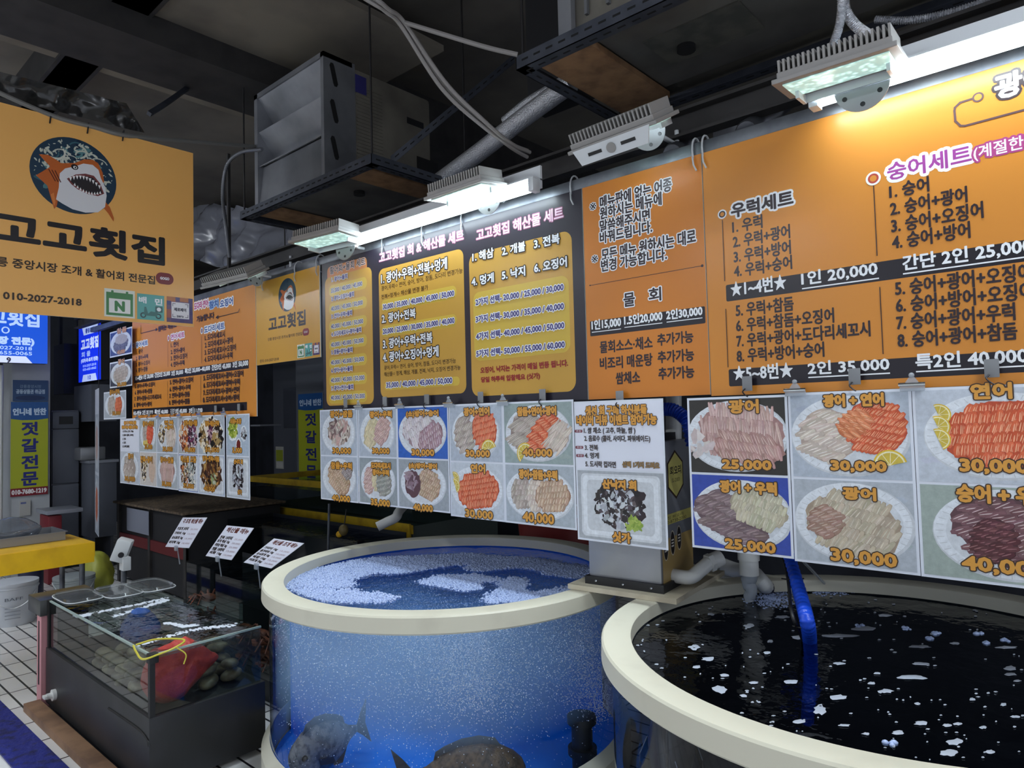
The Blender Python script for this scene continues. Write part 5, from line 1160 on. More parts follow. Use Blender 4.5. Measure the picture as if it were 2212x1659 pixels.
a, c = onY(1772, 209, TY), onY(2212, 94, TY); tube_lamp('long glowing tube lamp running out of the frame over the largest menu board', a.x, 1.1, TY, (a.z+c.z)/2+.003)
# unseen tube lamps added as fill light, behind and beside the viewer
FILLM = bpy.data.materials.new('fill_tube_glow'); FILLM.use_nodes = True; bs = FILLM.node_tree.nodes['Principled BSDF']; bs.inputs['Emission Color'].default_value = (.88, .94, 1.0, 1); bs.inputs['Emission Strength'].default_value = FILL_TUBE
for x, y in ((-6.9, .0), (-6.6, -1.3), (-4.6, -.9), (-2.4, -1.6), (1.0, .95), (1.9, .45)): tube_lamp('added fill tube lamp over the aisle, out of view', x-.6, x+.6, y, 3.1 if x < 0 else 3.6, .03, FILLM)

tube_lamp('added tube lamp brightening the stall, hidden behind the small shark sign', -5.25, -4.65, 2.9, 2.33).rotation_euler.z = PI  # added out of sight to brighten the yellow framed tank and stall rear
b = B(); b.tube([(-4.95, 2.876, 2.415), (-4.95, 2.876, 4.25)], .006, TIE, 6); o = b.build('hanger_rod', TIE, None, (-4.95, 2.876, 2.415)); tag(o, 'thin added rod holding the added tube lamp inside the stall', 'rod')

# ---------------------------------------------------------------- cooling units on slotted angle frames
ANG = mat('grey_slotted_angle', (66, 70, 80), .55, .3, noise=(8, (46, 50, 60), .4, .7)); SLOT = mat('slot_hole', (8, 8, 10), .9)
CASE = mat('dusty_beige_case', (112, 108, 98), .7, noise=(4, (88, 84, 78), .4, .7)); HOOD = mat('galvanised_hood', (150, 152, 158), .4, .6, noise=(3, (116, 118, 124), .4, .7)); WOODM = mat('plain_wood_board', (146, 112, 80), .7, noise=(12, (116, 86, 60), .4, .65)); BOTM = mat('dusty_bottom_plate', (96, 94, 90), .75, noise=(3, (70, 68, 66), .35, .65))
def angle_bar(parent, p0, p1, up, inn, name='angle_bar'):
    """L profile from p0 to p1 with an upright leg and an inward leg, slots on both"""
    p0, p1 = Vector(p0), Vector(p1); up, inn = Vector(up), Vector(inn); d = (p1-p0); L = d.length; d.normalize(); s_ = .055
    b = B(); b.prism([p0, p1, p1+up*s_, p0+up*s_], inn*.003); b.prism([p0, p1, p1+inn*s_, p0+inn*s_], up*.003)
    n = int(L/.06)
    for i in range(n):
        q = p0+d*(.03+.06*i)
        b.prism([q+up*.026-inn*.0008, q+d*.032+up*.026-inn*.0008, q+d*.032+up*.034-inn*.0008, q+up*.034-inn*.0008], inn*.0006, SLOT if True else None)
        b.prism([q+inn*.026-up*.0008, q+d*.032+inn*.026-up*.0008, q+d*.032+inn*.034-up*.0008, q+inn*.034-up*.0008], up*.0006, SLOT)
    if b.ms: b.ms.insert(0, ANG)
    for f in b.bm.faces: pass
    # first material is the bar, second the slots
    k_ = 0
    for f in b.bm.faces:
        f.material_index = 1 if f.calc_area() < .0004 and f.material_index == 0 and n and k_ >= 12 else 0; k_ += 1
    return b.build(name, ANG, parent)
ZF = 2.95
def frame(label, x0, x1, y0, y1):
    t = thing('angle_frame', label, 'frame', ((x0+x1)/2, (y0+y1)/2, ZF), 'slotted angle frames carrying the cooling units')
    z = ZF
    angle_bar(t, (x0, y0, z), (x1, y0, z), (0, 0, 1), (0, 1, 0)); angle_bar(t, (x0, y1, z), (x1, y1, z), (0, 0, 1), (0, -1, 0))
    angle_bar(t, (x1, y0, z), (x1, y1, z), (0, 0, 1), (-1, 0, 0)); angle_bar(t, (x0, y0, z), (x0, y1, z), (0, 0, 1), (1, 0, 0))
    for x, y in ((x0+.02, y0+.02), (x1-.02, y0+.02), (x0+.02, y1-.02), (x1-.02, y1-.02)):
        b = B(); b.tube([(x, y, z+.05), (x, y, 4.25)], .006, TIE, 6); b.build('hanger_rod', TIE, t)
    return t
k1 = onZ(800, 352, ZF); k0_ = onZ(521, 475, ZF); kb = onZ(952, 425, ZF)
x1, x0, y0, y1 = k1.x, k0_.x, (k1.y+k0_.y)/2, kb.y+.1
t = frame('slotted angle frame hung under the hooded cooling unit', x0, x1, y0, y1)
angle_bar(t, (x1-.06, y0+.18, ZF+.05), (x1+.30, y1+.1, ZF+.75), (0, 0, 1), (-1, 0, 0), 'brace')
# unit
ux1 = onY(710, 300, y0+.05).x; yh = onX(763, 300, ux1).y
ztop = onY(710, 115, y0+.06).z
t = thing('cooling_unit', 'dusty beige outdoor cooling unit with a galvanised louvre hood, left of the cable bundle', 'cooling unit', ((x0+ux1)/2, (yh+y1)/2, ZF+.06))
hx0 = onY(563, 220, y0+.05).x; 
b = B(); b.box((hx0+.06, yh+.01, ZF+.06), (ux1, onX(930, 240, ux1).y, ztop-.02), bev=.03); b.build('case', CASE, t)
b = B()
for i in range(26):
    z = ZF+.12+(ztop-ZF-.25)*i/25; b.box((ux1-.02, yh+.03, z), (ux1+.004, yh+.22, z+.007))
b.build('grille_ribs', CASE, t)
b = B(); b.box((ux1+.001, yh+.02, ztop-.17), (ux1+.0045, yh+.10, ztop-.06)); b.build('blue_badge', mat('blue_badge', (50, 48, 110), .5), t)
b = B(); b.box((ux1+.001, y1-.02, ZF+.16), (ux1+.004, y1+.16, ZF+.36)); b.build('rating_plate', mat('black_rating_plate', (18, 18, 20), .5), t)
b = B(); b.box((ux1+.001, yh+.42, ztop-.24), (ux1+.004, yh+.56, ztop-.20)); b.build('hand_grip', BLKP, t)
b = B(); b.box((hx0-.03, y0+.02, ZF+.058), (hx0+.01, yh, ztop), None); b.box((ux1-.03, y0+.02, ZF+.058), (ux1, yh+.02, ztop)); b.box((hx0-.03, y0+.02, ztop-.03), (ux1, yh, ztop))
b.build('hood_side', HOOD, t)
b = B(); nh = 3
for i in range(nh):
    z1_ = ztop-.03-(ztop-ZF-.12)*i/nh; z0_ = ztop-.03-(ztop-ZF-.12)*(i+1)/nh
    b.prism([(hx0, y0+.03, z1_), (ux1-.03, y0+.03, z1_), (ux1-.03, y0+.16, z0_+.05), (hx0, y0+.16, z0_+.05)], (0, .004, -.004)) if i < 2 else b.prism([(hx0, y0+.06, z1_), (ux1-.03, y0+.06, z1_), (ux1-.03, y0+.03, z0_-.02), (hx0, y0+.03, z0_-.02)], (0, .006, 0))
    b.prism([(hx0, y0+.16, z0_+.05), (ux1-.03, y0+.16, z0_+.05), (ux1-.03, y0+.03, z0_), (hx0, y0+.03, z0_)], (0, .004, -.004)) if i < 2 else None
b.build('louvre_blade', HOOD, t)
for i in range(3):
    z = ztop-.12-(ztop-ZF-.14)*i/3; b = B(); q = (ux1+.001, y0+.12, z)
    b.prism([(q[0], q[1]-.03+.016*math.cos(a)+(.012 if s_ else -.012), q[2]+(.05 if not s_ else -.05)+.02*math.sin(a)) for s_, a in [(0, PI), (0, PI*.66), (0, PI*.33), (0, 0), (1, 0), (1, -PI*.33), (1, -PI*.66), (1, -PI)]], (.002, 0, 0)); b.build('slot', SLOT, t)
b = B(); b.box((x0+.12, y0+.08, ZF+.052), (x1-.12, y1-.04, ZF+.058)); b.build('bottom_plate', BOTM, t)
b = B(); b.tube([(x1-.55, y0+.32, ZF+.052), (x1-.55, y0+.32, ZF+.03)], .035, SLOT, 14); b.build('drain_plug', SLOT, t)
for xx in (x0+.10, x1-.32):
    b = B(); b.box((xx, y0+.057, ZF+.02), (xx+.20, y1-.06, ZF+.045)); o = b.build('wood_board', WOODM, None, (xx+.1, y0+.3, ZF+.02)); tag(o, ('plain wood board lying in the hooded unit frame, at its left end' if xx < x0+.2 else 'plain wood board lying in the hooded unit frame, at its right end'), 'board', 'wood boards in the cooling unit frames')
# second unit, upper right
j1 = onZ(1115, 152, ZF); j2 = onZ(1302, 258, ZF)
X0, Y0, Y1 = j1.x, j1.y, j2.y+.12
frame('slotted angle frame at upper right, near the floodlamps and wood board', X0, .4, Y0, Y1)
t = thing('cooling_unit', 'dark cooling unit seen from below at upper right, fan grille above its frame', 'cooling unit', (-.5, (Y0+Y1)/2, ZF+.06))
b = B(); b.box((X0+.18, Y0+.06, ZF+.062), (.3, Y1+.1, ZF+1.0), bev=.02); b.build('case', CASE, t)
b = B()
for i in range(16): b.box((X0+.30+.095*i, Y0+.045, ZF+.12), (X0+.312+.095*i, Y0+.06, ZF+.95))
b.build('fan_grille', mat('grey_grille_wire', (110, 112, 116), .5, .4), t)
b = B(); b.box((X0+.19, Y0+.03, ZF+.07), (X0+.25, Y0+.058, ZF+.97)); b.build('corner_post', HOOD, t)
b = B(); b.box((X0+.30, Y0+.08, ZF+.052), (.25, Y1-.10, ZF+.06)); b.build('bottom_plate', BOTM, t)
b = B(); b.box((X0+.42, Y0+.25, ZF+.046), (X0+.80, Y1-.26, ZF+.052)); b.build('sticker', mat('worn_sticker', (66, 66, 62), .7, noise=(12, (84, 82, 76), .4, .6)), t)
q = onZ(1482, 98, ZF+.05); b = B(); b.tube([(q.x, q.y, ZF+.053), (q.x, q.y, ZF+.028)], .036, SLOT, 14); b.build('drain_plug', SLOT, t)
b = B(); b.box((X0+.06, Y0+.057, ZF+.02), (X0+.30, Y1-.06, ZF+.046)); o = b.build('wood_board', WOODM, None, (X0+.2, Y0+.3, ZF+.02)); tag(o, 'brown wood board lying in the upper right angle frame', 'board', 'wood boards in the cooling unit frames')

# ---------------------------------------------------------------- cables, ducts and sheets overhead
CAB = mat('grey_cable', (128, 124, 122), .55)
def cable(name, label, ctrl, r, m_, cat='cable', seg=8, n=14, strands=1, sp_=.012, wob=0.0):
    t = thing(name, label, cat, ctrl[-1])
    for k_ in range(strands):
        a = 2*PI*k_/max(1, strands); off = Vector((math.cos(a)*sp_, 0, math.sin(a)*sp_)) if strands > 1 else Vector((0, 0, 0))
        pts = [p+off*(1+.6*math.sin(i*.12+k_)) for i, p in enumerate(curve_pts(ctrl, n))]; b = B()
        b.tube(pts, r if not wob else [r*(1+wob*(i % 2)) for i in range(len(pts))], m_, seg); b.build('strand' if strands > 1 else 'tube', m_, t)
    return t
cable('cable_bundle', 'bundle of grey cables sagging from the ceiling towards the floodlamps', [onY(770, -20, 1.5)+Vector((-.5, -.3, .45)), onY(770, -20, 1.5), onY(835, 22, 1.6), onY(872, 50, 1.7), onY(960, 185, 1.85), onY(1045, 270, 2.0), onY(1100, 310, 2.15), onY(1142, 330, 2.3)], .0085, CAB, strands=3)
cable('grey_cable', 'single grey cable branching from the bundle to the upper right frame', [onY(872, 48, 1.7), onY(960, 75, 1.75), onY(1050, 102, 1.82), onY(1118, 118, 1.9)], .009, CAB)
SILV = mat('silver_foil_duct', (206, 208, 214), .36, .75, bump=(120, .8)); SILD = mat('dark_spiral_conduit', (96, 98, 104), .35, .8)
cable('foil_duct', 'silver foil wrapped duct slanting up behind the flood lamps', [onY(935, 402, 2.75), onY(1040, 325, 2.75), onY(1130, 255, 2.75), onY(1235, 178, 2.75)], .05, SILV, 'duct', 18, 20)
cable('foil_duct', 'thinner silver duct lying above the foil wrapped duct', [onY(1090, 262, 2.9), onY(1140, 222, 2.9), onY(1190, 192, 2.9), onY(1240, 160, 2.9)], .028, SILV, 'duct', 14, 20)
cable('spiral_conduit', 'dark ribbed duct behind the pipe, right of the two joined tie loops', [onY(1452, 332, 2.335), onY(1470, 320, 2.50), onY(1500, 290, 2.6), onY(1540, 258, 2.65), onY(1570, 232, 2.7)], .034, SILD, 'duct', 16, 20, wob=.12)
cable('spiral_conduit', 'dark ribbed duct behind the pipe, below the upper right flood lamp', [onY(1612, 285, 2.335), onY(1635, 268, 2.50), onY(1670, 240, 2.6), onY(1700, 215, 2.65), onY(1725, 198, 2.7)], .036, SILD, 'duct', 16, 20, wob=.12)
b = B(); b.box((onY(1540, 280, 2.72).x, 2.72, onY(1600, 300, 2.72).z), (onY(1660, 280, 2.72).x, 2.73, onY(1600, 215, 2.72).z)); o = b.build('panel', mat('grey_sheet_panel', (140, 142, 150), .6), None, (onY(1600, 290, 2.72).x, 2.72, 2.6)); tag(o, 'pale grey sheet panel between the two dark ribbed ducts', 'panel')
cable('armoured_conduit', 'shiny braided conduit dropping straight to the upper right flood lamp', [Vector((onY(1818, -20, 2.12).x, 2.12, ZF+.1)), onY(1818, -20, 2.12), onY(1816, 40, 2.12), onY(1804, 85, 2.12), onY(1788, 125, 2.12)], .011, SILV, 'conduit', 10, 26, wob=.2)
cable('armoured_conduit', 'shiny braided conduit curving right past the upper right flood lamp', [Vector((onY(1822, -20, 2.16).x, 2.16, ZF+.1)), onY(1822, -20, 2.16), onY(1826, 20, 2.16), onY(1848, 55, 2.2), onY(1884, 80, 2.3)], .013, SILV, 'conduit', 10, 26, wob=.2)
cable('spring_cable', 'coiled spring cable stretched along the upper right edge', [onY(1890, 42, 2.5), onY(1960, 44, 2.5), onY(2040, 30, 2.5), onY(2130, 2, 2.5), onY(2180, -20, 2.5)], .009, SILV, 'cable', 8, 30, wob=.45)
cable('ribbed_conduit', 'ribbed conduit bending down from the hooded unit to the board pipe', [onY(566, 322, 2.2), onY(520, 330, 2.2), onY(490, 358, 2.2), onY(481, 420, 2.2), onY(488, 490, 2.2), onY(496, 556, 2.25)], .011, mat('grey_ribbed_conduit', (104, 106, 112), .45, .4), 'conduit', 10, 26, wob=.22)
cable('overhead_cable', 'thick sagging cable from upper left that carries the big shark sign', [onX(-20, 192, SX), onX(60, 228, SX), onX(130, 256, SX), onX(200, 274, SX), onX(280, 294, SX), onX(420, 306, SX-.1), onX(568, 318, SX-.3)], .012, mat('pale_dusty_cable', (112, 112, 110), .6), 'cable', 8, 14)
# plastic wrapped duct behind the sign and the crumpled sheet over the left boards
from mathutils import noise
def crumple(name, label, quad, nu, nv, amp, sc_, m_, cat='plastic sheet'):
    a, b_, c, d = [Vector(q) for q in quad]; bb = B(); G = []
    nn = ((b_-a).cross(d-a)).normalized()
    for i in range(nu+1):
        row = []
        for j in range(nv+1):
            u, v = i/nu, j/nv; p = (a*(1-u)+b_*u)*(1-v)+(d*(1-u)+c*u)*v
            q = p*sc_; h = noise.noise(q)+.6*noise.noise(q*2.1)+.22*abs(noise.noise(q*3.7)); row.append(bb.bm.verts.new(p+nn*h*amp))
        G.append(row)
    for i in range(nu):
        for j in range(nv): f = bb.bm.faces.new((G[i][j], G[i+1][j], G[i+1][j+1], G[i][j+1])); f.smooth = True
    o = bb.build(name, m_, None, (a+b_)/2, flip=False); tag(o, label, cat); return o
PLS = clear_mat('cloudy_plastic_film', (150, 152, 160), .2, 1.6, milky=.7, milk=(150, 152, 162)); PLD = clear_mat('dark_plastic_film', (90, 92, 96), .2, 1.5, milky=.5, milk=(58, 58, 58))
crumple('plastic_sheet', 'crumpled cloudy plastic sheet slung above the small shark sign and far left board', [onY(395, 560, 3.5), onY(640, 612, 3.5), onY(770, 500, 3.5), onY(400, 430, 3.75)], 70, 44, .16, 2.4, PLS)
crumple('plastic_sheet', 'dark crumpled plastic wrap on the beam above the big shark sign', [onX(-20, 205, SX-.25), onX(320, 290, SX-.25), onX(270, 222, SX-.2), onX(-20, 150, SX-.2)], 60, 24, .07, 4.5, PLD)
cable('steel_bracket', 'short bright steel bracket sticking out under the ceiling beam at upper left', [onX(322, 246, -4.3), onX(360, 222, -4.4), onX(405, 190, -4.6)], .018, ANG, 'bracket', 4, 4)
b = B(); b.box((onY(492, 560, 2.38).x-.012, 2.38, 2.3), (onY(492, 560, 2.38).x+.012, 2.40, 3.6)); o = b.build('hanger_rod', BEAMM, None, (onY(492, 560, 2.38).x, 2.39, 2.3)); tag(o, 'dark flat hanger beside the ribbed conduit', 'hanger')

# ---------------------------------------------------------------- low glass tank in front
hb = 1.0; BT = CAMZ-1.0
fc = onZ(332, 1415, BT); lc = onZ(101, 1299, BT)
bx0, bx1 = lc.x, fc.x; by0 = (fc.y+lc.y)/2; by1 = 1.70
gz = onY(328, 1551, by0).z                                        # bottom edge of the glass
GLS = clear_mat('tank_glass', (206, 216, 214), .03, 1.45); BOXB = mat('black_tank_base', (30, 31, 33), .45, noise=(5, (40, 40, 44), .45, .7)); SIL = mat('black_silicone_edge', (20, 20, 22), .5)
t = thing('shellfish_tank', 'low glass tank with black base, a red net bag inside its corner', 'fish tank', ((bx0+bx1)/2, (by0+by1)/2, 0))
b = B(); b.box((bx0-.012, by0-.012, .03), (bx1+.012, by1+.012, gz), bev=.004); b.build('base', BOXB, t)
for nm, lo, hi in (('front', (bx0, by0, gz), (bx1, by0+.006, BT)), ('side', (bx1-.006, by0+.006, gz), (bx1, by1, BT)), ('far_side', (bx0, by0+.006, gz), (bx0+.006, by1, BT)), ('rear', (bx0+.006, by1-.006, gz), (bx1-.006, by1, BT))):
    b = B()
    if nm in ('front', 'rear'):
        y = lo[1]; b.face([(lo[0], y, lo[2]), (hi[0], y, lo[2]), (hi[0], y, hi[2]), (lo[0], y, hi[2])])
    else:
        x = lo[0]; b.face([(x, lo[1], lo[2]), (x, hi[1], lo[2]), (x, hi[1], hi[2]), (x, lo[1], hi[2])])
    b.build('glass_pane', GLS, t)
for x, y in ((bx1-.004, by0+.004), (bx0+.004, by0+.004)): b = B(); b.box((x-.011, y-.011, gz), (x+.011, y+.011, BT+.004)); b.build('corner_seal', SIL, t)
b = B()
for lo, hi in (((bx0, by0-.002, BT-.004), (bx1, by0+.008, BT+.004)), ((bx1-.008, by0, BT-.004), (bx1+.002, by1, BT+.004))): b.box(lo, hi)
b.build('top_edge', mat('bright_glass_edge', (150, 168, 162), .25), t)
b = B(); b.box((bx1-.028, by0-.01, BT-.035), (bx1+.012, by0+.03, BT+.008), bev=.006); b.build('corner_cap', SIL, t)
vz = onY(120, 1500, by0-.012)
b = B(); b.tube([(vz.x, by0-.012, vz.z), (vz.x, by0-.03, vz.z)], .03, PVC, 20); b.tube([(vz.x, by0-.03, vz.z), (vz.x, by0-.055, vz.z)], .016, PVC, 14); b.box((vz.x-.022, by0-.07, vz.z-.008), (vz.x+.022, by0-.053, vz.z+.008), bev=.003); b.build('drain_valve', PVC, t)
b = B(); pz_ = [onY(x, y, by0-.013) for x, y in ((235, 1530), (262, 1548), (300, 1575), (318, 1596), (322, 1612))]; b.tube(curve_pts(pz_, 6), .006, SIL, 6); b.build('sealing_strip', SIL, t)
wz = BT-.02
b = B(); nx_, ny_ = 2, 2; b.face([(bx0+.007, by0+.007, wz), (bx1-.007, by0+.007, wz), (bx1-.007, by1-.007, wz), (bx0+.007, by1-.007, wz)])
o = b.build('tank_water', clear_mat('rippled_clear_water', (196, 206, 204), .02, 1.36, wave=(7, .5)), None, ((bx0+bx1)/2, (by0+by1)/2, wz)); tag(o, 'rippled clear water filling the low glass tank', 'water')
# red net bag, blue bag, clams
def sack(name, label, c, r, m_, sc=(1, 1, 1), seed=1, tuft=True, spike=False):
    b = B(); b.ball(c, r, m_, 4, sc); rr = random.Random(seed)
    for v in b.bm.verts:
        p = v.co-Vector(c); n_ = noise.noise(p*9+Vector((seed, 0, 0)))*.22+noise.noise(p*24)*.09; v.co = Vector(c)+p*(1+n_)
        if spike and p.y > .35*r*sc[1]: k_ = (p.y-.35*r*sc[1])/(r*sc[1]); v.co.y += k_*1.1*r; v.co.x = c[0]+(v.co.x-c[0])*(1-.9*k_); v.co.z = c[2]+.02+(v.co.z-c[2])*(1-.9*k_)
        if tuft and p.z > r*sc[2]*.55: v.co.z += (p.z-r*sc[2]*.55)*.9
    o = b.build(name, m_, None, (c[0], c[1], c[2]-r*sc[2])); return o
REDN = mat('red_net', (196, 66, 56), .6, noise=(14, (168, 48, 44), .35, .7), bump=(60, .5)); BLUN = mat('blue_net', (44, 92, 170), .55, noise=(14, (30, 64, 124), .35, .7), bump=(60, .5))
rc = (bx1-.135, by0+.145, gz+(wz-gz)*.48); o = sack('net_bag', '', rc, .125, REDN, (.85, .98, 1.14), 3, False, True); tag(o, 'red net bag of shellfish in the near corner of the low glass tank', 'bag', 'net bags in the low glass tank')
bcx = onZ(300, 1340, wz-.05); o = sack('net_bag', '', (bcx.x, min(bcx.y, by1-.14), wz-.10), .11, BLUN, (1.2, .8, .75), 5); tag(o, 'blue net bag just under the water of the low glass tank', 'bag', 'net bags in the low glass tank')
CLAM = mat('dark_clam_shell', (128, 116, 94), .45, noise=(18, (88, 78, 64), .4, .6)); CLAM2 = mat('pale_clam_shell', (164, 150, 120), .45, noise=(18, (118, 104, 84), .4, .6))
rr = random.Random(8); pos = []; nclam = 0
def clam_mesh(m_):
    b = B(); b.ball((0, 0, 0), .043, m_, 3, (1.25, .95, .55))
    for v in b.bm.verts: v.co *= 1+.03*math.sin(60*math.hypot(v.co.x, v.co.y))
    me = bpy.data.meshes.new('clam'); b.bm.to_mesh(me); b.bm.free(); me.materials.append(m_); return me
CM = [clam_mesh(CLAM), clam_mesh(CLAM2)]
gx = int((bx1-bx0-.08)/.115)
for i in range(gx):
    for j in range(5):
        for kk in range(3):
            x = bx0+.08+.115*i+rr.uniform(-.012, .012); y = by0+.07+.115*j+rr.uniform(-.012, .012)
            if y > by1-.06 or (x > bx1-.27 and y < by0+.30): continue
            if x < bx0+.42*(bx1-bx0) or (kk == 1 and rr.random() < .25) or (kk == 2 and (rr.random() < .45 or x < bx0+.72*(bx1-bx0))): continue
            o = bpy.data.objects.new('clam', CM[rr.random() < .3]); C.objects.link(o); o.location = (x, y, gz+.03+.055*kk); o.rotation_euler = (rr.uniform(-.3, .3), rr.uniform(-.3, .3), rr.uniform(0, 6))
            tag(o, 'dark clam lying in the clam bed of the low glass tank', 'clam', 'clams in the low glass tank')
# clear lids along the back edge
LID = clear_mat('clear_plastic_lid', (222, 224, 222), .08, 1.5, milky=.10)
for (cx_, cy_, wd_, dp_, lab) in ((168, 1290, .34, .20, 'clear plastic lid on the low glass tank, nearest its left corner'), (255, 1279, .34, .2, 'clear plastic lid on the low glass tank, middle of three'), (335, 1264, .36, .2, 'clear handled plastic lid on the low glass tank, farthest back')):
    q = onZ(cx_, cy_, BT+.01); q.y = min(q.y, by1-.02); t = thing('clear_lid', lab, 'lid', (q.x, q.y, BT+.004), 'clear lids on the low glass tank')
    b = B(); n = 28; prof = []
    for s_, z in ((1.0, .004), (1.0, .014), (.95, .014), (.9, .03), (.86, .03)):
        prof.append([b.bm.verts.new((q.x+s_*wd_/2*math.copysign(abs(math.cos(a))**.45, math.cos(a)), q.y+s_*dp_/2*math.copysign(abs(math.sin(a))**.45, math.sin(a)), BT+z)) for a in [2*PI*i/n for i in range(n)]])
    for a, d in zip(prof, prof[1:]):
        for i in range(n): f = b.bm.faces.new((a[i], a[(i+1) % n], d[(i+1) % n], d[i])); f.smooth = True
    b.bm.faces.new(prof[-1]); b.build('tray', LID, t)
    b = B(); ring = [(q.x+wd_/2*math.copysign(abs(math.cos(a))**.45, math.cos(a)), q.y+dp_/2*math.copysign(abs(math.sin(a))**.45, math.sin(a)), BT+.015) for a in [2*PI*i/40 for i in range(41)]]; b.tube(ring, .003, LAMPW, 6, cap=False); b.build('lip', mat('pale_lid_lip', (170, 172, 168), .3), t)
# foam streaks on its water
b = B(); rr = random.Random(9); stk = [((310, 1390), (420, 1360), (520, 1348), .03), ((210, 1322), (300, 1305), (385, 1285), .022), ((250, 1330), (330, 1305), (360, 1296), .015), ((480, 1300), (530, 1318), (566, 1334), .04), ((360, 1345), (395, 1352), (420, 1350), .015), ((160, 1330), (180, 1330), (190, 1326), .02)]
for p0_, p1_, p2_, wd_ in stk:
    pts = curve_pts([onZ(*p, wz+.003) for p in (p0_, p1_, p2_)], 12)
    for i, p in enumerate(pts):
        if p.y > by1-.03 or p.x > bx1-.03 or p.y < by0+.02: continue
        for k_ in range(7):
            q = p+Vector((rr.uniform(-.02, .02), rr.uniform(-wd_, wd_), 0)); r_ = rr.uniform(.003, .009); b.ball((q.x, q.y, wz+.002), r_, sub=1, sc=(1.6, 1, .35))
o = b.build('foam_streaks', mat('white_foam', (224, 232, 244), .3), None, ((bx0+bx1)/2, (by0+by1)/2, wz)); tag(o, 'white foam streaks on the water of the low glass tank', 'foam', kind='stuff')
for i in range(2): pass
YEL = mat('yellow_plastic_string', (206, 196, 70), .4); b = B(); q = Vector((bx1-.01, by0, BT+.012))
b.tube(curve_pts([q+Vector((-.16, -.01, .0)), q+Vector((-.10, -.02, -.012)), q+Vector((0, -.03, -.02)), q+Vector((.026, .02, -.01)), q+Vector((.02, .10, .0)), q+Vector((-.04, .16, .005)), q+Vector((-.14, .08, .008)), q+Vector((-.16, .0, .0))], 8), .0045, YEL, 6); b.tube(curve_pts([q+Vector((.02, .10, .0)), q+Vector((.028, .14, -.04)), q+Vector((.03, .13, -.08))], 6), .003, YEL, 6)
o = b.build('yellow_string', YEL, None, q); tag(o, 'yellow plastic string tied round the near top corner of the low glass tank', 'string')
# pink channel at the left end with a dark block on it
PINK = mat('faded_pink_plastic', (196, 140, 146), .55); qb = onZ(75, 1535, .01); qt = onY(82, 1362, qb.y+.05)
t = thing('pink_channel', 'faded pink plastic channel leaning on the left end of the low glass tank', 'channel', (bx0-.06, by0+.0, 0))
b = B(); u_ = Vector((.0, 0, 1)); p0_ = Vector((bx0-.10, by0-.03, 0.0)); 
for lo, hi in (((bx0-.115, by0-.03, 0.0), (bx0-.03, by0-.024, BT-.08)), ((bx0-.115, by0-.024, .0), (bx0-.109, by0+.05, BT-.08)), ((bx0-.036, by0-.024, .0), (bx0-.03, by0+.05, BT-.08))): b.box(lo, hi)
b.build('body', PINK, t); b = B(); b.box((bx0-.086, by0-.0315, .12), (bx0-.066, by0-.0295, BT-.12)); b.build('slot', SIL, t)
b = B(); b.box((bx0-.26, by0-.04, BT-.085), (bx0-.016, by0+.26, BT+.005), bev=.004); o = b.build('counter_slab', mat('dark_stone_slab', (44, 46, 46), .3, noise=(9, (60, 62, 62), .45, .6)), None, (bx0-.14, by0+.1, BT-.085)); tag(o, 'dark stone slab beside the left end of the low glass tank', 'slab')
b = B(); b.box((bx0-.25, by0+.05, 0), (bx0-.13, by0+.24, BT-.086)); o = b.build('steel_support', BEAMM, None, (bx0-.19, by0+.14, 0)); tag(o, 'dark support under the stone slab left of the low glass tank', 'support')
# wooden sill and blue mat on the floor
b = B(); pl = [onZ(85, 1540, .0), onZ(252, 1662, .0)]; b.box((bx0-.05, by0-.11, 0), (bx1+.25, by0-.03, .045), bev=.004); o = b.build('wooden_sill', mat('worn_timber', (150, 116, 88), .65, noise=(6, (112, 84, 64), .4, .65)), None, ((bx0+bx1)/2, by0-.07, 0)); tag(o, 'worn timber sill along the foot of the low glass tank', 'timber')
b = B(); my1 = by0-.14; my0 = my1-.17
b.prism([(-9, my0-.05, .001), (bx1+.6, my0, .001), (bx1+.6, my1, .001), (-9, my1-.05, .001)], (0, 0, .008)); o = b.build('floor_mat', mat('blue_floor_mat', (28, 40, 128), .5, noise=(20, (18, 26, 84), .5, .62), bump=(30, .6)), None, (-4.5, (my0+my1)/2, 0)); tag(o, 'strip of wet blue mat on the floor before the timber sill', 'mat')

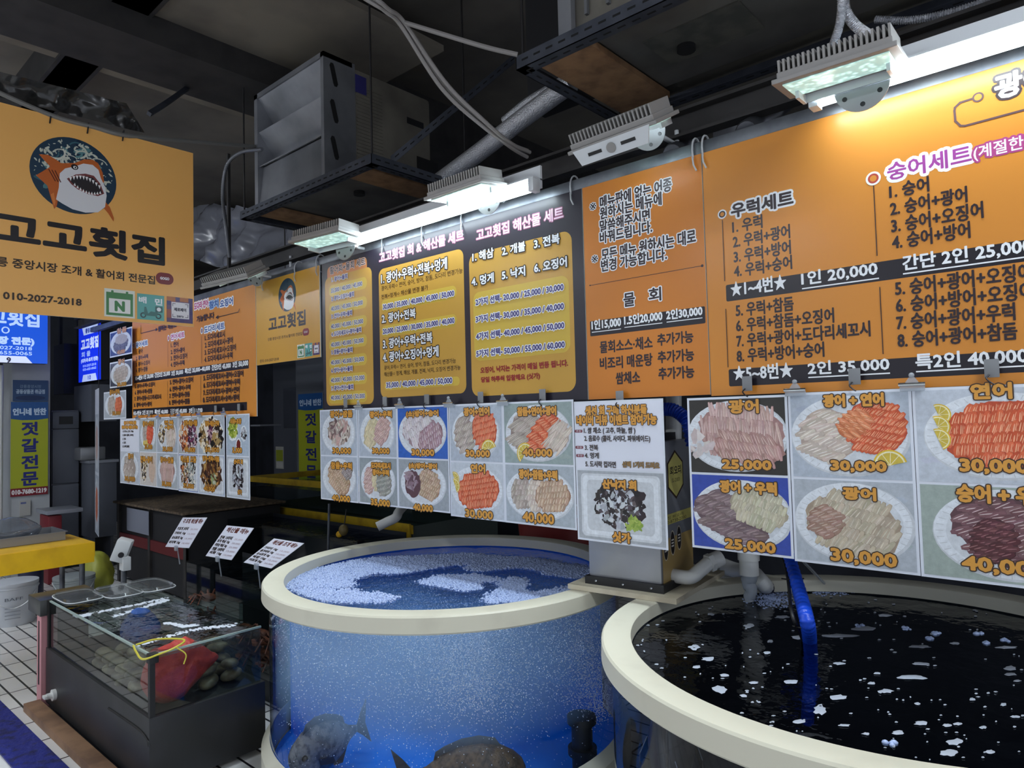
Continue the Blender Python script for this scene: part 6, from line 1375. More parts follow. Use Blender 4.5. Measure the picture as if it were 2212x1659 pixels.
# ---------------------------------------------------------------- dark tanks behind it, with price cards
CRT = clear_mat('dim_tank_glass', (196, 206, 206), .04, 1.35, milky=.03, milk=(40, 48, 54)); SEAD = clear_mat('dim_rippled_water', (200, 208, 210), .03, 1.36, wave=(10, .6))
def box_tank(name, label, x0, x1, y0, y1, z1, zg, base_m, glass_m, rim_m, rim=.0, bottom_legs=False):
    t = thing(name, label, 'fish tank', ((x0+x1)/2, (y0+y1)/2, 0))
    b = B(); b.box((x0, y0, 0.0), (x1, y1, zg), bev=.003); b.build('base', base_m, t)
    for q in ([(x0, y0, zg), (x1, y0, zg), (x1, y0, z1), (x0, y0, z1)], [(x1, y0, zg), (x1, y1, zg), (x1, y1, z1), (x1, y0, z1)], [(x0, y0, zg), (x0, y1, zg), (x0, y1, z1), (x0, y0, z1)]):
        b = B(); b.face(q); b.build('glass_pane', glass_m, t)
    b = B(); b.box((x0, y1-.006, zg), (x1, y1, z1)); b.build('back_panel', base_m, t)
    if rim:
        for lo, hi in (((x0-.01, y0-.01, z1-rim), (x1+.01, y0+.03, z1)), ((x0-.01, y1-.03, z1-rim), (x1+.01, y1+.01, z1)), ((x0-.01, y0+.03, z1-rim), (x0+.03, y1-.03, z1)), ((x1-.03, y0+.03, z1-rim), (x1+.01, y1-.03, z1))):
            b = B(); b.box(lo, hi, bev=.003); b.build('rim', rim_m, t)
        b = B(); b.box((x0-.01, y0-.01, zg-.06), (x1+.01, y0-.001, zg+.01)); b.build('lower_band', rim_m, t)
    b = B(); b.face([(x0+.006, y0+.006, z1-rim-.03), (x1-.006, y0+.006, z1-rim-.03), (x1-.006, y1-.008, z1-rim-.03), (x0+.006, y1-.008, z1-rim-.03)])
    return t, b
DB = mat('dark_tank_base', (34, 36, 42), .5)
cq = onZ(470, 1235, .66)
tk, b = box_tank('crab_tank', 'dark glass tank of brown crabs behind the low glass tank, under the left price card', onZ(380, 1218, .66).x, -4.22*CAMZ/1.55-.02, 2.02, 2.42, .66, .12, DB, CRT, DB)
o = b.build('tank_water', SEAD, None, (-4.7, 2.2, .63)); tag(o, 'dark water in the crab tank under the left price card', 'water')
tx0 = -4.22*CAMZ/1.55+.0; 
tk, b = box_tank('crab_tank', 'dark glass tank beside the blue lined round tank, under the right price card', tx0, C1[0]-R1-.05, 2.02, 2.42, .64, .12, DB, CRT, DB)
o = b.build('tank_water', SEAD, None, (-3.8, 2.2, .61)); tag(o, 'dark water in the tank under the middle and right price cards', 'water')
CRAB = mat('brown_crab_shell', (170, 96, 66), .5, noise=(20, (112, 62, 48), .4, .6)); rr = random.Random(3)
def crab(label, c, s_, rot):
    t = thing('crab', label, 'crab', c, 'crabs heaped in the dark tanks')
    b = B(); b.ball(c, .06*s_, CRAB, 2, (1.25, .95, .5)); b.build('shell', CRAB, t)
    for sg in (-1, 1):
        for k_ in range(3):
            a = rot+sg*(.5+.5*k_); q0 = Vector(c)+Vector((math.cos(a), math.sin(a), 0))*.05*s_; b = B(); b.tube([q0, q0+Vector((math.cos(a)*.05, math.sin(a)*.05, .035))*s_, q0+Vector((math.cos(a)*.10, math.sin(a)*.10, -.02))*s_], [.009*s_, .007*s_, .003*s_], CRAB, 6); b.build('leg', CRAB, t)
        a = rot+sg*.22; q0 = Vector(c)+Vector((math.cos(a), math.sin(a), 0))*.06*s_; b = B(); b.tube([q0, q0+Vector((math.cos(a)*.05, math.sin(a)*.05, .01))*s_], .012*s_, CRAB, 6); b.ball(q0+Vector((math.cos(a)*.07, math.sin(a)*.07, .012))*s_, .022*s_, CRAB, 1, (1.3, .8, .7)); b.build('claw', CRAB, t)
spots = []
xa_ = onZ(380, 1218, .66).x
for zz in (.18, .30, .42):
    for x in np.arange(xa_+.12, tx0-.14, .20): spots.append((x+rr.uniform(-.02, .02), 2.12, zz, 'brown crab heaped in the tank under the left price card'))
for zz in (.18, .30):
    for x in np.arange(tx0+.14, C1[0]-R1-.18, .22): spots.append((x+rr.uniform(-.02, .02), 2.13, zz, 'brown crab heaped in the tank under the right price card'))
for x, y, z, lab in spots: crab(lab, (x, y, z), rr.uniform(.85, 1.05), rr.uniform(0, 6))
# price cards
CARD = mat('white_card', (214, 216, 228), .4)
def card(label, c4_, rows, head):
    bl, br, tr_, tl = c4_
    Yb = 2.0; kz_ = .45
    zref = onY(*bl, Yb).z; n_ = Vector((0, -1, kz_)).normalized(); p0_ = onY(*bl, Yb)
    def hit(x, y): d = ray(x, y); o_ = Vector((0, 0, CAMZ)); return o_+d*((p0_-o_).dot(n_)/d.dot(n_))
    Pb, Pr, Pt = hit(*bl), hit(*br), hit(*tl); Pc = Pr+Pt-Pb
    t = thing('price_card', label, 'price card', (Pb+Pr)/2, 'price cards on the dark tanks')
    b = B(); b.prism([Pb, Pr, Pc, Pt], -n_*.0015*-1 if False else n_*-.0015); b.build('card', CARD, t)
    U_ = (Pr-Pb).normalized(); V_ = (Pt-Pb).normalized(); W1, H1 = (Pr-Pb).length, (Pt-Pb).length
    P = Paint(Pb+n_*.0008, U_, V_, n_)
    P.rect(.002, .002, W1-.002, H1-.002, (214, 216, 230))
    P.text(head, W1*.12, H1*.80, W1*.8, H1*.15, (92, 40, 34), bold=.002)
    for i, r_ in enumerate(rows):
        y = H1*(.66-.62/len(rows)*i); P.text(r_[0], W1*.06, y-.02, W1*.46, H1*.10, (50, 42, 42), bold=.0018); P.text(r_[1], W1*.62, y-.02, W1*.30, H1*.06, (150, 120, 130))
    P.build('lettering', INK, t)
    mid_ = (Pb+Pr)/2; b = B(); b.tube([mid_-n_*.004, mid_-Vector((0, -.01, .05)), Vector((mid_.x, mid_.y+.02, .63))], .004, CLIP, 6); b.box((mid_.x-.015, mid_.y-.012, mid_.z-.022), (mid_.x+.015, mid_.y+.004, mid_.z+.012), bev=.002); b.build('clear_stand', CLIP, t)
card('left price card of three, headed in red, leaning over the crab tank', ((357, 1181), (408, 1184), (445, 1122), (395, 1118)), (('키조개 3마리', '20,000'), ('가리비 1kg', '15,000'), ('모시조개 1kg', '15,000'), ('바지락 1kg', '10,000')), '각 조개, 해산물 메뉴')
card('middle price card of three leaning over the dark tanks', ((444, 1201), (500, 1210), (547, 1142), (490, 1135)), (('전복 10마리', '25,000'), ('멍게 해삼 1kg', '20,000'), ('자연산 해삼 1kg', '25,000'), ('개불 10마리', '15,000'), ('석화 1kg', '10,000')), '해산물 메뉴')
card('right price card of three, next to the rim of the blue lined round tank', ((526, 1215), (586, 1228), (651, 1173), (592, 1163)), (('가리비 1kg', '15,000'), ('홍가리비 1kg', '10,000'), ('모시조개 1kg', '10,000'), ('백합 1kg', '15,000'), ('키조개 2kg', '20,000')), '해산물 조개 메뉴')

# long dark tank, yellow framed tank behind
YF = mat('yellow_painted_frame', (204, 168, 40), .45, noise=(8, (170, 136, 34), .45, .7))
DY = 2.95
zd = onY(600, 1140, DY).z
tk, b = box_tank('display_tank', 'long dark water tank behind the price cards, below the yellow framed tank', onY(492, 1110, DY).x, onY(772, 1170, DY).x, DY, DY+.45, zd, .15, DB, CRT, DB)
o = b.build('tank_water', clear_mat('dim_blue_water', (110, 140, 190), .03, 1.4, wave=(8, .7)), None, (-5.2, DY+.2, zd)); tag(o, 'rippled dark blue water in the long tank behind the price cards', 'water')
YY = 3.6; zy1 = onY(541, 1028, YY).z; zyb = onY(531, 1088, YY).z
tk, b = box_tank('display_tank', 'yellow framed glass tank standing behind the long dark water tank', onY(541, 1028, YY).x, onY(890, 1060, YY).x, YY, YY+1.0, zy1, zyb, mat('dark_green_panel', (74, 84, 80), .6), CRT, YF, rim=.06)
o = b.build('tank_water', SEAD, None, (-6, YY+.5, zy1-.09)); tag(o, 'dark water inside the yellow framed tank', 'water')
b = B(); q = onY(531, 1110, YY-.02); b.box((q.x, YY-.03, zyb-.10), (onY(890, 1110, YY).x, YY-.012, zyb+.02)); o = b.build('yellow_beam', YF, None, (q.x+1, YY-.02, zyb-.1)); tag(o, 'yellow painted beam along the foot of the yellow framed tank', 'beam')
# yellow float, white elbow, wires, thin post
q = onY(742, 1145, DY-.02); t = thing('float_valve', 'yellow nosed float hanging on a wire over the long dark tank', 'float', q)
b = B(); b.ball(q, .035, mat('olive_float', (120, 104, 62), .5), 3, (1, 1, 1.2)); b.build('body', mat('olive_float', (120, 104, 62), .5), t); b = B(); b.ball(q+Vector((-.025, -.02, -.03)), .024, mat('yellow_float', (230, 176, 24), .45), 2); b.build('yellow_nose', mat('yellow_float', (230, 176, 24), .45), t)
b = B(); b.tube([q+Vector((.01, 0, .03)), onY(748, 1100, DY)], .004, BLKC, 6); b.build('wire', BLKC, t)
b = B(); b.tube(curve_pts([onY(815, 1138, 2.85), onY(835, 1128, 2.9), onY(855, 1118, 2.95), onY(862, 1105, 3.05), onY(880, 1085, 3.3), onY(900, 1065, 3.7)], 8), .032, PVC, 14); o = b.build('elbow_pipe', PVC, None, onY(815, 1138, 2.85)); tag(o, 'white elbow pipe end pointing down under the middle poster row', 'pipe')
b = B(); b.tube([onY(711, 1088, 2.8), onY(709, 1185, 2.8)], .009, STEEL, 8); q_ = onY(709, 1185, 2.8); b.tube([q_, (q_.x, q_.y, 0)], .009, STEEL, 8); o = b.build('thin_rod', STEEL, None, (q_.x, q_.y, 0)); tag(o, 'thin upright steel rod below the first strip of the middle poster row', 'rod')
# dark round tub behind the blue lined tank, red basin
q = onZ(985, 1130, 1.0); tb = (onY(940, 1130, 5.3).x, 5.3); tz_ = onY(940, 1112, 4.9).z
t = thing('dark_tub', 'dark round tub behind the far rim of the blue lined tank', 'tub', (tb[0], tb[1], 0))
b = B(); b.lathe(tb, [(0, .05), (.50, .0), (.54, tz_*.5), (.56, tz_-.02), (.58, tz_), (.55, tz_), (.52, tz_-.1), (0, tz_-.12)], seg=48); b.build('shell', mat('dark_tub_plastic', (38, 38, 44), .5), t)
q = (onY(1205, 1160, 3.65).x, 3.65); t = thing('red_basin', 'red plastic basin behind the rim under the last strip of the middle row', 'basin', (q[0], q[1], 0))
b = B(); b.lathe(q, [(0, .02), (.2, 0), (.24, .6), (.27, .93), (.29, .94), (.26, .94), (.22, .7), (0, .66)], seg=40); b.build('bowl', mat('dull_red_plastic', (128, 44, 40), .45), t); b = B(); b.lathe(q, [(.285, .935), (.30, .95), (.28, .955)], seg=40); b.build('rim', mat('pale_basin_rim', (190, 186, 180), .4), t)

# burlap covered table
zt_ = onY(300, 1090, 2.6).z
TX0, TX1 = onY(252, 1085, 2.6).x, onY(492, 1110, 2.95).x-.03
t = thing('covered_table', 'table under a rough brown mat, below the left poster row', 'table', ((TX0+TX1)/2, 2.9, 0))
BUR = mat('rough_brown_mat', (104, 88, 70), .85, noise=(26, (66, 56, 46), .4, .65), bump=(50, 1.0))
b = B(); b.box((TX0, 2.56, zt_-.02), (TX1, 3.55, zt_+.004), bev=.01); b.build('mat_cover', BUR, t)
b = B(); b.box((TX0+.03, 2.62, .06), (TX1-.03, 3.5, zt_-.03)); b.build('dark_cabinet', mat('dark_cabinet', (30, 30, 34), .6), t)
b = B(); b.box((TX0+.02, 2.60, .40), (TX1-.02, 2.619, .50)); b.build('red_band', mat('dull_red_band', (92, 26, 30), .6), t)
for i in range(3): b = B(); x = TX0+.03+(TX1-TX0-.1)*i/2; b.box((x, 2.595, .0), (x+.05, 2.62, zt_-.03)); b.build('post', BEAMM, t)
q0, q1 = onY(275, 1145, 2.585), onY(322, 1105, 2.585); b = B(); b.box((q0.x, 2.58, q0.z), (q1.x, 2.585, q1.z)); o = b.build('paper_notice', mat('grey_paper', (120, 124, 138), .7), None, (q0.x, 2.58, q0.z)); tag(o, 'grey paper notice hanging under the brown mat table', 'paper')

# scale display
sq = onY(264, 1188, 1.72)
t = thing('scale_display', 'white weighing scale display on a grey post behind the low glass tank', 'scale', (sq.x, sq.y, 0))
rot = Euler((-.35, 0, -.5), 'XYZ').to_matrix()
b = B(); b.box((sq.x-.06, sq.y-.045, sq.z-.075), (sq.x+.06, sq.y+.045, sq.z+.075), None, rot, sq, bev=.012); b.build('head', mat('white_scale_case', (206, 210, 212), .4), t)
b = B(); b.box((sq.x-.042, sq.y-.047, sq.z-.005), (sq.x+.042, sq.y-.044, sq.z+.055), None, rot, sq); b.build('screen', mat('dull_lcd', (104, 112, 106), .3), t)
b = B(); b.box((sq.x-.04, sq.y-.047, sq.z-.055), (sq.x+.04, sq.y-.044, sq.z-.02), None, rot, sq); b.build('keypad', mat('grey_keypad', (120, 124, 140), .5), t)
b = B(); b.box((sq.x+.0, sq.y-.02, sq.z-.13), (sq.x+.075, sq.y+.03, sq.z-.04), bev=.006); b.build('bracket', mat('white_scale_case', (206, 210, 212), .4), t)
b = B(); b.tube([(sq.x+.068, sq.y-.03, sq.z-.02), (sq.x+.08, sq.y-.035, sq.z-.02)], .018, BLKP, 12); b.build('knob', BLKP, t)
b = B(); b.tube([(sq.x+.03, sq.y, sq.z-.12), (sq.x+.015, sq.y, 0)], .018, STEEL, 12); b.build('post', STEEL, t)

# ---------------------------------------------------------------- yellow table with tray, buckets below
tz = .78; e0, e1_ = onZ(0, 1195, tz), onZ(210, 1172, tz); txf = (e0.x+e1_.x)/2; tyr = e1_.y
t = thing('yellow_table', 'table with a bright yellow cover at the lower left', 'table', (txf-.5, tyr-1, 0))
YC = mat('yellow_vinyl_cover', (238, 190, 24), .4, noise=(5, (214, 166, 22), .45, .7))
b = B(); b.box((txf-.55, tyr-2.4, tz-.015), (txf, tyr, tz), bev=.006); b.box((txf-.001, tyr-2.4, tz-.14), (txf+.006, tyr, tz-.004)); b.box((txf-.55, tyr-.001, tz-.10), (txf, tyr+.006, tz-.004)); b.build('cover', YC, t)
for x, y in ((txf-.05, tyr-.06), (txf-.5, tyr-.06)): b = B(); b.tube([(x, y, 0), (x, y, tz-.02)], .018, STEEL, 12); b.build('leg', STEEL, t)
q = onZ(60, 1172, tz); t = thing('steel_tray', 'shallow steel tray on the yellow table', 'tray', (q.x, q.y-.15, tz))
b = B(); x0_, x1_, y0_, y1_ = q.x-.22, q.x+.12, q.y-.55, q.y+.2
for lo, hi in (((x0_, y0_, tz+.002), (x1_, y1_, tz+.006)), ((x0_, y0_, tz+.006), (x0_+.004, y1_, tz+.06)), ((x1_-.004, y0_, tz+.006), (x1_, y1_, tz+.06)), ((x0_+.004, y1_-.004, tz+.006), (x1_-.004, y1_, tz+.06)), ((x0_-.012, y0_, tz+.06), (x0_+.004, y1_+.012, tz+.064)), ((x1_-.004, y0_, tz+.06), (x1_+.012, y1_+.012, tz+.064)), ((x0_+.004, y1_-.004, tz+.06), (x1_-.004, y1_+.012, tz+.064))): b.box(lo, hi)
b.build('pan', mat('worn_steel', (150, 152, 156), .35, .7), t)
o = sack('plastic_bag', '', (q.x-.05, q.y-.08, tz+.085), .14, clear_mat('thin_plastic_bag', (200, 206, 214), .12, 1.5, milky=.3, milk=(150, 156, 164)), (.9, 1.3, .55), 7); tag(o, 'crumpled clear plastic bag lying in the steel tray', 'bag')
WPL = mat('white_bucket_plastic', (196, 202, 210), .45)
def bucket(label, px, py, r, h, m_, lidm=None, word=None, grp='buckets under the yellow table'):
    c = onZ(px, py, 0); t = thing('bucket', label, 'bucket', (c.x, c.y, 0), grp)
    b = B(); b.lathe(c, [(0, .002), (r*.84, 0), (r*.86, .01), (r*.97, h*.86), (r, h*.87), (r, h*.9), (r*.97, h*.9), (r*.98, h), (r*.94, h), (r*.93, h*.9), (0, h*.2)], seg=40); b.build('body', m_, t)
    b = B(); b.lathe(c, [(0, h+.002), (r*.9, h+.004), (r*1.0, h), (r*1.0, h-.02), (r*.985, h-.02)], seg=40); b.build('lid', lidm or m_, t)
    d = Vector((-c.x, -c.y, 0)).normalized(); s_ = Vector((-d.y, d.x, 0)); b = B(); b.tube(curve_pts([Vector((c.x, c.y, h*.86))+s_*r, Vector((c.x, c.y, h*.6))+d*r*1.02+s_*r*.6, Vector((c.x, c.y, h*.45))+d*r*1.04, Vector((c.x, c.y, h*.6))+d*r*1.02-s_*r*.6, Vector((c.x, c.y, h*.86))-s_*r], 6), .004, LAMPW, 6); b.build('handle', LAMPW, t)
    if word:
        P = Paint(Vector((c.x, c.y, 0))+d*r*.985-s_*-r*.35*-1, s_*1.0, (0, 0, 1), d); P.text(word, 0, h*.62, r*.7, h*.07, (90, 96, 110)); 
        for i in range(4): P.rect(0, h*(.2+.08*i), r*.6, h*(.22+.08*i), (150, 156, 166))
        P.build('lettering', INK, t)
    return c
bucket('white lidded bucket at the left edge, beneath the yellow table', 30, 1345, .17, .34, WPL, word='BAFF')
bucket('translucent lidded bucket between the yellow bag and the low glass tank', 160, 1318, .16, .30, mat('translucent_plastic', (150, 158, 160), .4))
c = onZ(115, 1325, 0); o = sack('yellow_bag', '', (c.x-.25, c.y+.42, .2), .17, mat('yellow_green_bag', (156, 158, 60), .5), (.8, .8, 1.0), 9); tag(o, 'yellow green plastic bag between the two buckets', 'bag')
c = onZ(45, 1300, 0); b = B(); b.lathe((c.x-.1, c.y+.1), [(0, 0), (.1, 0), (.1, .3), (.04, .36), (.04, .40), (0, .40)], seg=28); o = b.build('dark_bottle', mat('dark_blue_bottle', (30, 32, 60), .4), None, (c.x-.1, c.y+.1, 0)); tag(o, 'dark blue jug behind the white bucket', 'jug')

# ---------------------------------------------------------------- column with banners, lit signs, fridge
KX = -8.8
ky0, ky1 = onX(26, 900, KX).y, onX(108, 900, KX).y
b = B(); b.box((KX-.4, ky0, 0), (KX, ky1, 4.25)); struct('wall_column', b, mat('white_painted_column', (172, 176, 180), .6, noise=(2, (150, 154, 160), .4, .7)))
def banner(label, hitf, O, U, V, N, name='vertical_banner', par=None):
    return None
kp = lambda x, y: onX(x, y, KX+.02)
def flatprint(name, label, cat, p_bl, p_tr, draw, axis='X', plane=0.0, th=.004, group=None, m_=None, part='printed_face'):
    """a thin printed panel in the plane X=plane (facing +X) or Y=plane (facing -Y)"""
    t = thing(name, label, cat, p_bl, group)
    if axis == 'X':
        w_, h_ = p_tr.y-p_bl.y, p_tr.z-p_bl.z; b = B(); b.box((plane-th, p_bl.y, p_bl.z), (plane, p_tr.y, p_tr.z)); b.build('panel', EDGE if th < .05 else BLKP, t)
        P = Paint((plane+.0008, p_bl.y, p_bl.z), (0, 1, 0), (0, 0, 1), (1, 0, 0), px=lambda x, y: onX(x, y, plane))
    else:
        w_, h_ = p_tr.x-p_bl.x, p_tr.z-p_bl.z; b = B(); b.box((p_bl.x, plane, p_bl.z), (p_tr.x, plane+th, p_tr.z)); b.build('panel', EDGE if th < .05 else BLKP, t)
        P = Paint((p_bl.x, plane-.0008, p_bl.z), (1, 0, 0), (0, 0, 1), (0, -1, 0), px=lambda x, y: onY(x, y, plane))
    draw(P, w_, h_); P.build(part, m_ or INK, t); return t
def jeot(P, w_, h_, phone=True):
    z0 = .10*h_ if phone else 0; GNY = (164, 172, 40); NB = (36, 44, 118)
    P.rect(0, 0, w_, h_, GNY); P.poly([(0, .82*h_), (w_*.3, .805*h_), (w_*.7, .805*h_), (w_, .82*h_), (w_, h_), (0, h_)], (36, 82, 140))
    P.text('언니네 반찬', .06*w_, .86*h_, .88*w_, .07*h_, (186, 206, 226), bold=.004)
    for i, ch in enumerate('젓갈전문'): P.text(ch, .30*w_, (.645-.178*i if phone else .63-.2*i)*h_, .42*w_, .135*h_, NB, bold=.006)
    if phone: P.rect(0, 0, w_, .085*h_, (120, 34, 44)); P.text('010-7680-1219', .04*w_, .022*h_, .92*w_, .045*h_, (226, 222, 222), bold=.003)
flatprint('vertical_banner', 'yellow green vertical banner with navy lettering on the white column', 'banner', kp(22, 1074), kp(104, 868), jeot, 'X', KX+.02)
def topb(P, w_, h_): P.rect(0, 0, w_, h_, (38, 66, 104)); P.text('강릉중앙시장', .2*w_, .62*h_, .6*w_, .16*h_, (120, 140, 160)); P.text('공동상품권 취급점', .1*w_, .36*h_, .8*w_, .2*h_, (150, 168, 188), bold=.002); P.ell(w_/2, .16*h_, .42*w_, .12*h_, (26, 46, 84))
flatprint('shop_plate', 'dull blue plate above the yellow green banner on the column', 'sign', kp(27, 867), kp(104, 822), topb, 'X', KX+.02)
def qr(P, w_, h_): P.rect(0, 0, w_, h_, (168, 168, 164)); P.rect(.1*w_, .78*h_, .6*w_, .9*h_, (88, 98, 140))
flatprint('small_notice', 'small pale paper notice taped low on the white column', 'paper', kp(42, 1115), kp(66, 1080), qr, 'X', KX+.02)
b = B(); q = onX(3, 950, KX+.05); b.tube([(q.x, q.y-.02, 0), (q.x, q.y-.02, onX(3, 790, KX).z)], .035, PVC, 16); o = b.build('down_pipe', PVC, None, (q.x, q.y, 0)); tag(o, 'white down pipe left of the column with the banner', 'pipe')
# lit signs
SIGNM = bpy.data.materials.new('backlit_sign'); SIGNM.use_nodes = True; nt = SIGNM.node_tree; bs = nt.nodes['Principled BSDF']; a_ = nt.nodes.new('ShaderNodeAttribute'); a_.attribute_name = 'ink'
nt.links.new(a_.outputs['Color'], bs.inputs['Base Color']); nt.links.new(a_.outputs['Color'], bs.inputs['Emission Color']); bs.inputs['Emission Strength'].default_value = .42; bs.inputs['Roughness'].default_value = .3
SB = (28, 82, 204); SW = (170, 196, 240)
s9 = KX+.35; p9 = lambda x, y: onX(x, y, s9)
def sign9(P, w_, h_):
    P.rect(0, 0, w_, h_, SB)
    def TT(s_, x0, y0, x1, h, c, cal=None): P.T(s_, x0, y0, x1, h, c, bold=.006, cal=cal)
    TT('고고횟집', -62, 697, 84, 36, SW); TT('(대게·회·조개 포장 전문)', -175, 736, 73, 19, SW)
    u, v = P.uv(12, 713); P.ell(u, v, .035, .035, SW); P.ell(u, v, .022, .024, SB)
    P.T('010-2027-2018', -45, 752, 69, 7.5, SW, bold=.0012); P.T('033-655-0065', -38, 763.5, 69, 7.5, SW, bold=.0012)
    u, v = P.uv(56, 770); u2, v2 = P.uv(70, 786); P.poly([(0, 0), (u2, 0), (u, v), (0, v)], (200, 210, 240)); P.T('9', 14.5, 783, 23, 11, (40, 40, 60), bold=.003)
bl9 = p9(103, 786); tr9 = p9(103, 640); bl9 = Vector((s9, bl9.y-1.15, bl9.z)); 
t = flatprint('lit_sign', 'glowing blue shop sign numbered 9 hanging below the big shark sign', 'sign', bl9, tr9, sign9, 'X', s9, .12, 'glowing blue stall number signs', SIGNM)
s10 = 2.62; p10 = lambda x, y: onY(x, y, s10)
def sign10(P, w_, h_):
    P.rect(0, 0, w_, h_, (20, 50, 226)); P.poly([(.24*w_, .84*h_), (.8*w_, .84*h_), (.88*w_, .985*h_), (.16*w_, .985*h_)], (176, 194, 240)); P.text('중앙시장', .32*w_, .87*h_, .4*w_, .08*h_, (40, 60, 150), bold=.004)
    P.text('고고횟집', .12*w_, .58*h_, .78*w_, .19*h_, (190, 206, 244), bold=.008); P.text('회 물', .14*w_, .45*h_, .4*w_, .09*h_, (150, 176, 240), bold=.003); P.text('(대게·회·조개 전문)', .12*w_, .34*h_, .76*w_, .075*h_, (180, 200, 240), bold=.004)
    P.text('010-2027-2018', .2*w_, .265*h_, .6*w_, .04*h_, (150, 176, 240), bold=.002); P.text('033-655-0065', .2*w_, .20*h_, .6*w_, .04*h_, (150, 176, 240), bold=.002)
    P.poly([(.16*w_, 0), (.84*w_, 0), (.78*w_, .125*h_), (.22*w_, .125*h_)], (176, 194, 240)); P.text('10', .44*w_, .03*h_, .13*w_, .07*h_, (40, 60, 170), bold=.003)
a, c = p10(170, 827), p10(218, 703); a.z = p10(194, 823).z; c.z = p10(194, 702).z
flatprint('lit_sign', 'glowing blue shop sign numbered 10, farther back than sign 9', 'sign', a, c, sign10, 'Y', s10, .12, 'glowing blue stall number signs', SIGNM)
for nm, lab, q0, q1 in (('hanger_rod', 'dark rod above the glowing sign right of the white column', (p10(194, 702).x, s10+.06, p10(194, 702).z), None), ('hanger_rod', 'dark rod above the glowing sign at the left edge', (s9-.06, tr9.y-.5, tr9.z), None)):
    b = B(); b.tube([q0, (q0[0], q0[1], 4.25)], .012, TIE, 8); o = b.build(nm, TIE, None, q0); tag(o, lab, 'rod')
# fridge
FX = -8.9; FR = mat('grey_fridge_steel', (96, 100, 110), .4, .3, noise=(1.5, (84, 88, 98), .4, .7))
fy0, fy1 = onX(108, 900, FX).y+.02, onX(176, 900, FX).y-.02; fzt = onX(140, 886, FX).z
t = thing('fridge', 'tall grey fridge standing in the shade right of the white column', 'fridge', (FX-.35, (fy0+fy1)/2, 0))
b = B(); b.box((FX-.7, fy0, .03), (FX-.03, fy1, fzt), bev=.01); b.build('body', FR, t)
zs = onX(140, 1045, FX).z; zp = onX(140, 926, FX).z
b = B(); b.box((FX-.029, fy0+.005, zs+.008), (FX, fy1-.005, zp-.006), bev=.006); b.build('door', FR, t); b = B(); b.box((FX-.029, fy0+.005, .08), (FX, fy1-.005, zs-.008), bev=.006); b.build('door', FR, t)
b = B(); b.box((FX-.029, fy0+.005, zp), (FX, fy1-.005, fzt-.02), bev=.006); b.build('control_panel', FR, t); b = B(); b.box((FX, fy0+.25*(fy1-fy0), zp+.05), (FX+.004, fy0+.75*(fy1-fy0), fzt-.07)); b.build('display', BLKP, t)
# dark shelf unit with appliances right of the fridge
GX = -8.6; gy0, gy1 = max(fy1+.03, onX(178, 1000, GX).y), onX(252, 1000, GX).y
t = thing('shelf_unit', 'dark open shelf over a grey cabinet, between the fridge and the left poster row', 'shelf', (GX-.3, (gy0+gy1)/2, 0))
zA, zB, zC = onX(215, 1000, GX).z, onX(215, 910, GX).z, onX(215, 830, GX).z
GC = mat('grey_cabinet', (84, 88, 98), .5)
b = B(); b.box((GX-.6, gy0, .35), (GX, gy1, zA), bev=.004); b.build('cabinet', GC, t); b = B(); b.box((GX-.62, gy0-.02, zA), (GX+.01, gy1+.02, zA+.03)); b.build('worktop', mat('pale_worktop', (130, 134, 144), .4), t)
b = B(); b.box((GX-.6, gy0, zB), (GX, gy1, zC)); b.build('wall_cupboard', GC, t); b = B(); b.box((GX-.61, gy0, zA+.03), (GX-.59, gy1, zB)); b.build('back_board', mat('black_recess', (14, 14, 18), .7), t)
for y in (gy0+.02, gy1-.05): b = B(); b.box((GX-.6, y, 0), (GX-.04, y+.03, .35)); b.build('leg', GC, t)
q = onX(197, 985, GX-.2); b = B(); b.box((q.x-.12, q.y-.14, zA+.032), (q.x+.1, q.y+.12, zA+.18), bev=.02); o = b.build('steel_pot', mat('worn_steel', (150, 152, 156), .35, .7), None, (q.x, q.y, zA+.032)); tag(o, 'steel container on the dark shelf right of the fridge', 'container')
# red cooler box and white counter before the fridge
q0, q1 = onX(104, 1170, -8.2), onX(134, 1112, -8.2); b = B(); b.box((-8.5, q0.y, 0), (-8.2, q1.y, q1.z), bev=.01); o = b.build('red_box', mat('dark_red_plastic', (112, 26, 36), .5), None, (-8.35, (q0.y+q1.y)/2, 0)); tag(o, 'dark red box in front of the grey fridge', 'box')
b = B(); b.box((-8.56, q0.y-.02, q1.z+.015), (-8.16, q1.y+.18, q1.z+.055), bev=.004); o = b.build('shelf_board', mat('pale_worktop', (130, 134, 144), .4), None, (-8.36, q0.y, q1.z)); tag(o, 'pale board laid over the dark red box', 'board')
# dark cupboard mass above the shelf
q0, q1 = onX(138, 850, -9.3), onX(205, 745, -9.3); b = B(); b.box((-9.7, q0.y, q0.z), (-9.3, q1.y, q1.z)); b.box((-9.7, q0.y+.05, q1.z), (-9.65, q0.y+.08, 4.25)); b.box((-9.7, q1.y-.08, q1.z), (-9.65, q1.y-.05, 4.25)); o = b.build('hanging_cupboard', mat('navy_cupboard', (30, 36, 56), .6), None, (-9.2, (q0.y+q1.y)/2, q0.z)); tag(o, 'dark navy cupboard behind the glowing sign numbered 10', 'cupboard')
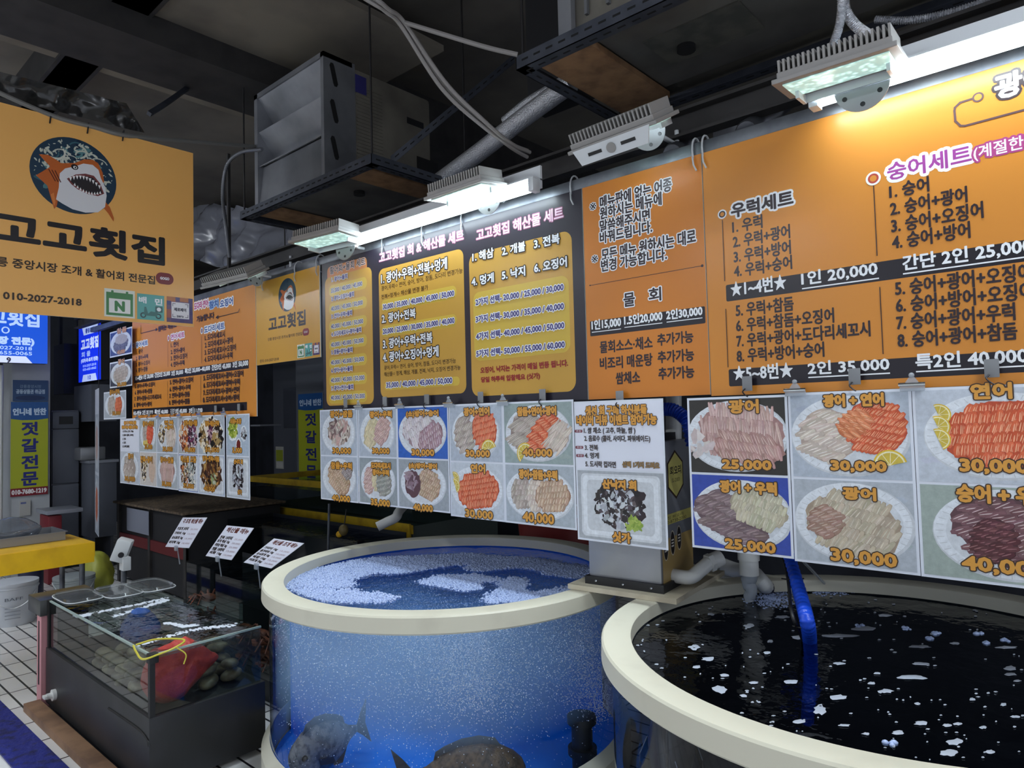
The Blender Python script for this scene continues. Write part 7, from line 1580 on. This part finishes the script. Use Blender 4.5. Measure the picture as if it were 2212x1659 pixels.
# edge-on poster strip
e_t, e_b = onY(216, 838, 2.3), onY(213, 1160, 2.3); dv = ray(214, 1000); dv.z = 0; dv.normalize(); rt = Matrix.Rotation(.075, 3, 'Z') @ dv
t = thing('menu_poster', 'long photo strip hanging almost edge on, right of the fridge', 'poster', e_b)
pa = [Vector((e_b.x, e_b.y, e_b.z))+rt*s_ for s_ in (0, .42)]; b = B(); nn_ = rt.cross(Vector((0, 0, 1)))
b.prism([pa[0], pa[1], pa[1]+Vector((0, 0, e_t.z-e_b.z)), pa[0]+Vector((0, 0, e_t.z-e_b.z))], nn_*.002); b.build('sheet', SHEET, t)
b = B(); b.tube([(pa[0].x, pa[0].y, e_t.z), (pa[0].x, pa[0].y, 4.25)], .003, WIRE, 6); b.build('cord', WIRE, t)
for i in range(2):
    sgn = 1 if nn_.dot(-dv) > 0 else -1
    P = Paint(pa[0]+rt*.01+Vector((0, 0, .01+.6*i))+nn_*(.003 if sgn > 0 else -.001), rt, (0, 0, 1), nn_*sgn); dish(P, .40, .57, GB, SL((.0, .0, .7, .6, .2, PK_ if i else S_, 4, 5, .4))); P.build('dish_photo', PICT, t)
# inside of the stall, seen under the small shark sign
ZX = 5.2
b = B(); p0_, p1_ = onY(592, 1020, ZX), onY(640, 780, ZX); b.box((p0_.x, ZX, 0), (p1_.x, ZX+.5, p1_.z)); o = b.build('grey_cabinet', GC, None, ((p0_.x+p1_.x)/2, ZX, 0)); tag(o, 'tall grey cabinet in the dark stall below the small shark sign', 'cabinet')
p0_, p1_ = onY(612, 925, 4.9), onY(660, 835, 4.9); b = B(); b.box((p0_.x, 4.9, p0_.z), (p1_.x, 5.15, p1_.z), bev=.01); o = b.build('wall_box', mat('dim_grey_box', (66, 70, 80), .5), None, (p0_.x, 4.9, p0_.z)); tag(o, 'dim grey box hung on the cabinet left of the back banner', 'box')
p0_, p1_ = onY(596, 1012, 5.195), onY(612, 965, 5.195)
def cal_(P, w_, h_): P.rect(0, 0, w_, h_, (176, 176, 170)); P.rect(.05*w_, .35*h_, .95*w_, .85*h_, (150, 160, 50)); P.rect(.1*w_, .05*h_, .9*w_, .3*h_, (200, 200, 196))
flatprint('calendar', 'small white and yellow calendar deep in the stall under the small shark sign', 'calendar', p0_, p1_, cal_, 'Y', 5.195)
b = B(); p0_, p1_ = onY(541, 921, 4.4), onY(562, 908, 4.4); b.box((p0_.x, 4.4, p0_.z), (p1_.x, 4.7, p0_.z+.02)); o = b.build('wall_shelf', mat('pale_worktop', (130, 134, 144), .4), None, (p0_.x, 4.4, p0_.z)); tag(o, 'small pale shelf deep in the stall right of the left poster row', 'shelf')
bk = 4.6; p0_, p1_ = onY(646, 1035, bk), onY(697, 848, bk)
flatprint('vertical_banner', 'second yellow green banner with navy lettering, deep behind the black menu board', 'banner', p0_, p1_, lambda P, w_, h_: jeot(P, w_, h_, False), 'Y', bk)
b = B(); b.box((p0_.x-.08, bk+.02, 0), (p1_.x+.1, bk+.3, 3.2)); struct('wall_pier', b, mat('dim_grey_pier', (88, 92, 100), .7))
